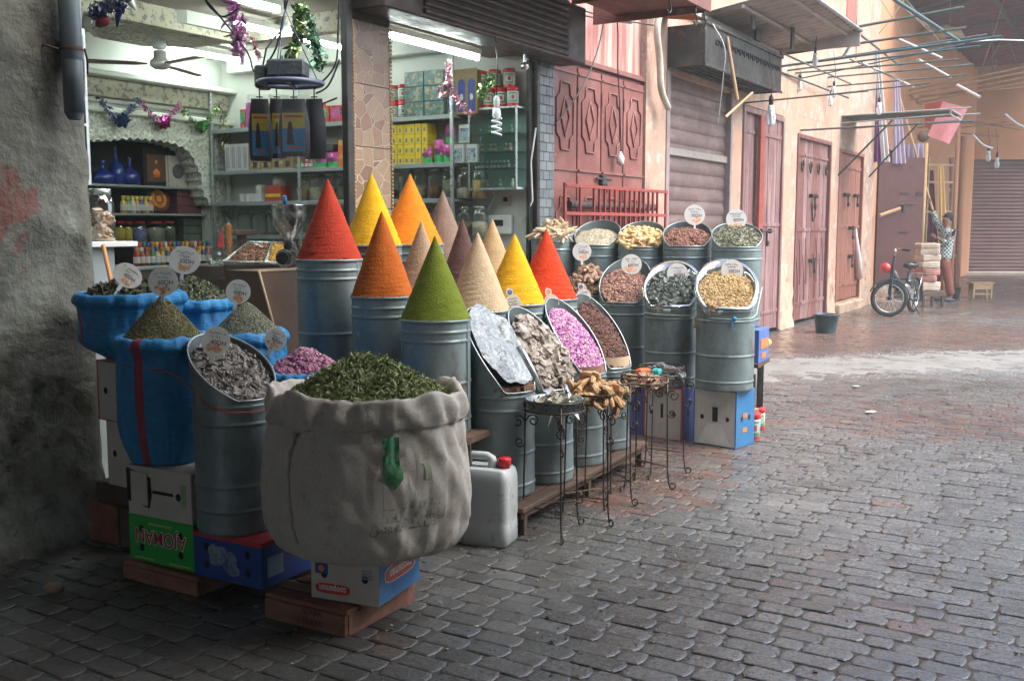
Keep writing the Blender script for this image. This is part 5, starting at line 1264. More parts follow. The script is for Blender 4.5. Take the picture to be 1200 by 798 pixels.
# print on the cream sack: shapes laid on the cloth
def on_sack(G,Q,t,a,z,off=.0035):
    """point on the sack wall: a = degrees round, z = height in sack frame"""
    n=G.shape[1]; col=(a/360*n)%n; k=int(col); f=col-k; k2=(k+1)%n
    body=[i for i in range(len(Q)) if 0<i<44]
    zs=[(G[i,k,2]*(1-f)+G[i,k2,2]*f) for i in body]
    # first crossing going up
    for j in range(6,len(body)-1):
        if zs[j]<=z<=zs[j+1]:
            u=(z-zs[j])/(zs[j+1]-zs[j]+1e-9); p=(G[body[j],k]*(1-f)+G[body[j],k2]*f)*(1-u)+(G[body[j+1],k]*(1-f)+G[body[j+1],k2]*f)*u
            r=math.hypot(p[0],p[1]); return (p[0]*(1+off/r),p[1]*(1+off/r),z)
    i=body[-1]; p=G[i,k]; return (p[0]*1.01,p[1]*1.01,z)
def sack_patch(mb,poly_fn,a0,a1,z0,z1,na=10,nz=10):
    P=np.zeros((nz,na,3)) 
    for i in range(nz):
        for j in range(na):
            a=a0+(a1-a0)*j/(na-1); lo,hi=poly_fn(j/(na-1)); z=z0+(z1-z0)*(lo+(hi-lo)*i/(nz-1)); P[i,j]=on_sack(CG,CQ,CT,a,z)
    mb.grid(P)
mb=MB(); sack_patch(mb,lambda u:(abs(u-.5)*.45,1),285,296,.27,.46); ob('green_print',mb,ink_green,CT)
def sack_text(s,size,a_c,z_c,m,slant=0):
    cu=bpy.data.curves.new('t','FONT'); cu.body=s; cu.size=size; cu.align_x='CENTER'; cu.resolution_u=2
    o=bpy.data.objects.new('t',cu); COL.objects.link(o); bpy.context.view_layer.update()
    me=bpy.data.meshes.new_from_object(o.evaluated_get(bpy.context.evaluated_depsgraph_get())); bpy.data.objects.remove(o)
    for v in me.vertices:
        a=a_c+math.degrees(v.co.x/.37); z=z_c+v.co.y+slant*v.co.x; v.co=on_sack(CG,CQ,CT,a,z,.004)
    me.materials.clear(); me.materials.append(m)
    q=bpy.data.objects.new('printed_line',me); COL.objects.link(q); q.parent=CT
ink_faint=mat('faint_green_ink',(.34,.39,.29),.8)
ink_fdark=mat('faded_black_ink',(.26,.25,.22),.8)
for z in (.16,.20,.12): 
    mb=MB(); 
    for a in np.arange(284,318,1.6):
        if random.Random(int(a*7+z*99)).random()<.72:
            sack_patch(mb,lambda u:(0,1),a,a+.9+random.Random(int(a*3)).random(),z,z+.006+.02*(random.Random(int(a*11+z*50)).random()<.35),3,3)
    ob('faded_line',mb,ink_faint if z>.13 else ink_fdark,CT)
mb=MB()
for (a0,a1,z0,z1) in ((284.5,285,.18,.3),(299,299.4,.22,.42),(304,304.4,.2,.40),(309,313,.30,.36)): sack_patch(mb,lambda u:(0,1),a0,a1,z0,z1,4,5)
ob('green_print',mb,ink_faint,CT)
sack_text('\u0633\u0648\u0644\u062a \u0633\u0648\u0644',.05,300,.135,ink_fdark,.12)
# seam down the left side
mb=MB(); mb.tube([on_sack(CG,CQ,CT,236-6*math.sin(z*7),z,.004) for z in np.linspace(.06,.47,20)],.006,6); ob('side_seam',mb,creamcloth,CT)
# cartons and pallets under the left group
AL=R(-29.5)
g=carton('fruit_carton','bright green mango carton on the reddish pallet at the left',-1.64,4.27,.08,AL,.385,.30,.20,cgreen,cgreen,holes=4)
text(g,'AJ\u25cfMAN'.replace('\u25cf','O'),.085,ink_white,(.19,-.0015,.115),(R(90),R(180),0),bold=.0035,sx=.9)
text(g,'AJOMAN',.085,ink_red,(.19,-.0024,.115),(R(90),R(180),0),bold=.0005,sx=.9)
mb=MB(); mb.box(.03,.15,-.002,-.0005,.012,.018); mb.box(.24,.36,-.002,-.0005,.012,.018); mb.box(.12,.26,-.002,-.0005,.165,.175); ob('small_print',mb,mat('faded_yellow_print',(.4,.5,.15),.6),g)
w=carton('fruit_carton','white carton with a torn flap on the green carton',-1.63,4.25,.284,AL,.375,.30,.212,cardwhite,cardwhite,holes=2)
mb=MB(); mb.box(.15,.27,-.002,-.0005,.105,.118); mb.prism([(.0,.06),(.13,.04),(.145,.10),(.14,.17),(.0,.2)],-.006,-.002,'y'); mb.mi=1
ob('slot',mb,[hole,cardwhite],w)
mb=MB(); mb.box(.03,.13,-.012,-.0065,.05,.19,.002); ob('torn_flap',mb,cardwhite,w)
mb=MB(); mb.box(.315,.345,-.002,-.0005,.07,.16); ob('faint_green_print',mb,mat('faint_green_print',(.3,.4,.2),.7),w)
b=carton('fruit_carton','dark blue carton with a pale fruit picture under the tin of bark chips',-1.30,4.06,.08,AL,.37,.34,.185,cblue,cblue,holes=4)
mb=MB(); mb.box(-.001,.371,-.0015,.341,.168,.187); ob('red_top_edge',mb,cred,b)
mb=MB()
for (cx,cz,r1,r2,a) in ((.14,.10,.055,.035,.6),(.2,.085,.04,.045,-.3),(.11,.12,.03,.025,1),(.22,.05,.035,.02,.1)):
    mb.prism([(cx+r1*math.cos(t)*math.cos(a)-r2*math.sin(t)*math.sin(a),cz+r1*math.cos(t)*math.sin(a)+r2*math.sin(t)*math.cos(a)) for t in np.linspace(0,2*math.pi,20,endpoint=False)],-.0022-.0003*cx,-.0004,'y')
ob('fruit_picture',mb,mat('pale_fruit_print',(.2,.27,.36),.6,0,.5,28,layers=[((.04,.09,.25),24,.5,.6)]),b)
mb=MB(); mb.box(.372,.373,.03,.12,.04,.12); ob('side_label',mb,mat('side_label',(.25,.35,.45),.6),b)
# coopaman carton
cA=R(-22); cx0,cy0=-.76,3.75
q=carton('fruit_carton','white and blue mango carton upside down under the big cream sack',cx0,cy0,.10,cA,.292,.33,.20,cardwhite,cblue2,holes=2)
mb=MB(); mb.prism([(x*.075+.095,y*.02+.045) for x,y in [(math.copysign(abs(math.cos(t))**.6,math.cos(t)),math.copysign(abs(math.sin(t))**.6,math.sin(t))) for t in np.linspace(0,2*math.pi,24,endpoint=False)]],-.002,-.0004,'y')
ob('red_lozenge',mb,mat('red_orange_print',(.55,.06,.03),.5),q)
text(q,'coopaman',.036,ink_white,(.095,-.0024,.045),(R(90),R(180),0),bold=.0008,sx=.78)
mb=MB(); mb.box(.02,.075,-.0018,-.0004,.10,.14); ob('blue_patch',mb,cblue,q)
mb=MB(); mb.lathe([(0,0),(.013,0),(.013,.001),(0,.001)],12,sm=False); ob('orange_dot',mb,ink_orange,q,(.047,-.0021,.12),(R(90),0,0))
mb=MB(); 
for k in range(4): mb.box(.22,.265,-.0018,-.0004,.10+k*.01,.105+k*.01)
ob('small_print',mb,mat('grey_print',(.2,.25,.35),.6),q)
mb=MB(); mb.prism([(y*.026+.085,0) if 0 else (x*.115+.165,y*.026+.085) for x,y in [(math.copysign(abs(math.cos(t))**.6,math.cos(t)),math.copysign(abs(math.sin(t))**.6,math.sin(t))) for t in np.linspace(0,2*math.pi,24,endpoint=False)]],.0,.0015,'x') if False else None
P=[(x*.115,y*.03) for x,y in [(math.copysign(abs(math.cos(t))**.6,math.cos(t)),math.copysign(abs(math.sin(t))**.6,math.sin(t))) for t in np.linspace(0,2*math.pi,24,endpoint=False)]]
mb=MB(); mb.prism(P,.0003,.0016,'x'); ob('red_lozenge',mb,MATS['red_orange_print'],q,(.292,.165,.10),(R(0),0,0))
mb=MB(); mb.prism([(a*1.06,b*1.14) for a,b in P],.0002,.0009,'x'); ob('white_outline',mb,ink_white,q,(.292,.165,.10))
text(q,'coopaman',.052,ink_white,(.2942,.165,.10),(R(90),R(180),R(90)),bold=.001,sx=.82)
def pallet(label,x,y,ang,lx,ly,h,m):
    t=thing('wooden_pallet',label,'pallet',(x,y,0),ang)
    n=5; mb=MB()
    for k in range(n):
        mb=MB(); mb.box(0,lx,k*ly/n+.009,(k+1)*ly/n-.009,h-.018,h-.001,.003); ob('top_board',mb,m,t)
    for k in (0,1):
        mb=MB(); mb.box(.003,lx-.003,(.0 if k==0 else ly-.02),(.02 if k==0 else ly),.0,h-.0185,.003); ob('side_board',mb,m,t)
    mb=MB(); mb.box(0,.02,.021,ly-.021,0,h-.0185,.002); ob('end_board',mb,m,t)
    mb=MB(); mb.box(lx-.02,lx,.021,ly-.021,0,h-.0185,.002); ob('end_board',mb,m,t)
    return t
pallet('reddish wooden pallet under the green carton at the left',-1.67,4.25,R(-31),.46,.36,.078,wood_red)
p2=pallet('wooden fruit crate turned over under the upside down mango carton',-.955,3.80,R(-30),.40,.44,.098,wood_red)
text(p2,'ATARA',.03,mat('branded_mark',(.04,.02,.015),.8),(.24,-.0008,.066),(R(90),0,0)); text(p2,'2.S.E.S.S',.03,MATS['branded_mark'],(.24,-.0008,.028),(R(90),0,0))
# far left cartons on bricks
c=carton('fruit_carton','upper white carton with red edge leaning beside the concrete pillar',-1.93,4.72,.60,R(-35),.30,.30,.28,cardwhite,cardwhite,edge=cred,holes=2)
mb=MB(); mb.box(.145,.165,-.003,-.0005,.08,.2); ob('slot',mb,hole,c)
carton('fruit_carton','lower dusty white carton beside the concrete pillar',-1.90,4.72,.29,R(-35),.30,.30,.306,cardwhite,cardwhite,holes=2)
c=thing('wooden_box','dark red wooden box on the ground in the shade of the pillar','box',(-2.02,4.78,0),R(-30))
mb=MB(); mb.box(0,.2,0,.3,0,.19,.006); ob('box_body',mb,mat('brick_red_wood',(.19,.07,.045),.85,0,.3,9),c)
mb=MB(); mb.box(.2,.42,.0,.3,0,.19,.006); ob('box_end',mb,wood_dark,c); mb=MB(); mb.box(.195,.21,-.004,0,0,.19); ob('corner_batten',mb,wood_dark,c)
mb=MB(); mb.box(.02,.40,.02,.28,.191,.288,.008); ob('box_top_block',mb,wood_dark,c)
# tin of bark chips (front left)
tx,ty=-1.13,4.12
scoop_tin('scoop_tin','big zinc tin of grey bark chips on the blue carton, front left',tx,ty,.267,.164,.545,.78,NF-.25,lean=.05,rings=(.1,.20,.45),group='scoop cut tins',d0=.2)
scoop_heap(tx-.01,ty+.005,.267,.164,.545,.78,NF-.25,fill=.95,bulge=.035,seed=51,n=950,tm=[T_leaf(1,.7,.15),T_chunk(1,.6,.15,2),T_chunk(1,.8,.12,6)],size=.028,flat=.55,m=m_chips,label='flaky grey bark chips in the front left zinc tin',name='bark_chips',cat='spice')
# red cord round the group at left
mb=MB(); P=[PY(*a) for a in ((206,428,4.17),(240,446,4.02),(290,463,3.95),(316,470,3.98))]
P=[(-1.60,4.18,.93),(-1.40,4.16,.90),(-1.27,4.04,.85),(-1.20,3.955,.80),(-1.10,3.945,.772),(-1.0,4.0,.765),(-.945,4.12,.78)]
mb.tube(P,.003,5); ob('cord',mb,mat('red_cord',(.35,.05,.05),.6),None,(0,0,0),0,'thin dull red cord running round the striped sack and front left tin','cord')
# ------------------------------------------------------------------ price cards
def price_card(px,py,Y,rpx,lab,tilt=0,sx=1,price='60',seed=0,stalk=.05,back=R(8),writing=True,turn=0):
    p=PY(px,py,Y); r=rpx/1200*Y
    t=thing('price_card',lab,'price card',p,(R(90)-back,tilt,turn),'round price cards')
    if True: t.rotation_euler=Matrix.Rotation(turn,3,'Z').to_euler() if False else (R(90)-back,tilt,turn)
    mb=MB(); n=32; P=[(r*sx*math.cos(a),r*math.sin(a)) for a in np.linspace(0,2*math.pi,n,endpoint=False)]
    mb.prism(P,-.0012,0); ob('card',mb,card,t)
    mb=MB(); rs=random.Random(seed+int(px))
    for k in range(5):
        cx=rs.uniform(-.6,.45)*r*sx; cy_=-r*rs.uniform(.35,.7); w=rs.uniform(.1,.22)*r; h=rs.uniform(.12,.3)*r
        P=[(cx+w*(1+.4*math.sin(3*a+k))*math.cos(a),cy_+h*(1+.3*math.sin(5*a))*math.sin(a)) for a in np.linspace(0,2*math.pi,14,endpoint=False)]
        P=[(a,b) for a,b in P]; 
        if max(math.hypot(a/sx,b) for a,b in P)<r*.97: mb.prism(P,.0002,.0006+.0001*k)
    mb.box(-.25*r,.5*r,-.62*r,-.42*r,.0002,.0012); ob('picture',mb,mat('orange_camel_print',(.66,.3,.13),.6,0,.3,60,layers=[((.75,.65,.5),70,.5,.6)]),t)
    if writing:
        mb=MB()
        for ln,(yy,w,amp) in enumerate(((.55,.62,.10),(.28,.38,.09))):
            x=-w; P=[]
            while x<w:
                P.append((x*r*sx,(yy+rs.uniform(-amp,amp))*r,.0008)); x+=rs.uniform(.05,.11)
                if rs.random()<.12 and len(P)>2: mb.tube(P,r*.018,4); P=[]; x+=.08
            if len(P)>1: mb.tube(P,r*.018,4)
        mb2=mb; ob('handwriting',mb,ink_blue if seed%2 else ink_dark,t)
        text(t,price+'DH',r*.42,ink_dark,(.18*r,-.08*r,.0008),(0,0,0),'price',.0003)
    if stalk:
        mb=MB(); mb.box(-.004,.004,-r-stalk,-r*.9,-.002,-.0013); mb.box(-.008,.008,-r-.028,-r*.96,-.0012,.0012); ob('clip',mb,whiteplastic,t)
    return t
price_card(216,305,5.0,16.5,'round price card on the green leaf sack at the back left',.15,1.1,'50',1)
price_card(150,323,4.55,14,'tilted price card among the dark bay leaves',.65,1.2,'40',2,turn=.5)
price_card(191,330,4.33,17.5,'large upright price card on the olive green herb cone',0,1,'60',3)
price_card(279,342,4.78,14.5,'price card on the grey green herb heap',.2,1,'60',4)
price_card(253,400,4.10,18,'price card clipped to the tin of grey bark chips',.18,.92,'40',5,back=R(15))
price_card(323,398,4.42,13.5,'price card leaning on the purple rose buds',.45,.95,'90',6)
price_card(682,295,7.72,11,'small price card on the cinnamon bark',.0,1,'50',7,stalk=.03)
price_card(740,310,7.66,12,'price card in the tin of brown pods',0,1,'60',8,stalk=.03)
price_card(794,321,7.36,12.5,'price card in the tin of curled grey leaves',0,1,'60',9,stalk=.03)
price_card(858,317,7.07,13,'price card on the golden dried flowers',0,1,'50',10,stalk=.03)
price_card(814,252,8.14,12,'price card clipped to the star anise tin in the back row',0,1,'70',11,stalk=.05)
price_card(863,257,7.9,12,'price card on the sage in the back row',.0,1,'40',12,stalk=.03)
for i,(px,py,Y,l,c2) in enumerate(((564,372,5.26,'plastic filled tin',(.6,.1,.08)),(601,354,5.55,'clay rock tin',(.06,.12,.4)),(646,353,5.95,'pink rose bud tin',(.6,.3,.15)),(684,346,6.36,'clove tin',(.1,.15,.35)))):
    p=PY(px,py,Y); t=thing('clip_card','small white price card with a coloured figure on the '+l,'price card',p,(R(82),-.15,.1),'small clip price cards')
    r=.045; mb=MB(); mb.prism([(r*math.cos(a),r*1.15*math.sin(a)-.01) for a in np.linspace(-.35,math.pi+.35,20)],-.001,0); ob('card',mb,card,t)
    mb=MB(); rs=random.Random(i)
    for yy in (.018,.002,-.012): mb.tube([(x,yy+rs.uniform(-.004,.004),.0008) for x in np.linspace(-.024,.024,9)],.0014,4)
    ob('handwriting',mb,ink_dark,t)
    mb=MB(); mb.prism([(.02*math.cos(a)-.008,.045+.024*(1+.2*math.sin(4*a))*math.sin(a)+.01) for a in np.linspace(0,2*math.pi,18,endpoint=False)],-.0035,-.0015); ob('figure_card',mb,card,t)
    mb=MB(); mb.prism([(.013*math.cos(a)-.008,.055+.015*math.sin(a)) for a in np.linspace(0,2*math.pi,14,endpoint=False)],-.0012,-.0004); ob('figure_print',mb,mat('figure_ink_%s'%('red','blue','orange','navy')[i],c2,.5,0,.3,90,layers=[((.7,.65,.6),90,.55,.6)]),t)
# ------------------------------------------------------------------ lit shop interior (wall frame)
def wt(name,label,cat,s,y,z,rot=0,group=None): return thing(name,label,cat,W(s,y,z),A+rot,group)
tubem=lamp_mat('fluorescent_tube_light',(.86,1.0,.95),TUBE)
def tube_lamp(s0,s1,y,z,lab,fix=True):
    t=wt('tube_lamp',lab,'tube lamp',s0,y,z)
    mb=MB(); mb.cyl((0,0,0),(s1-s0,0,0),.017,n=10); ob('tube',mb,tubem,t)
    mb=MB(); mb.box(-.03,s1-s0+.03,-.025,.025,.024,.07,.004); mb.box(-.03,-.005,-.02,.02,-.02,.024); mb.box(s1-s0+.005,s1-s0+.03,-.02,.02,-.02,.024); ob('fitting',mb,whiteplastic,t)
    return t
p=toW(PZ(325,12,3.02)); tube_lamp(p[0]-1.25,p[0],p[1],3.02,'bright white tube lamp on the ceiling at the top of the left opening')
p=toW(PZ(458,44,2.80)); q=toW(PZ(562,68,2.80)); tube_lamp(p[0]-.1,min(q[0],10.0),max(.12,(p[1]+q[1])/2),2.80,'bright tube lamp just behind the shutter of the right opening')
p=PW(470,72,1.6); tube_lamp(8.5,9.9,1.75,3.05,'second tube lamp deeper in the right opening')
tube_lamp(6.3,7.5,2.9,3.08,'tube lamp at the far left of the shop ceiling'); tube_lamp(9.0,9.95,3.2,3.08,'short tube lamp near the back corner of the shop ceiling')
# fan
fx,fy=ROSE[0]-.05,ROSE[1]-.02
t_=PW(185,75,fy); fz=t_[2]
fan=wt('ceiling_fan','brown bladed ceiling fan with a grey hub below the octagonal ceiling rose','fan',fx,fy,fz)
mb=MB(); mb.cyl((0,0,.05),(0,0,RH-.12-fz),.014); mb.lathe([(0,.28),(.05,.27),(.055,.20),(0,.19)],16,(0,0,RH-.12-fz-.30)); ob('down_rod',mb,mat('pale_grey_paint',(.5,.52,.52),.4),fan)
mb=MB(); mb.lathe([(0,-.045),(.05,-.04),(.08,-.02),(.085,.0),(.08,.025),(.05,.05),(.05,.10),(.03,.11),(0,.11)],24); ob('hub',mb,mat('pale_hub',(.5,.5,.46),.35,.3),fan)
for k in range(3):
    a=R(20+120*k); mb=MB().at((0,0,0),a); mb.add([(.10,-.03,0),(.2,-.055,-.004),(.60,-.06,-.008),(.64,0,-.006),(.60,.06,.006),(.2,.055,.006),(.10,.03,0)],[tuple(range(7))]); mb.add([(.10,-.03,-.006),(.2,-.055,-.010),(.60,-.06,-.014),(.64,0,-.012),(.60,.06,.0),(.2,.055,.0),(.10,.03,-.006)],[tuple(range(7))[::-1]]); ob('blade',mb,mat('fan_blade_brown',(.26,.14,.09),.4),fan)
# small ceiling spot
mb=MB(); mb.lathe([(0,.0),(.03,.0),(.04,-.06),(.03,-.1),(0,-.1)],14); p=toW(PZ(233,60,RH)); ob('ceiling_spot',mb,mat('patterned_chrome',(.3,.3,.28),.3,.7,.6,30),None,W(min(p[0],9.9),min(p[1],3.4),RH),0,'small round ceiling spot right of the fan','ceiling spot')
# shelving on the right wall
shv=wt('wall_shelving','long grey wall shelving with five levels along the right wall of the shop','shelving',9.84,.60,0)
SZ=[2.42,2.02,1.72,1.40,1.05]
for z in SZ:
    mb=MB(); mb.box(0,.275,0,2.9,z-.022,z,.002); mb.box(-.006,.0,0,2.9,z-.032,z+.006,.002); ob('shelf',mb,shelfm,shv)
for y in (.0,1.72,2.86):
    mb=MB(); mb.box(-.012,.012,y,y+.03,.06,2.95,.002); ob('upright',mb,alu,shv)
mb=MB(); mb.box(-.012,.012,1.1,1.13,.06,1.05,.002); ob('upright',mb,alu,shv)
# product builders; faces look towards -s
def pbox(name,label,s,y,z,w,d,h,m,m2=None,group=None,panel=None,rot=0,cat='box'):
    t=wt(name,label,cat,s,y,z,rot,group)
    mb=MB(); mb.box(0,d,0,w,0,h,.002); ob('box_body',mb,m,t)
    if m2:
        mb=MB(); a,b,c_,e=panel or (.15,.85,.2,.8); mb.box(-.0012,0,w*a,w*b,h*c_,h*e); ob('box_print',mb,m2,t)
    return t
def dup(t,s,y,z,label=None,rot=None):
    return copy_tree(t,W(s,y,z),A+(rot or 0),label)
yb=mat('yellow_box',(.72,.52,.02),.5,0,.06,9); ypr=mat('box_print_blue',(.15,.18,.3),.5)
y0=pbox('tea_box','small yellow box, first from the left, row first from the bottom of the tall stack',9.87,1.22,2.022,.062,.14,.085,yb,ypr,'yellow boxes on the shelf',(.35,.65,.2,.6))
for r in range(4):
    for k in range(6 if r<4 else 4):
        if (r,k)==(0,0): continue
        dup(y0,9.87+.004*((r*3+k)%3),1.22-.0645*k,2.022+.0865*r,'small yellow box, %s from the left, row %s from the bottom of the tall stack'%(ORD[k],ORD[r]))
for r in range(2):
    for k in range(3): dup(y0,9.85,1.36+.0645*k,2.022+.0865*r,'small yellow box, %s from the right, %s row of the low stack'%(ORD[k],('lower','upper')[r]))
bagpink=mat('pink_bag',(.55,.04,.3),.35,0,.2,30,layers=[((.75,.5,.65),30,.55,.62)]); baggreen=mat('green_bag_foot',(.04,.42,.12),.35,0,.15,20); bagblue=mat('pale_blue_pack',(.35,.5,.55),.4,0,.3,20,layers=[((.06,.08,.2),14,.5,.56),((.6,.55,.4),20,.58,.62)])
def bag(label,y,z,w=.11,h=.16,top=bagpink,bot=baggreen,s=9.86,group='printed tea bags'):
    t=wt('tea_bag',label,'packet',s,y,z,0,group)
    G=np.zeros((9,7,3))
    for side,sg in ((0,-1),(1,1)):
        for i in range(9):
            for j in range(7):
                u,v=j/6,i/8; G[i,j]=(sg*.028*math.sin(math.pi*u)**.6*(1-v)**.5*(1 if v<1 else 0)+.03,u*w,v*h)
        for nm,sl,m_ in (('bag_foot',slice(0,4),bot),('bag_front',slice(3,9),top)):
            mb=MB(); mb.grid(G[sl]+np.array([.0,0,0]) if side else G[sl][:, ::-1]); ob(nm,mb,m_,t)
    mb=MB(); th=np.linspace(0,2*math.pi,16,endpoint=False); mb.prism([(w*.5+w*.3*math.cos(a),h*.5+h*.13*math.sin(a)) for a in th],-.004,-.002,'x'); ob('bag_print',mb,mat('dark_print',(.12,.05,.1),.5),t)
    return t
bag('pink and green tea bag, leftmost on the middle shelf',.86,2.022,.10,.15); bag('tall pink and green tea bag, second on the middle shelf',.745,2.022,.105,.20,s=9.88); bag('pink and green tea bag, third on the middle shelf',.635,2.022,.10,.155); bag('pink tea bag stacked on top in the upper right',.655,2.185,.10,.16,s=9.92)
for k,(yy,zz,lb) in enumerate(((.53,2.022,'pale blue picture pack at the right end of the middle shelf, front'),(.41,2.022,'white and blue picture pack nearest the glass cabinet'),(.50,2.19,'pale blue picture pack standing on the others'))):
    pbox('picture_pack',lb,9.88+.02*k,yy,zz,.10,.05,.15,mat('white_pack',(.62,.64,.6),.4),bagblue,'picture packs',(.08,.92,.08,.8))
# top shelf: tubs, photo boxes, gold box
def wtub(s,y,z,lab,r=.045,h=.15): 
    t=plastic_tub(*W(s,y,z),lab,r,h); t.rotation_euler=(0,0,A-R(60)); return t
tb0=wtub(9.93,1.30,2.42,'white tub with red lid, lower left of the stack of four',.043,.145)
for (y,z,l_) in ((1.19,2.42,'lower right'),(1.30,2.567,'upper left'),(1.19,2.567,'upper right')): copy_tree(tb0,W(9.93,y,z),A-R(60),'white tub with red lid, %s of the stack of four'%l_)
photobox=mat('green_photo_box',(.06,.12,.09),.35,0,.4,22,layers=[((.4,.35,.22),20,.5,.58),((.05,.25,.3),16,.55,.62),((.45,.12,.08),28,.64,.67)])
pb=pbox('photo_box','green picture box, bottom right one of the block of six',9.87,.93,2.422,.20,.2,.125,mat('teal_box',(.06,.2,.2),.4),photobox,'green picture boxes',(.03,.97,.05,.95))
for r in range(3):
    for k in range(2):
        if (r,k)!=(0,0): dup(pb,9.87,.93-.21*k if k else .93,2.422+.128*r,'green picture box, %s %s one of the block of six'%(('bottom','middle','top')[r],('right','left')[k]))
gold=mat('dull_gold_box',(.22,.15,.05),.45,0,.2,14); navy=mat('navy_panel',(.015,.04,.25),.35,0,.2,20,layers=[((.6,.55,.4),22,.66,.68)])
g=wt('gift_box','tall dull gold box with three royal blue arched panels on the top shelf','box',9.90,.40,2.422)
mb=MB(); mb.box(0,.16,0,.31,0,.36,.003); mb.box(-.004,.0,0,.31,.33,.37,.001); ob('box_body',mb,gold,g)
for k in range(3):
    mb=MB(); c=.055+.1*k; mb.prism([(c-.036,.02),(c+.036,.02),(c+.036,.25)]+[(c+.036*math.cos(a),.25+.04*math.sin(a)) for a in np.linspace(.3,math.pi-.3,7)]+[(c-.036,.25)],-.002,-.0005,'x'); ob('blue_panel',mb,navy,g)
    mb=MB(); mb.prism([(c+.016*math.cos(a),.14+.028*math.sin(a)) for a in np.linspace(0,6.283,14,endpoint=False)],-.0035,-.0022,'x'); ob('pale_emblem',mb,mat('pale_emblem',(.6,.58,.48),.5,0,.3,60),g)
# glass cabinet at the right jamb
cb=wt('glass_cabinet','small aluminium framed glass cabinet on the right wall with bottles inside','cabinet',9.93,.04,1.80)
mb=MB(); e=.014
for (x,y) in ((0,0),(0,.46),(.18,0),(.18,.46)): mb.box(x-e/2,x+e/2,y-e/2,y+e/2,0,.66)
for z in (0,.66):
    for y in (0,.46): mb.box(e/2,.18-e/2,y-e/2,y+e/2,z-e/2,z+e/2)
    for x in (0,.18): mb.box(x-e/2,x+e/2,-e/2,.46+e/2,z-e/2-.0005,z+e/2)
ob('frame',mb,alu,cb)
mb=MB(); mb.box(.004,.18,.004,.456,.008,.014); mb.box(.004,.18,.004,.456,.662,.668); mb.box(.172,.18,.004,.456,.014,.65); ob('cabinet_back',mb,mat('pale_teal_panel',(.42,.55,.52),.4,0,.05,4),cb)
for z in (.16,.30,.45): mb=MB(); mb.box(.01,.17,.006,.454,z,z+.005); ob('glass_shelf',mb,g_teal,cb)
mb=MB(); mb.box(-.003,.0,.008,.452,.01,.65); ob('glass_door',mb,g_teal,cb)
rs=random.Random(3)
amber=mat('amber_liquid',(.55,.18,.03),.3); yel=mat('yellow_liquid',(.5,.45,.05),.3); dk=mat('dark_red_bottle',(.12,.03,.03),.3)
def vial(label,s,y,z,h,r,m_,cap=whiteplastic,group='small bottles in the glass cabinet'):
    t=wt('small_bottle',label,'bottle',s,y,z,0,group)
    mb=MB(); mb.lathe([(0,0),(r,0),(r,h*.6),(r*.5,h*.75),(r*.5,h*.8),(0,h*.8)],10); ob('bottle_body',mb,m_,t)
    mb=MB(); mb.lathe([(r*.6,h*.78),(r*.65,h),(0,h)],10); ob('cap',mb,cap,t)
    mb=MB(); mb.lathe([(r*1.03,h*.15),(r*1.03,h*.5)],10); ob('label',mb,card,t)
    return t
for z,ys,m_,cap,lb in ((.014,(.08,.2,.33),yel,whiteplastic,'small yellow bottle on the bottom level of the cabinet'),(.166,(.05,.12,.16,.20,.24,.28,.33,.37,.41),dk,whiteplastic,'small dark bottle in the row on the second level'),(.306,(.10,.14,.25,.29,.38),amber,whiteplastic,'small amber bottle on the third level'),(.456,(.09,.2,.30),yel,whiteplastic,'small yellow green bottle on the upper level')):
    v0=None
    for yv in ys:
        if v0 is None: v0=vial(lb+', first from the right',10.0,.04+yv,1.80+z,.07,.016,m_,cap)
        else: copy_tree(v0,W(10.0,.04+yv,1.80+z),A,lb+', %s from the right'%ORD[ys.index(yv)])
for k,(yy,zz) in enumerate(((.44,0),(.32,0),(.20,0),(.085,0))):
    (wtub(10.0,yy+.03,2.475,'white tub with red lid, '+ORD[k]+' from the left in the bottom row on the cabinet',.048,.15))
for k,yy in enumerate((.40,.26,.12)): wtub(10.0,yy+.03,2.627,'white tub with red lid, '+ORD[k]+' from the left in the top row above the cabinet',.048,.15)
# jars
cont={'cocoa':(.2,.07,.04),'cream':(.55,.48,.35),'shell':(.3,.28,.2),'brown':(.28,.2,.12),'dark':(.1,.06,.04),'green':(.12,.14,.06),'ochre':(.5,.33,.12),'violet':(.2,.18,.4),'yellow':(.7,.5,.05)}
def jar(label,s,y,z,r,h,c,fill=.5,lidm=None,group='glass jars on the shelves'):
    t=wt('glass_jar',label,'jar',s,y,z,0,group)
    mb=MB(); mb.lathe([(0,.004),(r*.92,.0),(r,.012),(r,h*.72),(r*.85,h*.83),(r*.72,h*.86),(r*.72,h*.92)],22); ob('jar_glass',mb,g_clear,t)
    mb=MB(); mb.lathe([(0,.006),(r*.93,.006),(r*.95,h*fill*.92),(r*.5,h*fill),(0,h*fill*1.04)],18); ob('jar_contents',mb,mat('jar_'+c,cont[c],.85,0,.3,40,.5,80),t)
    mb=MB(); mb.lathe([(r*.74,h*.88),(r*.78,h*.89),(r*.78,h*.98),(r*.7,h),(0,h)],22); ob('lid',mb,lidm or glass('jar_lid_glass',(.7,.78,.76),.3),t)
    return t
cs_=['dark','brown','shell','cocoa','shell','cream','ochre']
for k in range(7): jar('jar of %s goods, %s from the left on the right opening jar shelf'%({'shell':'grey','cocoa':'red brown'}.get(cs_[k],cs_[k]),ORD[k]),9.98,1.36-.155*k,1.722,.07,.27,cs_[k],(.35,.3,.45,.45,.6,.35,.6)[k])
for k in range(7): jar('glass jar on the lowest visible shelf of the right opening, %s from the left'%ORD[k],9.98,1.36-.155*k,1.402,.07,.26,['brown','green','cream','ochre','dark','brown','cream'][k],.5)
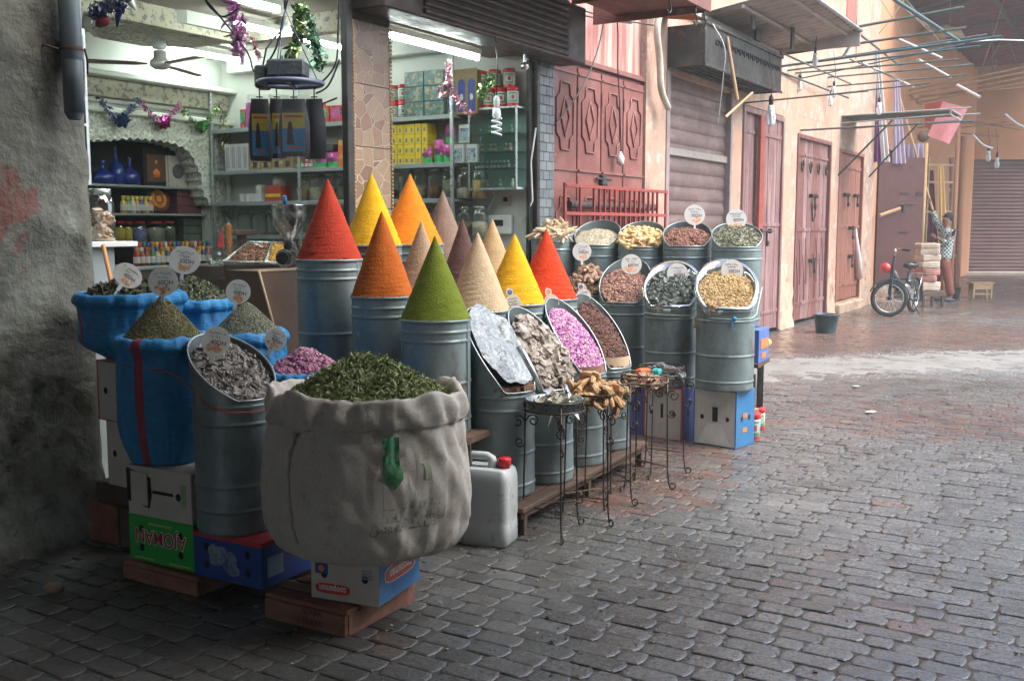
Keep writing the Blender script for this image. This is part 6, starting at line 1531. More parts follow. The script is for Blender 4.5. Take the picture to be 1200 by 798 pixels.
for k in range(5): jar('glass jar behind the hanging pouches, %s from the left on its shelf'%ORD[k],9.98,2.42-.165*k,1.722,.07,.26,['ochre','cream','shell','green','cocoa'][k],.5)
for k in range(5): jar('empty looking glass jar on the lower shelf at the back, %s from the left'%ORD[k],9.98,3.2-.19*k,1.402,.08,.24,['shell','shell','dark','shell','cream'][k],.12)
# boxes on the left part of the shelving
tanb=mat('tan_coffee_box',(.28,.2,.1),.5,0,.25,20,layers=[((.5,.42,.26),16,.55,.6)]); darkp=mat('dark_round_print',(.05,.04,.04),.5)
t0=pbox('coffee_box','tan box with dark emblem, bottom row, first from the right',9.87,2.44,2.022,.135,.16,.112,tanb,darkp,'tan boxes on the back shelf',(.3,.7,.2,.7))
for r in range(3):
    for k in range(4):
        if (r,k)!=(0,0): dup(t0,9.87,2.44+.142*k,2.022+.1135*r,'tan box with dark emblem, %s row, %s from the right'%(('bottom','middle','top')[r],ORD[k]))
g0=pbox('slim_box','slim pale grey box on the back shelf, first from the right',9.87,3.02,2.022,.075,.12,.26,mat('pale_grey_box',(.5,.5,.5),.5),mat('grey_bars',(.3,.3,.32),.5),'slim grey boxes',(.2,.8,.1,.9))
for k in (1,2,3): dup(g0,9.87,3.02+.08*k,2.022,'slim pale grey box on the back shelf, %s from the right'%ORD[k])
og=mat('orange_box',(.62,.16,.03),.5,0,.12,12)
o0=pbox('spice_box','orange box of the block of four, lower right one',9.87,1.68,2.022,.10,.12,.12,og,mat('orange_box_print',(.7,.35,.1),.5),'orange boxes',(.1,.9,.6,.95))
for r in range(2):
    for k in range(2):
        if (r,k)!=(0,0): dup(o0,9.87,1.68+.11*k,2.022+.122*r,'orange box of the block of four, %s %s one'%(('lower','upper')[r],('right','left')[k]))
bag('pink and green bag left of the orange boxes',1.90,2.022,.13,.14); bag('pink and green bag beside the tan boxes',2.05,2.022,.13,.14)
for k,(y,z) in enumerate(((1.95,2.172),(2.2,2.37))): pbox('dark_box',['flat dark box lying on the pink bags','dark box on the tan boxes'][k],9.87,y,z,.24,.14,.06,mat('dark_carton',(.06,.05,.05),.5))
pbox('striped_box','yellow and red striped box on the jar shelf at the back',9.88,2.62,1.722,.2,.14,.15,mat('red_stripes',(.45,.06,.04),.5),yb,None,(.0,1,.3,.5))
mb=MB(); mb.lathe([(0,0),(.09,0),(.08,.06),(.05,.10),(0,.10)],4); ob('white_packet',mb,cardwhite,None,W(9.97,2.72,1.872),A,'white folded packet on top of the striped box','packet')
w0=pbox('medicine_box','little white box, first of the row on the jar shelf',9.88,2.88,1.722,.06,.08,.08,mat('white_pack',(.62,.64,.6),.4),None,'little white boxes')
for k,(y,z) in enumerate(((2.95,1.722),(3.02,1.722),(2.88,1.804),(3.1,1.722))): dup(w0,9.88,y,z,'little white box, %s of the row on the jar shelf'%ORD[k+1])
# more goods crowding the shelves
rx=random.Random(77)
prints=[mat('print_%d'%i,c_,.45,0,.4,24,layers=[(l_,20,.55,.6),((.7,.68,.6),34,.62,.66)]) for i,(c_,l_) in enumerate((((.45,.05,.05),(.1,.02,.02)),((.05,.25,.1),(.5,.4,.1)),((.05,.12,.35),(.4,.5,.6)),((.55,.35,.05),(.3,.05,.03)),((.4,.08,.25),(.1,.1,.3)),((.3,.28,.25),(.05,.05,.05))))]
WHERE={2.42:'top shelf',1.05:'lowest shelf',1.40:'low shelf',2.02:'middle shelf'}
for zz,y0_,y1_,hh in ((2.42,1.42,3.05,.22),(1.05,.75,3.3,.22)):
    yy=y0_; k=0
    while yy<y1_:
        w_=rx.uniform(.07,.15); h_=hh*rx.uniform(.6,1.1)
        pbox('product_box','printed product box on the %s, %s from the street'%(WHERE[zz],ORD[k]),9.865+rx.uniform(0,.02),yy,zz+.002,w_,.12,h_,prints[rx.randrange(6)],prints[rx.randrange(6)],None,(.12,.88,.3,.85))
        yy+=w_+rx.uniform(.004,.02); k+=1
for k in range(9):
    y_=.72+.06*k if k<5 else 2.22+.05*(k-5); bz=2.022 if k>=5 else 1.402
    vial('little bottle tucked in front of the goods, %s of nine'%ORD[k],9.87,y_,bz,.09,.018,prints[k%6],redplastic if k%2 else whiteplastic,None)
# niche shelves
ns=wt('niche_shelves','three glass edged shelves inside the dark arched niche','shelving',NS0-.08,RD+.02,0)
for z in (1.87,1.61,1.335): mb=MB(); mb.box(0,NS1-NS0-.03,.0,.40,z-.02,z,.002); ob('shelf',mb,shelfm,ns)
def pix(px,py,y): p=PW(px,py,y); return p
YB=RD+.14
cobalt=mat('cobalt_glass_solid',(.01,.03,.22),.12,0,.2,8,coat=.5)
for k,(px,r,h) in enumerate(((121,.10,.22),(137,.075,.36),(152,.095,.26))):
    p=pix(px,215,YB); mb=MB(); mb.lathe([(0,0),(r,.01),(r*1.05,h*.3),(r*.8,h*.5),(r*.22,h*.6),(r*.18,h*.85),(r*.3,h*.9),(r*.12,h),(0,h)],20); ob('blue_vase',mb,cobalt,None,W(p[0],YB,1.872),0,'cobalt blue glass bottle, %s from the left in the niche'%ORD[k],'vase')
p=pix(167,215,YB); f=pbox('framed_print','dark framed picture of an orange figure on the top niche shelf',p[0],YB-.02,1.872,.05,.30,.36,hole); f.children
mb=MB(); mb.box(.04,.26,-.003,-.001,.04,.30); mb2=MB(); ob('picture',mb,mat('red_brown_picture',(.1,.05,.03),.5,0,.3,9),f)
mb=MB(); mb.lathe([(0,0),(.04,0),(.05,.05),(.02,.09),(.03,.16),(0,.18)],12,(.15,-.0,.08),1,.12); ob('picture_figure',mb,ink_orange,f)
p=pix(193,215,YB); f=pbox('white_tin_box','white square tin with a dark portrait oval on the top niche shelf',p[0],YB-.02,1.872,.14,.30,.30,cardwhite); mb=MB(); mb.lathe([(0,0),(.07,.0),(.07,.003),(0,.003)],24,sm=False); o=ob('dark_oval',mb,mat('dark_portrait',(.1,.1,.1),.5,0,.5,20),f,(.15,-.001,.15),(R(90),0,0))
rsn=random.Random(8)
for k in range(7):
    p=pix(141+5.2*k,249,YB); c_=[(.6,.4,.03),(.05,.25,.08),(.6,.5,.4),(.5,.3,.03),(.1,.1,.3),(.62,.45,.1),(.4,.1,.05)][k]
    v=vial('small oil bottle, %s from the left on the middle niche shelf'%ORD[k],p[0],YB-.05,1.612,.16,.03,mat('oil_%d'%k,c_,.4),mat('gold_cap',(.6,.45,.1),.4),'small bottles in the niche')
p=pix(184,249,YB); mb=MB(); mb.lathe([(0,0),(.13,.0),(.13,.012),(0,.012)],28,sm=False); pl=ob('painted_plate',mb,mat('plate_rim',(.12,.04,.03),.3),None,W(p[0]+.02,YB,1.75),(R(78),0,A),'painted plate with orange and blue rings on the middle niche shelf','plate')
mb=MB(); mb.lathe([(.05,.0121),(.09,.0125)],28,sm=False); mb.lathe([(0,.0130),(.035,.0132)],28,sm=False); ob('plate_ring',mb,mat('plate_orange',(.65,.25,.05),.3),pl)
for k in range(3): p=pix(205,249,YB); pbox('red_case','dull red case, %s from the bottom in the niche stack'%ORD[k],p[0],YB-.04,1.612+.085*k,.2,.32,.08,mat('dull_red_case',(.16,.05,.05),.5))
for k,(px,c,r) in enumerate(((143,'yellow',.05),(152,'yellow',.05),(165,'violet',.08),(184,'shell',.10),(200,'green',.07))):
    p=pix(px,282,YB); jar('red lidded glass jar, %s from the left on the bottom niche shelf'%ORD[k],p[0],YB+.03,1.337,r,.20,c,.7,redplastic,'jars in the niche')
for k in range(3): p=pix(222,250-8*k,YB); pbox('dark_packet','dark green packet, %s in the right of the niche'%ORD[k],p[0]-.1,YB-.02,1.337+.08*k,.2,.24,.075,mat('dark_green_packet',(.08,.11,.08),.6,0,.4,14))
# counter with oil bottles
ct=wt('shop_counter','dark panelled counter with a metal edged top inside the shop','counter',7.3,2.45,.06)
mb=MB(); mb.box(0,2.2,.02,.5,0,1.08,.004); ob('counter_body',mb,counterdark,ct); mb=MB(); mb.box(-.02,2.22,0,.52,1.081,1.11,.004); ob('counter_top',mb,shelfm,ct)
CZ=1.171
k=0
cols=[(.3,.015,.02),(.45,.28,.02),(.03,.15,.04),(.35,.07,.02),(.015,.05,.22),(.4,.36,.3),(.3,.12,.02)]
for row_,(y,n,h) in enumerate(((2.56,15,.15),(2.70,17,.19))):
    for i in range(n):
        px=160+(i*90/n if row_==0 else i*85/n+4); p=PW(px,300,y)
        if p[0]>9.35 or p[0]<7.35: continue
        m1=mat('syrup_%d'%((i*3+row_)%7),cols[(i*3+row_)%7],.35); cp=mat('capc_%d'%((i+row_*2)%7),cols[(i*2+3+row_)%7],.4)
        vial('flavour bottle on the counter, %s row, number %s from the left'%('front' if row_==0 else 'back',ORD[i]),p[0],y,CZ,h,.026,m1,cp,'bottles in the %s counter row'%('front' if row_==0 else 'back'))
# glass jar with coral pieces on a white shelf by the pillar
p=PW(127,283,.55); sh_=wt('end_shelf','short white shelf end beside the concrete pillar','shelf',p[0]-.5,.45,p[2]-.03); mb=MB(); mb.box(0,.62,0,.3,0,.03,.004); ob('shelf_board',mb,whiteplastic,sh_); mb=MB(); mb.box(.1,.5,.05,.25,-(p[2]-.03)+.06,0,.004); ob('shelf_leg',mb,shelfm,sh_)
j=jar('tall glass jar of pinkish coral pieces at the edge of the pillar',p[0]-.02,.58,p[2],.075,.29,'ochre',.05,alu,None)
mb=MB(); scatter(mb,[T_chunk(1,.6,.4,k) for k in range(4)],[(rsn.uniform(-.045,.045),rsn.uniform(-.045,.045),.02+.15*rsn.random()**1.2) for _ in range(60)],np.tile([[0,0,1.]],(60,1)),.035,4,1.5); ob('coral_pieces',mb,mat('coral_pieces',(.6,.36,.25),.8,attr=(.75,.6,.5)),j)
# tall glass showcase edge by the pillar
gc=wt('glass_showcase','narrow aluminium framed showcase edge right beside the concrete pillar','showcase',6.02,.35,.06)
p1=PW(117,38,.35)
mb=MB(); 
for x in (0,.10): mb.box(x-.008,x+.008,-.008,.008,1.65,p1[2]-.06)
for z in (1.65,1.95,2.25,p1[2]-.07): mb.box(.008,.092,-.008,.008,z,z+.012)
ob('frame',mb,alu,gc); mb=MB(); mb.box(.005,.095,.0,.004,1.66,p1[2]-.08); ob('glass_pane',mb,g_teal,gc)
mb=MB(); mb.box(-.0,.10,.02,.25,0,1.64,.004); ob('showcase_foot',mb,shelfm,gc)
# trays of spice and the brown panels
tr=wt('spice_tray_stand','dark framed counter stand with two sloping trays of brown and yellow spice','tray stand',8.55,1.35,.06)
def frm(px,py,y,base): p=PW(px,py,y); return (p[0]-base[0],y-base[1],p[2]-base[2])
b_=(8.55,1.35,.06)
A1=frm(262,307,1.25,b_); B1=frm(350,309,1.0,b_); C1=frm(345,285,1.9,b_); D1=frm(292,284,1.9,b_)
mb=MB(); 
def lerp(a,b,t): return tuple(a[i]+(b[i]-a[i])*t for i in range(3))
for e0,e1 in ((A1,B1),(B1,C1),(C1,D1),(D1,A1),(lerp(A1,B1,.55),lerp(D1,C1,.5))): mb.tube([e0,e1],.012,6)
ob('tray_frame',mb,alu,tr)
def bed(a,b,c,d,m_,nm,seed):
    G=np.zeros((24,24,3)); 
    for i in range(24):
        for j in range(24):
            p=lerp(lerp(a,b,j/23),lerp(d,c,j/23),i/23); G[i,j]=(p[0],p[1],p[2]-.008+.012*math.sin(math.pi*i/23)*math.sin(math.pi*j/23))
    G[...,2]+=.006*snoise(G[...,0],G[...,1],seed,4,3)
    mb=MB(); mb.grid(G); P=G[2:-2,2:-2].reshape(-1,3); rs=np.random.RandomState(seed); P=P[rs.randint(0,len(P),500)]+rs.randn(500,3)*.008
    scatter(mb,[T_chunk(1,.7,.5,k) for k in range(3)],P,np.tile([[0,0,1.]],(500,1)),.016,seed,1); ob(nm,mb,m_,tr)
bed(A1,lerp(A1,B1,.55),lerp(D1,C1,.5),D1,spice('tray_brown',(.2,.09,.05),(.32,.16,.09)),'brown_spice',3)
bed(lerp(A1,B1,.55),B1,C1,lerp(D1,C1,.5),spice('tray_yellow',(.6,.33,.05),(.7,.45,.12)),'yellow_spice',4)
mb=MB(); z0=.0
for (a,b) in ((A1,B1),): 
    mb.add([a[:2]+(a[2]-.02,),b[:2]+(b[2]-.02,),(b[0],b[1]+.15,0),(a[0]+.35,a[1]+.25,0)],[(0,3,2,1)])
ob('stand_panel',mb,counterdark,tr)
mb=MB(); mb.box(-.05,.75,.25,.65,0,min(A1[2],D1[2])-.16,.01); ob('stand_body',mb,counterdark,tr)
mb=MB(); rs=np.random.RandomState(3); scatter(mb,[T_leaf(1,.35,.1)],[lerp(lerp(A1,B1,.3+.02*k),lerp(D1,C1,.3),.6+.03*k)[:2]+(lerp(A1,D1,.6)[2]+.02,) for k in range(4)],np.tile([[0,0,1.]],(4,1)),.09,3,.3); ob('plastic_tongs',mb,whiteplastic,tr)
# brown front box right in front of the trays
bb=wt('spice_bin','plain brown spice bin with a pale rim in front of the trays','bin',*[PW(303,318,.6)[0],.6,.06])
a=frm(303,318,.6,(PW(303,318,.6)[0],.6,.06)); b2_=frm(362,318,.6,(PW(303,318,.6)[0],.6,.06)); h_=a[2]
mb=MB(); mb.prism([(0,h_),(b2_[0],h_),(b2_[0],.3),(.28,.3)],0,.3,'y'); ob('bin_body',mb,mat('brown_bin',(.13,.08,.055),.6,0,.2,5),bb)
mb=MB(); mb.box(.28,b2_[0],.02,.28,0,.3); ob('bin_foot',mb,counterdark,bb)
mb=MB(); mb.box(-.01,b2_[0]+.01,-.006,.006,h_-.006,h_+.01,.002); mb.tube([(0,-.004,h_),(.28,-.004,.3)],.008,5); ob('bin_edge',mb,mat('tan_edge',(.5,.38,.25),.5),bb)
# grinder: steel hopper
p=PW(338,240,.9); gz=PW(338,300,.9)[2]; mz=PW(333,297,.9)[2]
gr=wt('spice_grinder','electric spice grinder with a big steel hopper on a post','grinder',p[0],.9,.06)
zt=p[2]-.06; zb=zt-.25
mb=MB(); mb.lathe([(.03,zb-.02),(.035,zb),(.06,zb+.03),(.115,zb+.12),(.125,zb+.19),(.125,zt-.005),(.132,zt),(.12,zt-.01),(.11,zb+.12)],32); ob('hopper',mb,steel_sh,gr)
mb=MB(); mb.lathe([(.04,zb-.07),(.045,zb-.02),(.03,zb-.0)],20); ob('collar',mb,black_pl,gr)
mb=MB(); mb.cyl((-.12,-.06,zb-.13),(.1,.04,zb-.13),.065,n=20); ob('motor',mb,steel_sh,gr); mb=MB(); mb.cyl((-.16,-.08,zb-.13),(-.12,-.06,zb-.13),.045,n=16); ob('motor_cap',mb,black_pl,gr)
mb=MB(); mb.box(-.08,.08,-.08,.08,0,zb-.20,.01); ob('grinder_stand',mb,counterdark,gr)
mb=MB(); mb.lathe([(0,0),(.05,.0),(.06,.06),(.03,.11),(0,.12)],14,(.1,-.1,zb-.31)); ob('blue_cup',mb,mat('blue_plastic',(.02,.18,.5),.35),gr)
mb=MB(); mb.tube([(-.03,.0,zt-.03),(-.06,-.02,zt+.06)],.016,8); ob('blue_scoop',mb,MATS['blue_plastic'],gr)
# flag, fish bowls
p=PW(262,290,2.2); mb=MB(); mb.cyl((0,0,0),(0,0,.32),.004,n=6); fl=ob('small_flag',mb,wood_pale,None,W(p[0],2.2,1.17),A,'small red flag on a thin stick beside the counter','flag')
mb=MB(); mb.add([(0,0,.31),(0,0,.13),(-.07,.0,.16),(-.04,.01,.22)],[(0,1,2,3)]); mb.add([(0,.003,.31),(0,.003,.13),(-.07,.003,.16),(-.04,.013,.22)],[(3,2,1,0)]); ob('flag_cloth',mb,mat('flag_red',(.5,.02,.03),.6),fl)
mb=MB(); mb.box(-.35,.35,-.15,.2,-1.11,0.0,.004); ob('side_counter',mb,counterdark,None,W(p[0]+.08,2.2,1.17),A,'narrow dark side counter at the back under the glass bowls','counter')
for k,(px) in enumerate((252,273)):
    p=PW(px,298,2.15); mb=MB(); mb.lathe([(0,0),(.05,0),(.085,.05),(.085,.09),(.05,.14),(.055,.15)],20); ob('glass_bowl',mb,g_clear,None,W(p[0],2.15,1.172),A,['round glass bowl left of the little red flag','round glass bowl right of the little red flag'][k],'glass bowl')
mb=MB(); p=PW(249,275,2.4); 
prof=[]; 
for k in range(7): prof+=[(.025,k*.05),(.034,k*.05+.025)]
mb.lathe([(0,0)]+prof+[(0,.36)],14); ob('turned_post',mb,mat('orange_turned_wood',(.5,.2,.07),.5),None,W(9.2,2.6,1.171),A,'turned orange wood candlestick on the end of the counter','candlestick')
# weighing scale on a post
p=PW(283,272,2.7); mb=MB(); mb.box(-.13,.13,-.08,.08,0,.05,.01); mb.box(-.03,.03,-.03,.03,-.5,0); ob('pan_scale',mb,mat('brown_scale',(.16,.1,.08),.5),None,W(p[0],2.7,p[2]-.03),A,'brown flat pan scale against the white back wall','scale')
mb=MB(); mb.box(-.16,.16,-.12,.12,.06,p[2]-.53,.004); ob('scale_cabinet',mb,shelfm,None,W(p[0],2.7,0),A,'narrow grey cabinet below the pan scale','cabinet')
# socket box and small framed price list on the right wall near the jamb
p=PN(594,234,10.12); s_=wt('wall_socket','square wall socket with a black hole below the glass cabinet','socket',10.11,p[1],p[2]); mb=MB(); mb.box(-.012,0,-.045,.045,-.045,.045,.004); ob('socket_plate',mb,mat('beige_plate',(.5,.42,.35),.5),s_); mb=MB(); mb.box(-.015,-.012,-.02,.02,-.02,.02); ob('socket_hole',mb,hole,s_)
p=PN(588,262,10.12); s_=wt('meter_box','small white meter box with a dark window low on the right wall','meter box',10.11,p[1],p[2]); mb=MB(); mb.box(-.05,0,-.12,.1,-.09,.07,.006); ob('meter_case',mb,whiteplastic,s_); mb=MB(); mb.box(-.054,-.05,-.05,.05,-.02,.03); ob('meter_window',mb,hole,s_)
mb=MB(); P=[PN(x,y,10.05) for x,y in ((567,175),(566,200),(573,221),(580,230),(572,245))]; mb.tube(P,.005,5)
P=[PN(x,y,10.08) for x,y in ((628,150),(622,190),(624,235),(612,262))]; mb.tube(P,.008,5); ob('wall_cable',mb,whiteplastic,None,W(0,0,0),A,'white electric cables clipped on the wall under the glass cabinet','cable')
# low white cabinet under it with small pictured cards
lc=wt('low_display','low white display box with small coloured cards at the right jamb','display box',9.62,.05,.06)
p=PN(600,290,9.62); mb=MB(); mb.box(0,.45,0,.5,0,1.16,.006); ob('display_body',mb,shelfm,lc); 
rs=random.Random(5)
for k in range(9):
    mb=MB(); mb.box(-.02,.0,.02+.05*k,.06+.05*k,1.16,1.22+.05*rs.random(),.002); ob('small_card',mb,mat('cards_%d'%(k%4),[(.6,.2,.15),(.6,.6,.62),(.1,.2,.5),(.7,.5,.3)][k%4],.5,0,.4,60),lc,(.06,0,.0),(0,.0,0))
# ------------------------------------------------------------------ hanging pouches and festoons in the left opening
Yp=6.15; c=PY(340,98,Yp)
rk=thing('hanging_rack','round plastic hanging rack near the top of the left opening','hanging rack',c,0)
mb=MB(); mb.tube([(.185*math.cos(a),.17*math.sin(a),0) for a in np.linspace(0,6.2832,33)],.016,8,cap=False); mb.box(-.18,.18,-.012,.012,-.008,.008); mb.box(-.012,.012,-.16,.16,-.0085,.0085); ob('ring',mb,mat('slate_plastic',(.08,.1,.16),.4),rk)
mb=MB(); top=PY(337,0,Yp)[2]+.5
for a in (.3,2.4,4.5): mb.tube([(.17*math.cos(a),.16*math.sin(a),0),(-.02,0,.42)],.003,5)
mb.tube([(-.02,0,.42),(-.02,0,top-c[2])],.007,6); ob('hanger',mb,mat('blue_black_cord',(.03,.04,.12),.5),rk)
mb=MB(); mb.box(-.12,.10,-.08,.08,.03,.13,.012); mb.box(-.20,-.13,-.05,.09,-.03,.10,.01); mb.tube([(-.16,0,.09),(-.14,.02,.2),(-.05,0,.3)],.006,6); ob('black_bundle',mb,mat('dark_cable_bundle',(.05,.06,.065),.5,0,.4,20,.5,40),rk)
pouchm=mat('black_gauze_pouch',(.03,.033,.04),.5); filmm=glass('pouch_film',(.95,.96,.96),.05)
cards_=mat('pouch_card_yellow',(.5,.4,.06),.4); cards_b=mat('pouch_card_blue',(.03,.2,.42),.4,0,.3,9); cards_r=mat('pouch_card_red',(.45,.08,.05),.4)
for k,(px,dy,w,h,has) in enumerate(((304,-.02,.135,.36,1),(324,.05,.11,.35,1),(344,-.08,.18,.33,1),(368,.0,.14,.35,0))):
    p=PY(px,108,Yp+dy); t=thing('gauze_pouch',['packed black gauze pouch with yellow card, leftmost on the rack','packed black pouch with yellow card, second on the rack','wide packed black pouch with yellow and blue card','bare black pouch, rightmost on the rack'][k],'pouch',(p[0],p[1],p[2]-.01),[.25,.5,.05,-.2][k],'black pouches on the rack')
    mb=MB(); G=np.zeros((12,9,3))
    for side in (-1,1):
        for i in range(12):
            for j in range(9):
                u=j/8*2-1; v=i/11; wid=w/2*(.72+.28*min(1,v*2.2))*(1-.12*max(0,v-.85)/.15)
                G[i,j]=(u*wid,side*.022*(1-u*u)*math.sin(math.pi*min(1,.15+v*.8)),-.03-v*h)
        mb.grid(G if side>0 else G[:, ::-1])
    ob('pouch_cloth',mb,pouchm,t)
    mb=MB(); mb.tube([(0,0,.03),(.0,0,-.03)],.004,5); mb.cyl((-.02,0,-.02),(.02,0,-.02),.004,n=6); ob('hook',mb,steel_dark,t)
    if has:
        mb=MB(); w2=w*.36; mb.box(-w2,w2,-.032,-.0305,-.03-h*.52,-.03-h*.25); ob('card_upper',mb,cards_,t)
        mb=MB(); mb.box(-w2,w2,-.032,-.0305,-.03-h*.92,-.03-h*.523); ob('card_lower',mb,cards_b,t)
        mb=MB(); mb.box(-w2*.8,w2*.8,-.0332,-.0322,-.03-h*.33,-.03-h*.29); mb.box(-w2*.5,w2*.6,-.0332,-.0322,-.03-h*.86,-.03-h*.83); ob('card_lettering',mb,cards_r,t)
        mb=MB(); mb.prism([(x*w2*.55-w2*.3,z) for x,z in ((-.6,-.03-h*.8),(.6,-.03-h*.8),(.4,-.03-h*.5),(.2,-.03-h*.4),(-.2,-.03-h*.4),(-.4,-.03-h*.5))],-.0336,-.0324,'y'); ob('card_silhouette',mb,hole,t)
        mb=MB(); mb.box(-w/2-.004,w/2+.004,-.036,-.035,-.045-h,-.01); ob('film_bag',mb,filmm,t)
def festoon(name,label,pts,cols,r=.02,n=220,size=.03,core=True,seed=0,frame=None):
    """tinsel: thin strip leaves set along a cord"""
    P=smooth_prof(np.array(pts),60)
    mb=MB(); 
    rs=np.random.RandomState(seed); i=rs.randint(0,len(P),n); Q=P[i]+rs.randn(n,3)*r*.5; N=rs.randn(n,3); N/=np.linalg.norm(N,axis=1)[:,None]
    scatter(mb,[T_leaf(1,.35,.3),T_leaf(1,.2,-.3)],Q,N,size,seed,.2)
    if core: mb.tube([tuple(p) for p in P],.003,4)
    return ob(name,mb,mat('tinsel_'+label.split()[0],cols[0],.25,.5,.3,30,attr=cols[1]),None,(0,0,0),0,label,'garland')
pp=lambda L,Y: [PY(x,y,Y) for x,y in L]
festoon('tinsel_garland','green foil garland hanging left of the black shutter post',pp([(352,10),(349,40),(344,60),(338,75)],6.3),((.05,.16,.05),(.3,.4,.15)),.035,260,.06,seed=1)
festoon('tinsel_garland','dark green foil leaves bunched beside the shutter post',pp([(358,12),(364,40),(372,62),(374,80)],6.35),((.02,.09,.05),(.12,.3,.16)),.03,170,.055,seed=2)
festoon('tinsel_garland','purple and white foil ornament hanging near the top tube lamp',pp([(272,4),(276,25),(280,45),(279,62)],6.3),((.45,.08,.4),(.8,.6,.75)),.04,150,.07,seed=3)
festoon('tinsel_garland','pink foil strand sagging from the purple ornament',pp([(278,25),(290,40),(298,50),(303,68)],6.35),((.55,.15,.25),(.7,.5,.5)),.015,120,.03,seed=4)
festoon('tinsel_garland','blue and white netted bird shaped ornament at the top left',pp([(112,20),(122,10),(135,2),(146,-6)],5.6),((.02,.05,.2),(.35,.4,.5)),.04,220,.05,seed=5)
mb=MB(); P=PY(115,18,5.6); mb.lathe([(0,0),(.02,.02),(.03,.06),(.015,.09),(0,.09)],12); ob('red_net_tip',mb,mat('red_net',(.16,.02,.03),.7,0,.5,60),None,(P[0]-.02,P[1],P[2]-.06),(0,R(60),0),'small red tip of the netted ornament at the top left','ornament')
p=[PY(x,y,5.65) for x,y in ((144,3),(139,12),(137,32))]; mb=MB(); mb.tube(p,[.035,.025,.004],8); ob('blue_foil_tail',mb,cobalt,None,(0,0,0),0,'dark blue foil tail hanging beside the fan','ornament')
p=[PY(x,y,5.65) for x,y in ((146,-4),(153,3),(159,12))]; mb=MB(); mb.tube(p,[.012,.02,.006],6); ob('white_foil_tip',mb,whiteplastic,None,(0,0,0),0,'white foil tip at the top left ornament','ornament')
yb_=RD-.2
def pw(L,y=yb_): return [W(*PW(a,b,y)) for a,b in L]
festoon('tinsel_swag','blue net swag on the back wall above the arch',pw([(118,118),(132,135),(142,140),(150,132),(162,118)]),((.04,.1,.25),(.3,.4,.45)),.03,150,.05,seed=6)
festoon('tinsel_swag','magenta net swag on the back wall above the arch',pw([(164,118),(178,135),(192,144),(200,135),(210,124)]),((.45,.04,.25),(.6,.35,.45)),.025,150,.05,seed=7)
festoon('tinsel_swag','green net swag on the back wall above the arch',pw([(211,126),(224,140),(237,149),(246,140),(254,127)]),((.05,.14,.05),(.35,.4,.28)),.025,150,.05,seed=8)
festoon('tinsel_swag','thin green strands hanging in the back corner of the shop',pw([(258,128),(262,145),(262,160),(263,172)]),((.12,.18,.06),(.5,.5,.25)),.03,120,.045,seed=9)
for k,(px,py,c_) in enumerate(((143,141,(.03,.06,.2)),(192,144,(.5,.03,.25)),(237,149,(.04,.16,.04)),(262,158,(.2,.22,.06)))):
    mb=MB(); P=W(*PW(px,py,yb_)); rs=np.random.RandomState(k); N=rs.randn(70,3); N/=np.linalg.norm(N,axis=1)[:,None]; scatter(mb,[T_leaf(1,.4,.3)],N*.04,N,.07,k,.3); ob('foil_bow',mb,mat('bow_%d'%k,c_,.2,.6,.3,30),None,P,0,['dark blue','magenta','green','gold green'][k]+' foil bow above the arch','foil bow')
festoon('tinsel_garland','pink foil garland hanging before the gold box',pp([(527,72),(525,90),(528,105),(535,118),(545,128),(553,134)],8.05),((.5,.12,.3),(.75,.5,.6)),.022,200,.045,seed=10)
festoon('tinsel_garland','pink foil loop beside the blue arched panels',pp([(527,96),(516,103),(518,112),(528,104),(526,94)],8.05),((.6,.08,.3),(.8,.4,.6)),.015,120,.04,seed=12)
festoon('tinsel_garland','green and white foil cluster hanging before the cabinet',pp([(577,90),(573,98),(567,106),(564,114)],8.2),((.03,.18,.04),(.6,.7,.55)),.04,200,.045,seed=11)
# tubes, cables in the opening
mb=MB()
for L in (((236,-5),(262,25),(290,62),(298,85),(318,100)),((238,-4),(247,10),(262,20),(280,10)),((338,-5),(330,30),(322,60),(302,90)),((397,-5),(396,40),(392,78),(368,105)),((398,70),(385,100),(370,110)),((395,115),(378,122))):
    mb.tube([tuple(q) for q in smooth_prof(np.array(pp(L,6.25)),20)],.006,5)
ob('loose_cables',mb,black_pl,None,(0,0,0),0,'loose black electric cables drooping in the left opening','cable')
p=PW(130,315,-.05); mb=MB(); mb.cyl(PY(121,288,5.15),PY(132,338,4.98),.011,n=8); ob('broom_handle',mb,mat('orange_wood',(.55,.25,.08),.5),None,(0,0,0),0,'orange wooden handle leaning beside the pillar behind the leaf sack','stick')
# ------------------------------------------------------------------ red railing, awnings, racks
fn=wthing('red_railing','low red painted steel railing in front of the red metal doors','railing',10.44,-.14,0)
for z in (.95,1.60,1.84): mb=MB(); mb.box(0,2.22,-.015,.015,z-.015,z+.015,.002); ob('rail',mb,redbars,fn)
for x in [0,.28]+[.55+.11*k for k in range(14)]+[2.2]:
    if .28<x<.5: continue
    r_=.016 if x in (0,2.2) else .009
    mb=MB(); mb.box(x-r_,x+r_,-.010,.010,.0 if x in (0,2.2) else .95,1.86 if x in (0,2.2) else 1.84,.001); ob('upright',mb,redbars,fn)
mb=MB(); mb.cyl((.2,.07,1.68),(2.1,.07,1.68),.035,n=10); ob('rolled_cloth',mb,mat('dark_roll',(.05,.035,.035),.7),fn)
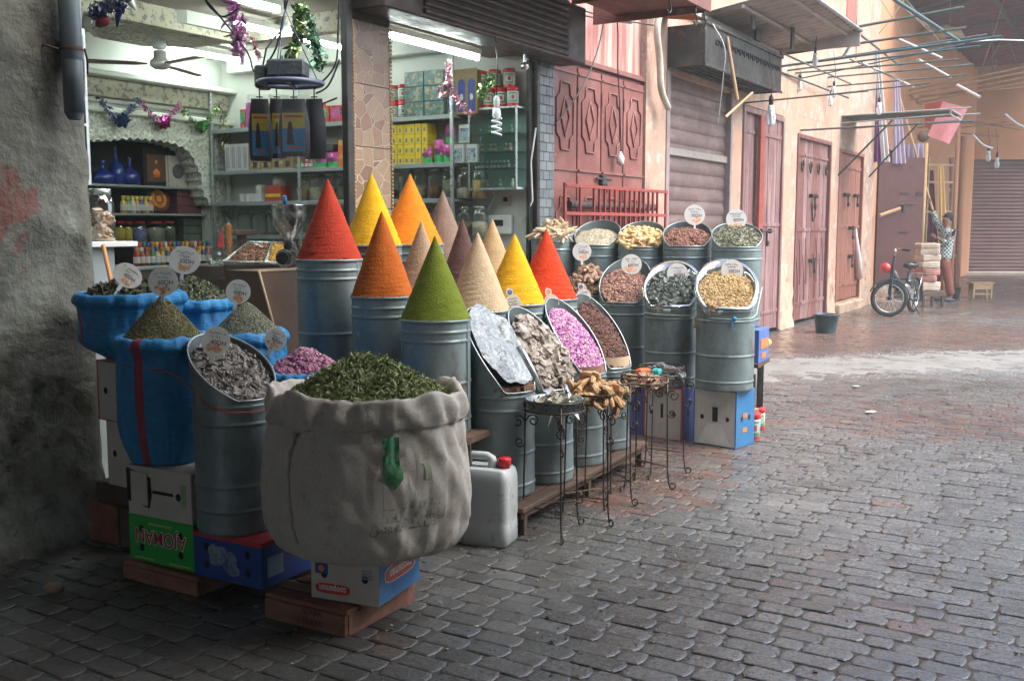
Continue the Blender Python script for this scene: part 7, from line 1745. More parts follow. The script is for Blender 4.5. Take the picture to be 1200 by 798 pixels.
# black box awning
ba=wthing('box_awning','sooty black metal box awning over the roller shutter','awning',12.95,0,3.15)
mb=MB(); mb.box(0,2.65,-.42,-.40,0,.42,.003); mb.box(0,.02,-.40,0,0,.42,.003); mb.box(2.63,2.65,-.40,0,0,.42,.003); mb.box(.02,2.63,-.40,0,.40,.42); mb.box(-.02,2.67,-.44,-.42,.41,.45,.003); mb.box(-.02,2.67,-.435,-.42,-.012,.02,.003); ob('awning_box',mb,black_metal,ba)
mb=MB()
for k in range(5): mb.box(.02,2.63,-.36+.08*k,-.32+.08*k,.01,.03)
ob('underside_slats',mb,niche,ba)
mb=MB(); x=.35
while x<2.5:
    mb.tube([(x+.05*math.cos(t),-.424,.27+.03*math.sin(t)) for t in np.linspace(0,4.4,8)],.009,5); mb.tube([(x+.03,-.424,.26),(x+.09,-.424,.30),(x+.12,-.424,.25)],.008,5); x+=.15
ob('scrolled_ornament',mb,hole,ba)
mb=MB(); mb.add([(0,-.42,.44),(.0,0,.5),(-.25,0,.52),(-.25,-.4,.46)],[(0,1,2,3),(3,2,1,0)]); ob('rusty_top',mb,mat('rust_orange',(.4,.18,.08),.8),ba)
a_=PN(808,36,12.9)
mb=MB()
P=[(12.93,-.5,3.55),(12.98,-.62,3.3),(13.0,-.6,3.0),(13.02,-.55,2.55)]; mb.tube([tuple(q) for q in smooth_prof(P,20)],.005,6)
ob('white_wire',mb,alu,None,W(0,0,0),A,'thin white wire dangling in front of the black box awning','wire')
mb=MB(); mb.cyl((13.1,-.6,2.62),(14.1,-.55,2.98),.014,n=8); mb.cyl((13.45,-.47,3.5),(13.6,-.55,2.85),.02,n=6); ob('props',mb,wood_pale,None,W(0,0,0),A,'pale pole and broken slat hanging under the black box awning','pole')
# big corrugated awning
ca=wthing('corrugated_awning','large pale grey corrugated sheet awning jutting over the street','awning',13.8,0,3.8)
ns_=150; G=np.zeros((ns_,8,3))
for i,s_ in enumerate(np.linspace(0,2.75,ns_)):
    for j,q in enumerate(np.linspace(0,1,8)):
        G[i,j]=(s_,.0-1.15*q,.03+.20*q-.03*q*q+.02*math.sin(i*2*math.pi/10))
mb=MB(); mb.grid(G,sm=True); mb.grid(G[::-1]+np.array([0,0,.008]),sm=True); ob('sheet',mb,awnsheet,ca)
mb=MB()
for q in (.08,.45,.85): mb.box(0,2.75,-1.15*q-.015,-1.15*q+.015,.0+.20*q-.035,.20*q+.0,.002)
mb.box(2.72,2.76,-1.15,0,-.01,.2,.002)
ob('purlin',mb,awnsheet,ca)
mb=MB(); mb.cyl((2.74,-1.15,.2),(2.9,-.9,-.1),.02,n=6); mb.cyl((.02,-1.15,.2),(2.78,-1.15,.19),.022,n=8); ob('edge_tube',mb,alu,ca)
for q in ((1.0,1.18,-.35,-.32,-.12,.02),(1.6,1.7,-.6,-.58,-.16,.1),(.4,.5,-.5,-.47,-.1,.05)): mb=MB(); mb.box(*q); ob('awning_bracket',mb,steel_dark,ca)
# thick pale hose against the pier
mb=MB(); P=[PW(784,-14,-.12),PW(776,8,-.12),PW(770,35,-.13),PW(773,70,-.12),PW(775,105,-.12),PW(783,127,-.12)]; mb.tube([tuple(q) for q in smooth_prof(P,30)],.035,12); ob('pale_hose',mb,mat('pale_hose',(.45,.42,.34),.6,0,.25,9),None,W(0,0,0),A,'thick pale hose hanging in a curve beside the peach pier','hose')
mb=MB()
for L in (((650,147),(665,128),(685,98),(700,60),(711,14),(719,5),(722,9)),((722,8),(724,40),(724,80),(726,120),(728,183)),((640,3),(680,12),(715,22),(752,28),(770,31)),((640,6),(690,20),(740,28)),):
    P=[PW(a,b,-.05) for a,b in L]; mb.tube([tuple(q) for q in smooth_prof(P,30)],.007,5)
ob('wall_wires',mb,black_pl,None,W(0,0,0),A,'black electric wires strung over the red metal doors','wire')
mb=MB(); P=PW(727,183,-.06); mb.lathe([(0,0),(.035,.03),(.04,.08),(.02,.12),(.012,.14)],14,(P[0],P[1],P[2]-.1)); ob('wire_socket',mb,whiteplastic,None,W(0,0,0),A,'pale lamp socket at the end of a wire on the red doors','lamp socket')
# rods of the display rack
rodm=[mat('blue_green_rod',(.06,.13,.14),.45,.3,.2,12),mat('dull_rod',(.12,.14,.12),.5,.4,.3,10),mat('pale_rod',(.5,.5,.5),.4,.2,.1,9)]
rods=[((905,50),(1129,9),1,.02),((905,66),(1131,33),1,.018),((916,78),(1173,43),0,.02),((935,75),(1156,41),1,.015),((923,83),(1148,54),0,.014),((932,86),(1123,70),1,.014),((970,91),(1141,76),1,.015),((970,102),(1133,88),1,.014),((945,114),(1089,98),0,.012),((872,121),(1017,107),1,.011),((938,153),(1139,142),1,.016),((940,92),(1130,52),0,.012)]
def ordn(i): return ORD[i]
for i,(a,b,mi,r_) in enumerate(rods):
    p=PW(*a); q=PN(*b,p[0]+.02); mb=MB(); mb.cyl((0,0,0),(q[0]-p[0],q[1],q[2]-p[2]),r_*.9,n=8)
    ob('display_rod',mb,rodm[mi],None,W(p[0],-.004,p[2]),A,'long thin metal rod jutting over the street, %s of the rack from the top'%ordn(i),'rod','rods of the display rack')
cross=[((1039,-6),(1126,50),0,.022,3.95),((1050,45),(1103,68),2,.018,3.9),((1010,74),(1070,102),2,.016,3.7),((1076,70),(1114,91),2,.018,3.75),((905,81),(994,115),1,.016,3.6),((951,-4),(1054,77),1,.016,4.0),((915,62),(1000,100),1,.012,3.65),((996,70),(1060,95),1,.01,3.7)]
for i,(a,b,mi,r_,z) in enumerate(cross):
    p=PZ(*a,z); q=PZ(*b,z-.02); mb=MB(); mb.cyl((0,0,0),(q[0]-p[0],q[1]-p[1],q[2]-p[2]),r_,n=8); ob('cross_bar',mb,rodm[mi],None,p,0,'bar laid across the display rods, %s one'%ordn(i),'rod','bars lying across the rods')
for i,(a,b) in enumerate((((1122,100),(1148,114)),((1085,120-4),(1086,117)),)):
    if i: continue
    p=PY(*a,16.5); q=PY(*b,15.6); mb=MB(); mb.cyl((0,0,0),tuple(q[k]-p[k] for k in range(3)),.022,n=8); ob('loose_white_tube',mb,rodm[2],None,p,0,'short white tube hanging at the outer end of the rack','tube')
# tan bamboo bars farther on
bam=mat('tan_bar',(.4,.26,.15),.6,0,.2,9)
for i,(a,b) in enumerate((((1058,108),(1206,78)),((1062,112),(1206,84)),((1068,117),(1206,90)),((1074,121),(1206,96)),((1078,113),(1206,102)))):
    p=PY(*a,22.4); q=PY(*b,20.5); mb=MB(); mb.cyl((0,0,0),tuple(q[k]-p[k] for k in range(3)),.02,n=7); ob('tan_bar',mb,bam,None,p,0,'long tan bar high over the far shop, %s from the top'%ordn(i),'bar','tan bars over the fabric shop')
for i,(a,b) in enumerate((((1075,150),(1185,135)),((1078,143),(1190,147)),((1105,138),(1196,152)),((1118,156),(1172,160)),((1085,155),(1180,143)))):
    p=PY(*a,23.0); q=PY(*b,22.0); mb=MB(); mb.cyl((0,0,0),tuple(q[k]-p[k] for k in range(3)),.016,n=6); ob('lower_tan_bar',mb,bam,None,p,0,'lower tan stick beside the pink cloth, %s of five'%ordn(i),'bar','lower tan sticks')
p=PY(1058,104,22.5); q=PY(1080,123,22.3); mb=MB(); mb.cyl((0,0,0),tuple(q[k]-p[k] for k in range(3)),.025,n=6); ob('bar_holder',mb,bam,None,p,0,'short slanted holder carrying the tan bars','bar')
for i,(a,b,c_) in enumerate((((1140,158),(1152,170),(1163,174)),((1178,134),(1190,144),(1200,149)))):
    P=[PY(*k,21.0) for k in (a,b,c_)]; mb=MB(); mb.tube([tuple(q) for q in smooth_prof(P,12)],.022,7); ob('bent_white_strip',mb,whiteplastic,None,(0,0,0),0,['bent white strip hanging below the tan bars','bent white strip at the right edge of the picture'][i],'strip')
# mesh shelf on brackets
p0=PW(986,141); ms=wthing('mesh_shelf','dark wire mesh shelf on two diagonal struts above the wooden doors','shelf',p0[0],0,p0[2])
q=PN(1129,134,p0[0]+.3); L=-q[1]*.92
mb=MB(); n_=26
for k in range(n_+1): mb.box(.0,1.05,-L*k/n_-.004,-L*k/n_+.004,.06,.066)
for k in range(9): mb.box(1.05*k/8-.004,1.05*k/8+.004,-L,0,.067,.072)
mb.add([(0,0,.064),(1.05,0,.064),(1.05,-L,.064),(0,-L,.064)],[(0,1,2,3)]); ob('mesh_tray',mb,mat('dark_mesh',(.1,.11,.1),.6,.3,.2,20),ms)
mb=MB()
for x in (0,1.05): mb.cyl((x,0,.07),(x,-L-.3,.09),.013,n=6); mb.cyl((x,0,-.05),(x,-L,-.0),.013,n=6)
mb.cyl((0,-L,.08),(1.05,-L,.08),.012,n=6); mb.cyl((0,-L,0),(1.05,-L,0),.012,n=6); mb.cyl((0,-L,0),(0,-L,.08),.012,n=6); mb.cyl((1.05,-L,0),(1.05,-L,.08),.012,n=6); ob('shelf_frame',mb,mat('pale_green_frame',(.35,.4,.36),.5,.2,.2,9),ms)
for i,(a,b) in enumerate((((982,206),(1046,141)),((1018,208),(1075,146)))):
    p=PW(*a); q=PN(*b,p[0]); mb=MB(); mb.cyl((0,0,0),(0,q[1],q[2]-p[2]),.016,n=7); ob('strut',mb,steel_dark,ms,(p[0]-p0[0],0,p[2]-p0[2]))
# unlit bulbs
def bulb(px,py,Y,top,lab,sc=1,spiral=False):
    p=PY(px,py,Y); t=thing('hanging_bulb',lab,'light bulb',p,0,'energy saving bulbs on cords')
    mb=MB(); mb.lathe([(0,.13*sc),(.018*sc,.13*sc),(.02*sc,.19*sc),(.008*sc,.21*sc),(0,.21*sc)],12); ob('socket',mb,black_pl if not spiral else whiteplastic,t)
    mb=MB(); mb.lathe([(.022*sc,.07*sc),(.028*sc,.09*sc),(.024*sc,.13*sc),(0,.13*sc)],12)
    if spiral:
        mb.tube([(.028*sc*math.cos(a),.028*sc*math.sin(a),.07*sc-.0125*sc*a/2.2) for a in np.linspace(0,6*math.pi,60)],.0075*sc,6)
    else:
        for k in range(4):
            a=k*math.pi/2; c_,s_=math.cos(a),math.sin(a); mb.tube([(.012*sc*c_,.012*sc*s_,.08*sc),(.03*sc*c_,.03*sc*s_,.04*sc),(.026*sc*c_,.026*sc*s_,-.01*sc),(.006*sc*c_,.006*sc*s_,-.03*sc)],.011*sc,6)
    ob('bulb_glass',mb,mat('milky_bulb',(.75,.82,.82),.25),t)
    if top: 
        q=PY(top[0],top[1],Y); mb=MB(); mb.tube([(0,0,.2*sc),((q[0]-p[0])*.5+.03,0,(q[2]-p[2])*.5),(q[0]-p[0],0,q[2]-p[2])],.005,5); ob('cord',mb,black_pl,t)
    return t
bulb(903,143,12.6,(901,62),'large white loop bulb under the black box awning',1.5)
bulb(582,152,7.6,(575,-5),'spiral bulb hanging on a cord before the glass cabinet',1.15,True)
bulb(955,75,13.6,(954,5),'white bulb hanging under the corrugated awning edge',1.0)
bulb(937,104,15.2,(938,83),'small bulb near the wall below the rods',1.0)
bulb(977,112,15.4,(977,60),'small bulb in the middle of the rods',1.0)
bulb(973,122,15.6,(973,100),'lowest small bulb among the rods',.9)
bulb(1030,132,17.0,(1030,75),'long white bulb above the mesh shelf',1.2)
bulb(1158,187,24,(1158,150),'small bulb before the far shutter, left one',1.5); bulb(1168,195,24,(1167,150),'small bulb before the far shutter, right one',1.5)
mb=MB(); p=PY(615,78,8.3); mb.sph((0,0,0),.035,10); mb.cyl((0,0,.02),(0,0,.09),.012); sp_=ob('spot_bulb',mb,steel_sh,None,p,0,'small round spot lamp at the right end of the shop shutter','lamp')
# thin hanging strings from the roof
hs=thing('hanging_strings','thin strings and ropes hanging from the roof over the far shops','string',(0,0,0))
for (x0,y0,x1,y1,Y) in ((1003,-5,1003,70,17),(1113,-5,1113,30,22),(1163,30,1163,85,24),(1177,42,1150,85,24),(1168,70,1162,95,24),(1182,50,1195,85,24),(1148,88,1178,-5,21),(1058,-5,1110,60,19),(1063,-5,1030,40,19),(935,95,935,170,16),(967,60,970,180,17),(1040,-5,1085,30,19),(1050,0,1095,42,19),(1029,-5,1060,45,19)):
    mb=MB(); mb.tube([PY(x0,y0,Y),PY((x0+x1)/2+1,(y0+y1)/2+1,Y),PY(x1,y1,Y)],.008,4); ob('strand',mb,mat('string_grey',(.25,.22,.18),.8),hs)
mb=MB(); P=[PY(x,y,18) for x,y in ((1110,50),(1140,49),(1170,47),(1206,48))]; mb.tube(P,.012,5); ob('white_cable',mb,whiteplastic,None,(0,0,0),0,'white cable stretched under the maroon roof','cable')
# round straw lamp under the roof
p=PY(1103,36,23); mb=MB(); mb.lathe([(0,.10),(.12,.11),(.38,.04),(.50,-.12),(.46,-.13),(.36,.0),(0,.06)],28); ob('straw_shade',mb,mat('straw_shade',(.55,.42,.26),.7,0,.2,20),None,p,(R(12),0,0),'round straw lampshade under the maroon roof','lampshade')
# cloths
def cloth(name,label,P0,P1,P2,P3,m_,fold=.03,nf=5,cat='cloth',nu=26,nv=14,seed=0):
    P0,P1,P2,P3=[np.array(p) for p in (P0,P1,P2,P3)]; G=np.zeros((nv,nu,3)); rs=random.Random(seed); nrm=np.cross(P1-P0,P3-P0); nrm=nrm/np.linalg.norm(nrm)
    for i in range(nv):
        for j in range(nu):
            u,v=j/(nu-1),i/(nv-1); G[i,j]=(P0*(1-u)+P1*u)*(1-v)+(P3*(1-u)+P2*u)*v+nrm*fold*math.sin(nf*2*math.pi*u+.6*math.sin(3*v))*(.4+.6*v)
    mb=MB(); mb.grid(G); mb.grid(G[:, ::-1]+nrm*.004); return ob(name,mb,m_,None,(0,0,0),0,label,cat)
cw=mat('off_white_cloth',(.62,.6,.58),.8,0,.08,9); cpur=mat('purple_cloth',(.22,.05,.25),.8,0,.2,9); clil=mat('lilac_cloth',(.5,.42,.52),.8,0,.1,9); cyel=mat('yellow_cloth',(.75,.5,.2),.8,0,.1,9); cplum=mat('plum_cloth',(.2,.03,.10),.8,0,.2,9); cpink=mat('pink_cloth',(.72,.3,.32),.8,0,.12,6); cr=mat('red_orange_cloth',(.6,.1,.06),.8,0,.15,6)
def Q4(a,b,c_,d,Y): return [PY(*k,Y) for k in (a,b,c_,d)]
cloth('hanging_cloth','long off white cloth hanging above the open brown door',*Q4((1025,58),(1031,58),(1043,190),(1033,190),19.4),cw,.03,2)
cloth('hanging_cloth','purple cloth hanging beside the long white one',*Q4((1025,95),(1029,95),(1034,190),(1024,190),19.6),cpur,.03,2,seed=1)
cloth('hanging_cloth','lilac cloth hanging right of the long white one',*Q4((1047,92),(1054,92),(1062,192),(1046,192),20.0),clil,.03,3,seed=2)
cloth('plum_cloth','plum curtain hanging in the fabric shop',*Q4((1087,200),(1094,200),(1100,292),(1083,290),21.3),cplum,.05,3,seed=3)
cloth('yellow_cloth','long yellow cloth hanging in the fabric shop',*Q4((1099,195),(1106,195),(1113,335),(1100,335),21.0),cyel,.04,2,seed=4)
cloth('patterned_cloth','dark patterned cloth strip beside the yellow cloth',*Q4((1112,185),(1119,185),(1121,330),(1114,330),22.4),mat('patterned_cloth',(.3,.12,.14),.8,0,.5,14,layers=[((.6,.45,.5),9,.55,.62)]),.03,2,seed=5)
cloth('white_cloths','pale cloths laid over the rail in the fabric shop',*Q4((1060,170),(1083,168),(1083,188),(1060,186),20.6),clil,.05,4,seed=7)
cloth('pink_awning','pink cloth awning leaning out above the fabric shop',PY(1105,119,20.8),PY(1134,127,20.2),PY(1112,169,20.0),PY(1087,159,20.6),cpink,.015,1,'awning',seed=6)
cloth('red_awning','red orange cloth behind the pink awning',PY(1084,122,22.0),PY(1108,118,21.6),PY(1094,155,21.8),PY(1083,148,22.0),cr,.015,1,'awning',seed=8)
mb=MB(); mb.sph(PY(1082,160,20.8),.12,10); ob('rolled_bundle',mb,mat('brown_bundle',(.2,.12,.07),.9,0,.3,20,.8,20),None,(0,0,0),0,'brown rolled bundle at the lower end of the pink awning','bundle')
for i,(a,b,Y,r_,lab) in enumerate((((1047,100),(1094,238),20.35,.022,''),)): pass
# door leaf and shop posts
lf=thing('open_door_leaf','big dark brown door leaf standing open towards the street','door',(7.08,20.0,0),R(6))
mb=MB(); mb.box(0,.93,0,.05,.34,2.80,.006); ob('leaf_panel',mb,brownleaf,lf)
mb=MB(); mb.cyl((.42,-.03,2.0-.1),(.75,-.03,2.0-.1),.012); mb.box(.5,.56,-.04,0,1.75,1.87,.004); mb.box(.45,.62,-.02,0,2.1,2.12); mb.box(.78,.9,-.02,0,2.08,2.14); mb.box(.45,.65,-.02,0,1.35,1.37); ob('bolt',mb,steel_dark,lf)
mb=MB(); mb.cyl((-.12,-.35,1.68),(.42,-.06,1.82),.035,n=10); ob('wooden_bar',mb,wood_pale,lf)
mb=MB(); mb.box(6.95,7.1,19.95,20.15,0,.0,) if False else mb.box(-.02,.93,-.02,.1,0,.335,.01); ob('leaf_plinth',mb,peach_base,lf)
for i,(px,Y,w_,yt,m_,lab) in enumerate(((1080,20.4,.035,168,mat('yellow_post',(.6,.38,.16),.6,0,.1,5),'thin yellow post right of the open brown door'),(1116,21.4,.04,150,peach_far,'round peach post left of the doorway end'),(1123,24.5,.07,160,peach_far,'thick peach post at the corner of the last shop'))):
    p=PY(px,300,Y); zt_=PY(px,yt,Y)[2]; mb=MB(); mb.lathe([(0,0),(w_,0),(w_,zt_),(0,zt_)],14); ob('shop_post',mb,m_,None,(p[0],p[1],0),0,lab,'post')
sb=thing('shop_rack','light wooden rack inside the fabric shop doorway','rack',PY(1083,330,21.2)[:2]+(0,),R(20))
for z in (1.1,1.75,2.35,2.7): mb=MB(); mb.box(-.05,.62,-.02,.02,z,z+.05,.004); ob('rack_bar',mb,wood_pale,sb)
for x in (-.03,.6): mb=MB(); mb.box(x,x+.04,-.015,.015,0,2.9,.004); ob('rack_post',mb,wood_pale,sb)
mb=MB(); mb.box(-.1,1.6,.0,1.2,0,.3,.01); ob('stone_step',mb,peach_base,None,PY(1085,340,21.0)[:2]+(0,),A,'raised plaster step of the fabric shop','step')
# stack of folded sacks on a small table
p=PZ(1090,360); tb=thing('small_table','small low wooden table beside the moped','table',(p[0],p[1]+.1,0),R(10))
mb=MB(); mb.box(-.24,.22,-.2,.2,.20,.30,.01); ob('table_top',mb,wood_dark,tb)
for a,b in ((-.2,-.16),(.18,-.16),(-.2,.16),(.18,.16)): mb=MB(); mb.box(a-.02,a+.02,b-.02,b+.02,0,.2,.003); ob('leg',mb,wood_dark,tb)
z=.30; rs=random.Random(2)
cm=[mat('cream_fold',(.55,.44,.34),.85,0,.2,12,.6,14,bdist=.02),mat('dusty_pink_fold',(.42,.2,.16),.85,0,.2,12,.6,14,bdist=.02)]
for k,(h,mi) in enumerate(((.16,0),(.12,1),(.13,1),(.13,0),(.12,0),(.11,0),(.09,0))):
    G=np.zeros((12,28,3)); th=np.linspace(0,6.2832,28,endpoint=False)
    for i in range(12):
        a=-math.pi/2+math.pi*i/11; r_=.165+.018*math.cos(a)**.5*(1+.5*math.sin(i*2.4+k)) if 0<i<11 else .1; 
        w=np.abs(np.cos(th))**.3*np.sign(np.cos(th)); v=np.abs(np.sin(th))**.3*np.sign(np.sin(th))
        if i in (0,11): r_=.01
        G[i,:,0]=r_*w*(1+.06*np.sin(5*th+k)); G[i,:,1]=r_*v*(1+.06*np.sin(4*th+k)); G[i,:,2]=h/2+h/2*math.sin(a)*.98+.006*np.sin(6*th+k)
    mb=MB(); mb.grid(G,wrap=True); ob('folded_sack',mb,cm[mi],None,(p[0]-.06+rs.uniform(-.02,.02),p[1]+.1,z+.008),rs.uniform(-.2,.2),'folded cloth bundle, %s from the bottom of the pile by the moped'%ORD[k],'cloth bundle','pile of folded bundles'); z+=h
# stool, buckets
def stool(x,y,rot,lab,w=.36,h=.33,m_=wood_pale):
    t=thing('wooden_stool',lab,'stool',(x,y,0),rot)
    mb=MB(); mb.box(-w/2-.06,w/2+.06,-.12,.12,h-.025,h,.004); ob('seat',mb,m_,t)
    mb=MB(); mb.box(-w/2,w/2,-.11,-.09,h-.14,h-.026,.002); mb.box(-w/2,w/2,.09,.11,h-.14,h-.026,.002); ob('apron',mb,m_,t)
    for a in (-1,1):
        for b in (-1,1): mb=MB(); mb.box(a*w/2-.018,a*w/2+.018,b*.1-.015,b*.1+.015,0,h-.026,.002); ob('leg',mb,m_,t)
    mb=MB(); mb.box(-w/2+.018,w/2-.018,-.11,-.09,.08,.11,.002); ob('stretcher',mb,m_,t)
p=PZ(1151,350); stool(p[0],p[1]+.1,0,'small light wooden stool standing alone in the street')
def bucket(px,py,rt,rb,h,lab,m_=tealcan,han=True,rot=0):
    p=PZ(px,py); t=thing('bucket',lab,'bucket',(p[0],p[1]+rb,0),rot)
    mb=MB(); mb.lathe([(0,.004),(rb,0),(rb*1.02,.01),(rt*.985,h*.92),(rt*1.05,h*.93),(rt*1.06,h),(rt,h),(rt*.97,h*.9),(rb*.97,.02),(0,.02)],30); ob('bucket_wall',mb,m_,t)
    if han: mb=MB(); mb.tube([(rt*1.04*math.cos(a),-rt*.35-.1*math.sin(a)*rt*4,h*.95-.10*math.sin(a)) for a in np.linspace(0,math.pi,15)],.005,5); ob('handle',mb,steel_dark,t)
bucket(971,391,.165,.135,.265,'dark teal bucket standing before the wooden doors')
bucket(1120,351,.14,.11,.25,'dark bucket on the ground just behind the man',black_pl,False)
p=PZ(899,407); mb=MB(); mb.sph((0,0,.055),.055,14,1.2,1,1); yo=ob('yellow_cup',mb,mat('yellow_plastic',(.75,.5,.02),.4),None,(p[0],p[1]+.05,0),0,'small yellow ball like cup near the corner of the stall','cup')
mb=MB(); mb.lathe([(.03,.0),(.045,.03),(.0,.04)],12,(-.03,.02,.08)); ob('blue_top',mb,cblue,yo)
# litter
rs=random.Random(9)
mb=MB(); 
for (px,py,s_) in ((770,566,.02),(1002,454,.05),(1020,484,.06)):
    p=PZ(px,py); V=[(p[0]+s_*math.cos(a)*rs.uniform(.5,1),p[1]+s_*.8*math.sin(a)*rs.uniform(.5,1),.012+.006*rs.random()) for a in np.linspace(0,6,7)]
    mb=MB(); mb.add(V,[tuple(range(7))]); ob('litter_scrap',mb,mat('pale_litter_%d'%(px%3),[(.6,.6,.55),(.5,.6,.2),(.55,.5,.42)][px%3],.7),None,(0,0,0),0,{770:'tiny white scrap on the paving in front of the stall',1002:'yellow green scrap on the silty paving',1020:'torn pale scrap lying on the red paving'}[px],'litter')
p=PZ(40,672); mb=MB(); mb.sph((0,0,.03),.035,7,1.3,.8,.7); ob('stone',mb,mat('tan_stone',(.35,.22,.14),.9),None,(p[0]+.2,p[1]-.25,0),0,'small tan stone at the foot of the concrete pillar','stone')
# ------------------------------------------------------------------ moped
fx_,fy_,_=PZ(1041,371); rx_,ry_=fx_+.74,fy_+.88
hd=math.atan2(fy_-ry_,fx_-rx_)           # heading rear -> front
mp=thing('moped','old moped with a round red headlamp bowl parked by the brown door','moped',(rx_,ry_,0),hd)
WB=math.hypot(fx_-rx_,fy_-ry_)
def wheel(parent,x,rot,r=.30,nm='wheel'):
    mb=MB(); 
    T=[(0,0)]; tor=[]
    n=36;m=10; G=np.zeros((m,n,3)); th=np.linspace(0,6.2832,n,endpoint=False)
    for i in range(m):
        a=6.2832*i/m; rr=r-.036+.036*math.cos(a); G[i,:,0]=rr*np.cos(th); G[i,:,2]=rr*np.sin(th)+r; G[i,:,1]=.036*math.sin(a)
    G2=np.concatenate([G,G[:1]]); mb.grid(G2,wrap=True); w=ob(nm,mb,rubber,parent,(x,0,0),(0,0,rot))
    mb=MB(); 
    for y_ in (-.016,.016): mb.tube([((r-.072)*math.cos(a),y_,r+(r-.072)*math.sin(a)) for a in np.linspace(0,6.2832,37)],.010,6,cap=False)
    ob('rim',mb,steel_sh,w)
    mb=MB()
    for k in range(18):
        a=6.2832*k/18; b=a+.5*(1 if k%2 else -1); mb.cyl((.03*math.cos(b),(.02 if k%2 else -.02),r+.03*math.sin(b)),((r-.055)*math.cos(a),0,r+(r-.055)*math.sin(a)),.0035,n=4)
    ob('spokes',mb,alu,w)
    mb=MB(); mb.cyl((0,-.05,r),(0,.05,r),.035,n=14); ob('hub',mb,steel_dark,w); return w
steer=-hd+R(8)
steer=(R(172)-hd)
wheel(mp,WB,steer); wheel(mp,0,0,.29)
blue_paint=mat('teal_blue_paint',(.025,.045,.055),.35,0,.2,9)
cs_t,sn_t=math.cos(steer),math.sin(steer)
fk=thing('x','','',(0,0,0)) ; bpy.data.objects.remove(fk)
mb=MB().at((WB,0,0),steer)
for y_ in (-.06,.06): mb.cyl((0,y_,.30),(-.04,y_,.82),.018,n=8)
mb.cyl((-.04,-.06,.80),(-.04,.06,.80),.02,n=8); mb.cyl((-.035,0,.74),(-.06,0,1.0),.022,n=8); ob('front_fork',mb,blue_paint,mp)
mb=MB().at((WB,0,0),steer); G=np.zeros((16,5,3))
for i,a in enumerate(np.linspace(R(20),R(185),16)):
    for j,v in enumerate((-.04,-.025,0,.025,.04)): G[i,j]=(.335*math.cos(a)*(1-.04*abs(v)/.04),v,.30+.335*math.sin(a)*(1-.05*(v/.04)**2))
mb.grid(G,sm=True); mb.grid(G[:, ::-1]*np.array([1,1,1])-np.array([0,0,.004]),sm=True); ob('front_mudguard',mb,blue_paint,mp)
mb=MB().at((WB,0,0),steer); mb.tube([(-.06,0,.98),(-.07,.0,1.05),(-.09,.12,1.12),(-.18,.26,1.10)],.013,7); mb.tube([(-.07,.0,1.05),(-.09,-.12,1.12),(-.18,-.26,1.10)],.013,7); ob('handlebar',mb,steel_sh,mp)
mb=MB().at((WB,0,0),steer); mb.cyl((-.14,.20,1.108),(-.22,.31,1.092),.019,n=8); mb.cyl((-.14,-.20,1.108),(-.22,-.31,1.092),.019,n=8); ob('grips',mb,black_pl,mp)
mb=MB(); c_=(WB+.02,.0,.78); mb.sph((0,0,0),.09,20); p_=Vector((WB+.02,0,.80)); ob('headlamp_bowl',mb,mat('glossy_red_paint',(.6,.02,.02),.2,coat=.6),mp,(WB+.01,-.07,.80))
mb=MB(); mb.tube([(WB-.05,0,.86),(WB-.18,0,.62),(WB-.42,0,.40),(.40,0,.36),(.30,0,.42),(.24,0,.70)],.04,8); mb.tube([(WB-.08,0,.78),(.62,0,.50),(.36,0,.40)],.03,8); ob('frame',mb,blue_paint,mp)
mb=MB(); mb.tube([(0,-.07,.29),(.32,-.06,.36)],.014,6); mb.tube([(0,.07,.29),(.32,.06,.36)],.014,6); mb.tube([(0,.07,.29),(.16,.05,.62)],.012,6); mb.tube([(0,-.07,.29),(.16,-.05,.62)],.012,6); ob('rear_stays',mb,blue_paint,mp)
mb=MB(); mb.box(.28,.66,-.12,.12,.24,.52,.04); mb.cyl((.45,-.14,.32),(.45,.14,.32),.07,n=14); mb.lathe([(.06,0),(.075,.01),(.06,.02),(.075,.03),(.06,.04),(.07,.05)],14,(.56,0,.42)); ob('engine',mb,mat('grey_engine',(.25,.25,.25),.4,.7,.3,20),mp)
mb=MB(); mb.tube([(.55,-.09,.30),(.3,-.12,.24),(-.15,-.12,.26)],[.018,.024,.03],8); ob('exhaust',mb,steel_sh,mp)
mb=MB(); mb.sph((.16,0,.82),.16,12,1.5,.8,.42); mb.cyl((.2,0,.6),(.18,0,.8),.014); ob('saddle',mb,black_pl,mp)
mb=MB(); mb.tube([(WB-.14,0,.74),(WB-.22,0,.60),(WB-.38,0,.50),(.40,0,.52)],[.05,.085,.09,.06],10); mb.box(.30,.52,-.13,.13,.40,.60,.04); ob('tank_cover',mb,black_pl,mp)
mb=MB(); mb.box(-.22,.04,-.08,.08,.66,.675,.003); mb.tube([(-.22,-.08,.67),(0,-.07,.3)],.008,5); mb.tube([(-.22,.08,.67),(0,.07,.3)],.008,5); ob('rear_rack',mb,steel_sh,mp)
mb=MB(); G=np.zeros((14,5,3))
for i,a in enumerate(np.linspace(R(10),R(200),14)):
    for j,v in enumerate((-.045,-.025,0,.025,.045)): G[i,j]=(.33*math.cos(a),v,.29+.33*math.sin(a)*(1-.05*(v/.045)**2))
mb.grid(G,sm=True); ob('rear_mudguard',mb,blue_paint,mp)
mb=MB(); mb.cyl((.42,.1,.30),(.36,.24,.0),.012,n=6); ob('kickstand',mb,steel_dark,mp)
mb=MB(); mb.cyl((.45,-.18,.24),(.45,.18,.24),.01,n=6); mb.box(.40,.5,-.24,-.16,.23,.25,.004); mb.box(.40,.5,.16,.24,.23,.25,.004); ob('pedals',mb,black_pl,mp)
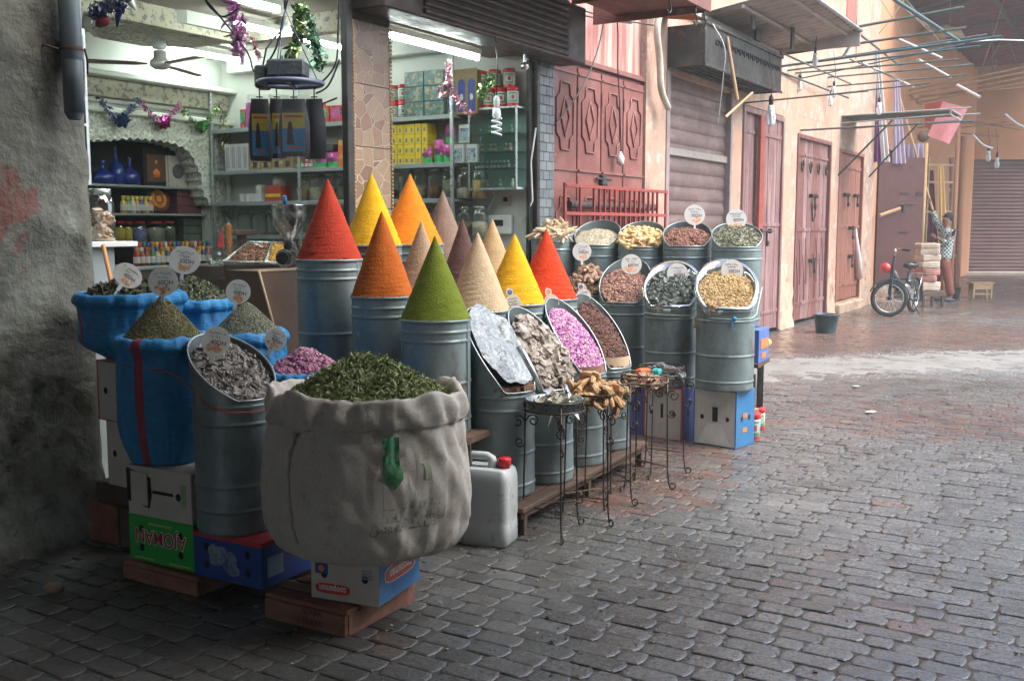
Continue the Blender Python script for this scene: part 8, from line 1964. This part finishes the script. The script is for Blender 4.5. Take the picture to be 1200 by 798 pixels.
# ------------------------------------------------------------------ the man reaching up with a pole
def skin(name,V,E,rad,m_,parent,root=0,sub=2):
    me=bpy.data.meshes.new(name); me.from_pydata([tuple(v) for v in V],E,[]); me.materials.append(m_)
    o=bpy.data.objects.new(name,me); COL.objects.link(o); o.parent=parent
    s_=o.modifiers.new('skin','SKIN'); s_.use_smooth_shade=True
    for i,d in enumerate(me.skin_vertices[0].data): d.radius=(rad[i] if hasattr(rad[i],'__len__') else (rad[i],rad[i])); d.use_root=(i==root)
    b=o.modifiers.new('sub','SUBSURF'); b.levels=sub; b.render_levels=sub
    return o
mx,my=PZ(1104,353)[:2]
man=thing('person','man in a checked shirt and rust brown trousers reaching up with a long pole','person',(mx,my,0),R(180))
# local frame: x forward (towards the shop, left in the picture), y = to his right... after a half turn
skinm=mat('brown_skin',(.3,.15,.09),.6,0,.1,12)
H_=lambda *a: a
V=[(0,0,.90),(-.02,0,1.05),(-.035,0,1.25),(-.04,0,1.38),(-.03,0,1.46),(-.01,0,1.53),(-.015,0,1.60),(-.03,0,1.66), # 0-7 spine neck head
   (-.03,-.17,1.38),(.13,-.19,1.60),(.24,-.14,1.86),(.26,-.13,1.93),   # 8-11 raised arm (away side)
   (-.03,.17,1.37),(.03,.21,1.12),(.16,.16,1.22),(.22,.13,1.27),        # 12-15 near arm, bent in front
   (0,-.09,.86),(.04,-.10,.48),(-.02,-.10,.09),(.10,-.10,.035),         # 16-19
   (0,.09,.86),(-.05,.11,.47),(-.13,.11,.09),(-.01,.12,.035)]           # 20-23
E=[(0,1),(1,2),(2,3),(3,4),(4,5),(5,6),(6,7),(3,8),(8,9),(9,10),(10,11),(3,12),(12,13),(13,14),(14,15),(0,16),(16,17),(17,18),(18,19),(0,20),(20,21),(21,22),(22,23)]
Rd=[.07,.07,.08,.07,.05,.075,.098,.075,.04,.034,.03,.025,.04,.034,.03,.025,.06,.045,.036,.03,.06,.045,.036,.03]
skin('body',V,E,Rd,skinm,man)
# hands with fingers
def hand(parent,base,d,up,side,name='hand'):
    d=Vector(d).normalized(); up=Vector(up); up=(up-d*up.dot(d)).normalized(); sd=d.cross(up); b=Vector(base)
    V=[b,b+d*.05];E=[(0,1)];Rr=[.024,.03]
    for k,(off,L) in enumerate(((-.026,.06),(-.009,.07),(.009,.066),(.026,.052))):
        i=len(V); p=b+d*.075+sd*off; V+= [p,p+d*L*.5+up*.012,p+d*L*.7+up*.035]; E+=[(1,i),(i,i+1),(i+1,i+2)]; Rr+=[.011,.009,.008]
    i=len(V); V+=[b+d*.03+sd*(-.03*side)+up*.01,b+d*.06+sd*(-.045*side)+up*.025]; E+=[(0,i),(i,i+1)]; Rr+=[.012,.009]
    skin(name,V,E,Rr,skinm,parent,0,1)
hand(man,(.26,-.13,1.93),(.25,0,1),(1,0,0),1); hand(man,(.22,.13,1.27),(1,-.3,.4),(0,-1,.3),-1)
def check_mat():
    m=bpy.data.materials.new('checked_shirt'); m.use_nodes=True; N=m.node_tree.nodes;L=m.node_tree.links;b=N['Principled BSDF']
    tc=N.new('ShaderNodeTexCoord'); mp_=N.new('ShaderNodeMapping'); mp_.inputs['Location'].default_value=(.013,.017,.011); L.new(tc.outputs['Object'],mp_.inputs[0]); ck=N.new('ShaderNodeTexChecker'); ck.inputs['Scale'].default_value=26; ck.inputs['Color1'].default_value=(.62,.68,.64,1); ck.inputs['Color2'].default_value=(.05,.13,.13,1)
    L.new(mp_.outputs[0],ck.inputs[0]); L.new(ck.outputs[0],b.inputs['Base Color']); b.inputs['Roughness'].default_value=.85; return m
shirtm=check_mat()
SV=[(0,0,.84),(-.01,0,1.0),(-.03,0,1.22),(-.04,0,1.36),(-.04,0,1.44),(-.03,-.175,1.38),(.13,-.19,1.60),(.21,-.155,1.80),(-.03,.175,1.37),(.02,.205,1.14),(.13,.175,1.205)]
SE=[(0,1),(1,2),(2,3),(3,4),(3,5),(5,6),(6,7),(3,8),(8,9),(9,10)]
skin('shirt',SV,SE,[.145,.145,.155,.14,.065,.09,.07,.05,.09,.068,.05],shirtm,man,1)
trm=mat('rust_trousers',(.24,.07,.045),.85,0,.15,12,.4,20)
TV=[(0,0,.92),(0,0,.86),(0,-.085,.80),(.04,-.10,.46),(-.01,-.10,.10),(0,.085,.80),(-.045,.11,.46),(-.125,.11,.10)]
skin('trousers',TV,[(0,1),(1,2),(2,3),(3,4),(1,5),(5,6),(6,7)],[.13,.135,.105,.085,.085,.105,.085,.085],trm,man,1)
mb=MB(); mb.sph((-.055,0,1.655),.098,18,1.0,.95,1.0); ob('hair',mb,mat('black_hair',(.012,.01,.01),.8,0,.2,20,.8,60),man)
mb=MB(); mb.sph((.062,0,1.645),.016,8,.9,.8,1.4)
for s_ in (-1,1): mb.sph((-.01,s_*.088,1.615),.02,8,.7,.35,1.3)
ob('nose_and_ears',mb,skinm,man)
mb=MB()
for s_ in (-1,1): mb.sph((.062,s_*.03,1.672),.012,8)
mb.sph((.07,0,1.59),.018,8,.5,1.3,.35); ob('eyes_and_mouth',mb,mat('dark_feature',(.06,.02,.02),.5),man)
for x,y in ((.03,-.10),(-.08,.12)): mb=MB(); mb.sph((x,y,.035),.05,12,2.3,.85,.7); ob('shoe',mb,mat('blue_grey_shoe',(.05,.08,.12),.6),man)
# pole in his hand
p=Vector(man.location)+Vector((-.28,.13,1.99)); q=Vector(PY(1049,97,20.6)); d=(q-p)
mb=MB(); mb.cyl(tuple(p-d*.08),tuple(q),.022,n=8); ob('long_pole',mb,mat('yellow_pole',(.62,.42,.2),.6),None,(0,0,0),0,'long light wooden pole held up by the man','pole')

# crumbs, leaf bits and spilled spice trodden into the paving near the stall
rs=np.random.RandomState(12); n=900; P=np.zeros((n,3)); t_=rs.rand(n); P[:,0]=-1.2+3.6*t_+rs.randn(n)*.45+.35; P[:,1]=3.3+4.2*t_+rs.randn(n)*.5-.1; P[:,2]=.004
m2=1100; Q=np.zeros((m2,3)); Q[:,1]=2.6+rs.rand(m2)**1.3*14; Q[:,0]=(rs.rand(m2)*1.0-.42)*Q[:,1]; Q[:,2]=.003
P=np.concatenate([P,Q]); mb=MB(); scatter(mb,[T_leaf(1,.45,.2),T_chunk(1,.6,.3,2)],P,np.tile([[0,0,1.]],(len(P),1)),.010,5,.25,.7)
ob('trodden_crumbs',mb,mat('crumb_mix',(.06,.05,.03),.9,0,.3,9,attr=(.34,.3,.2)),kind='stuff')
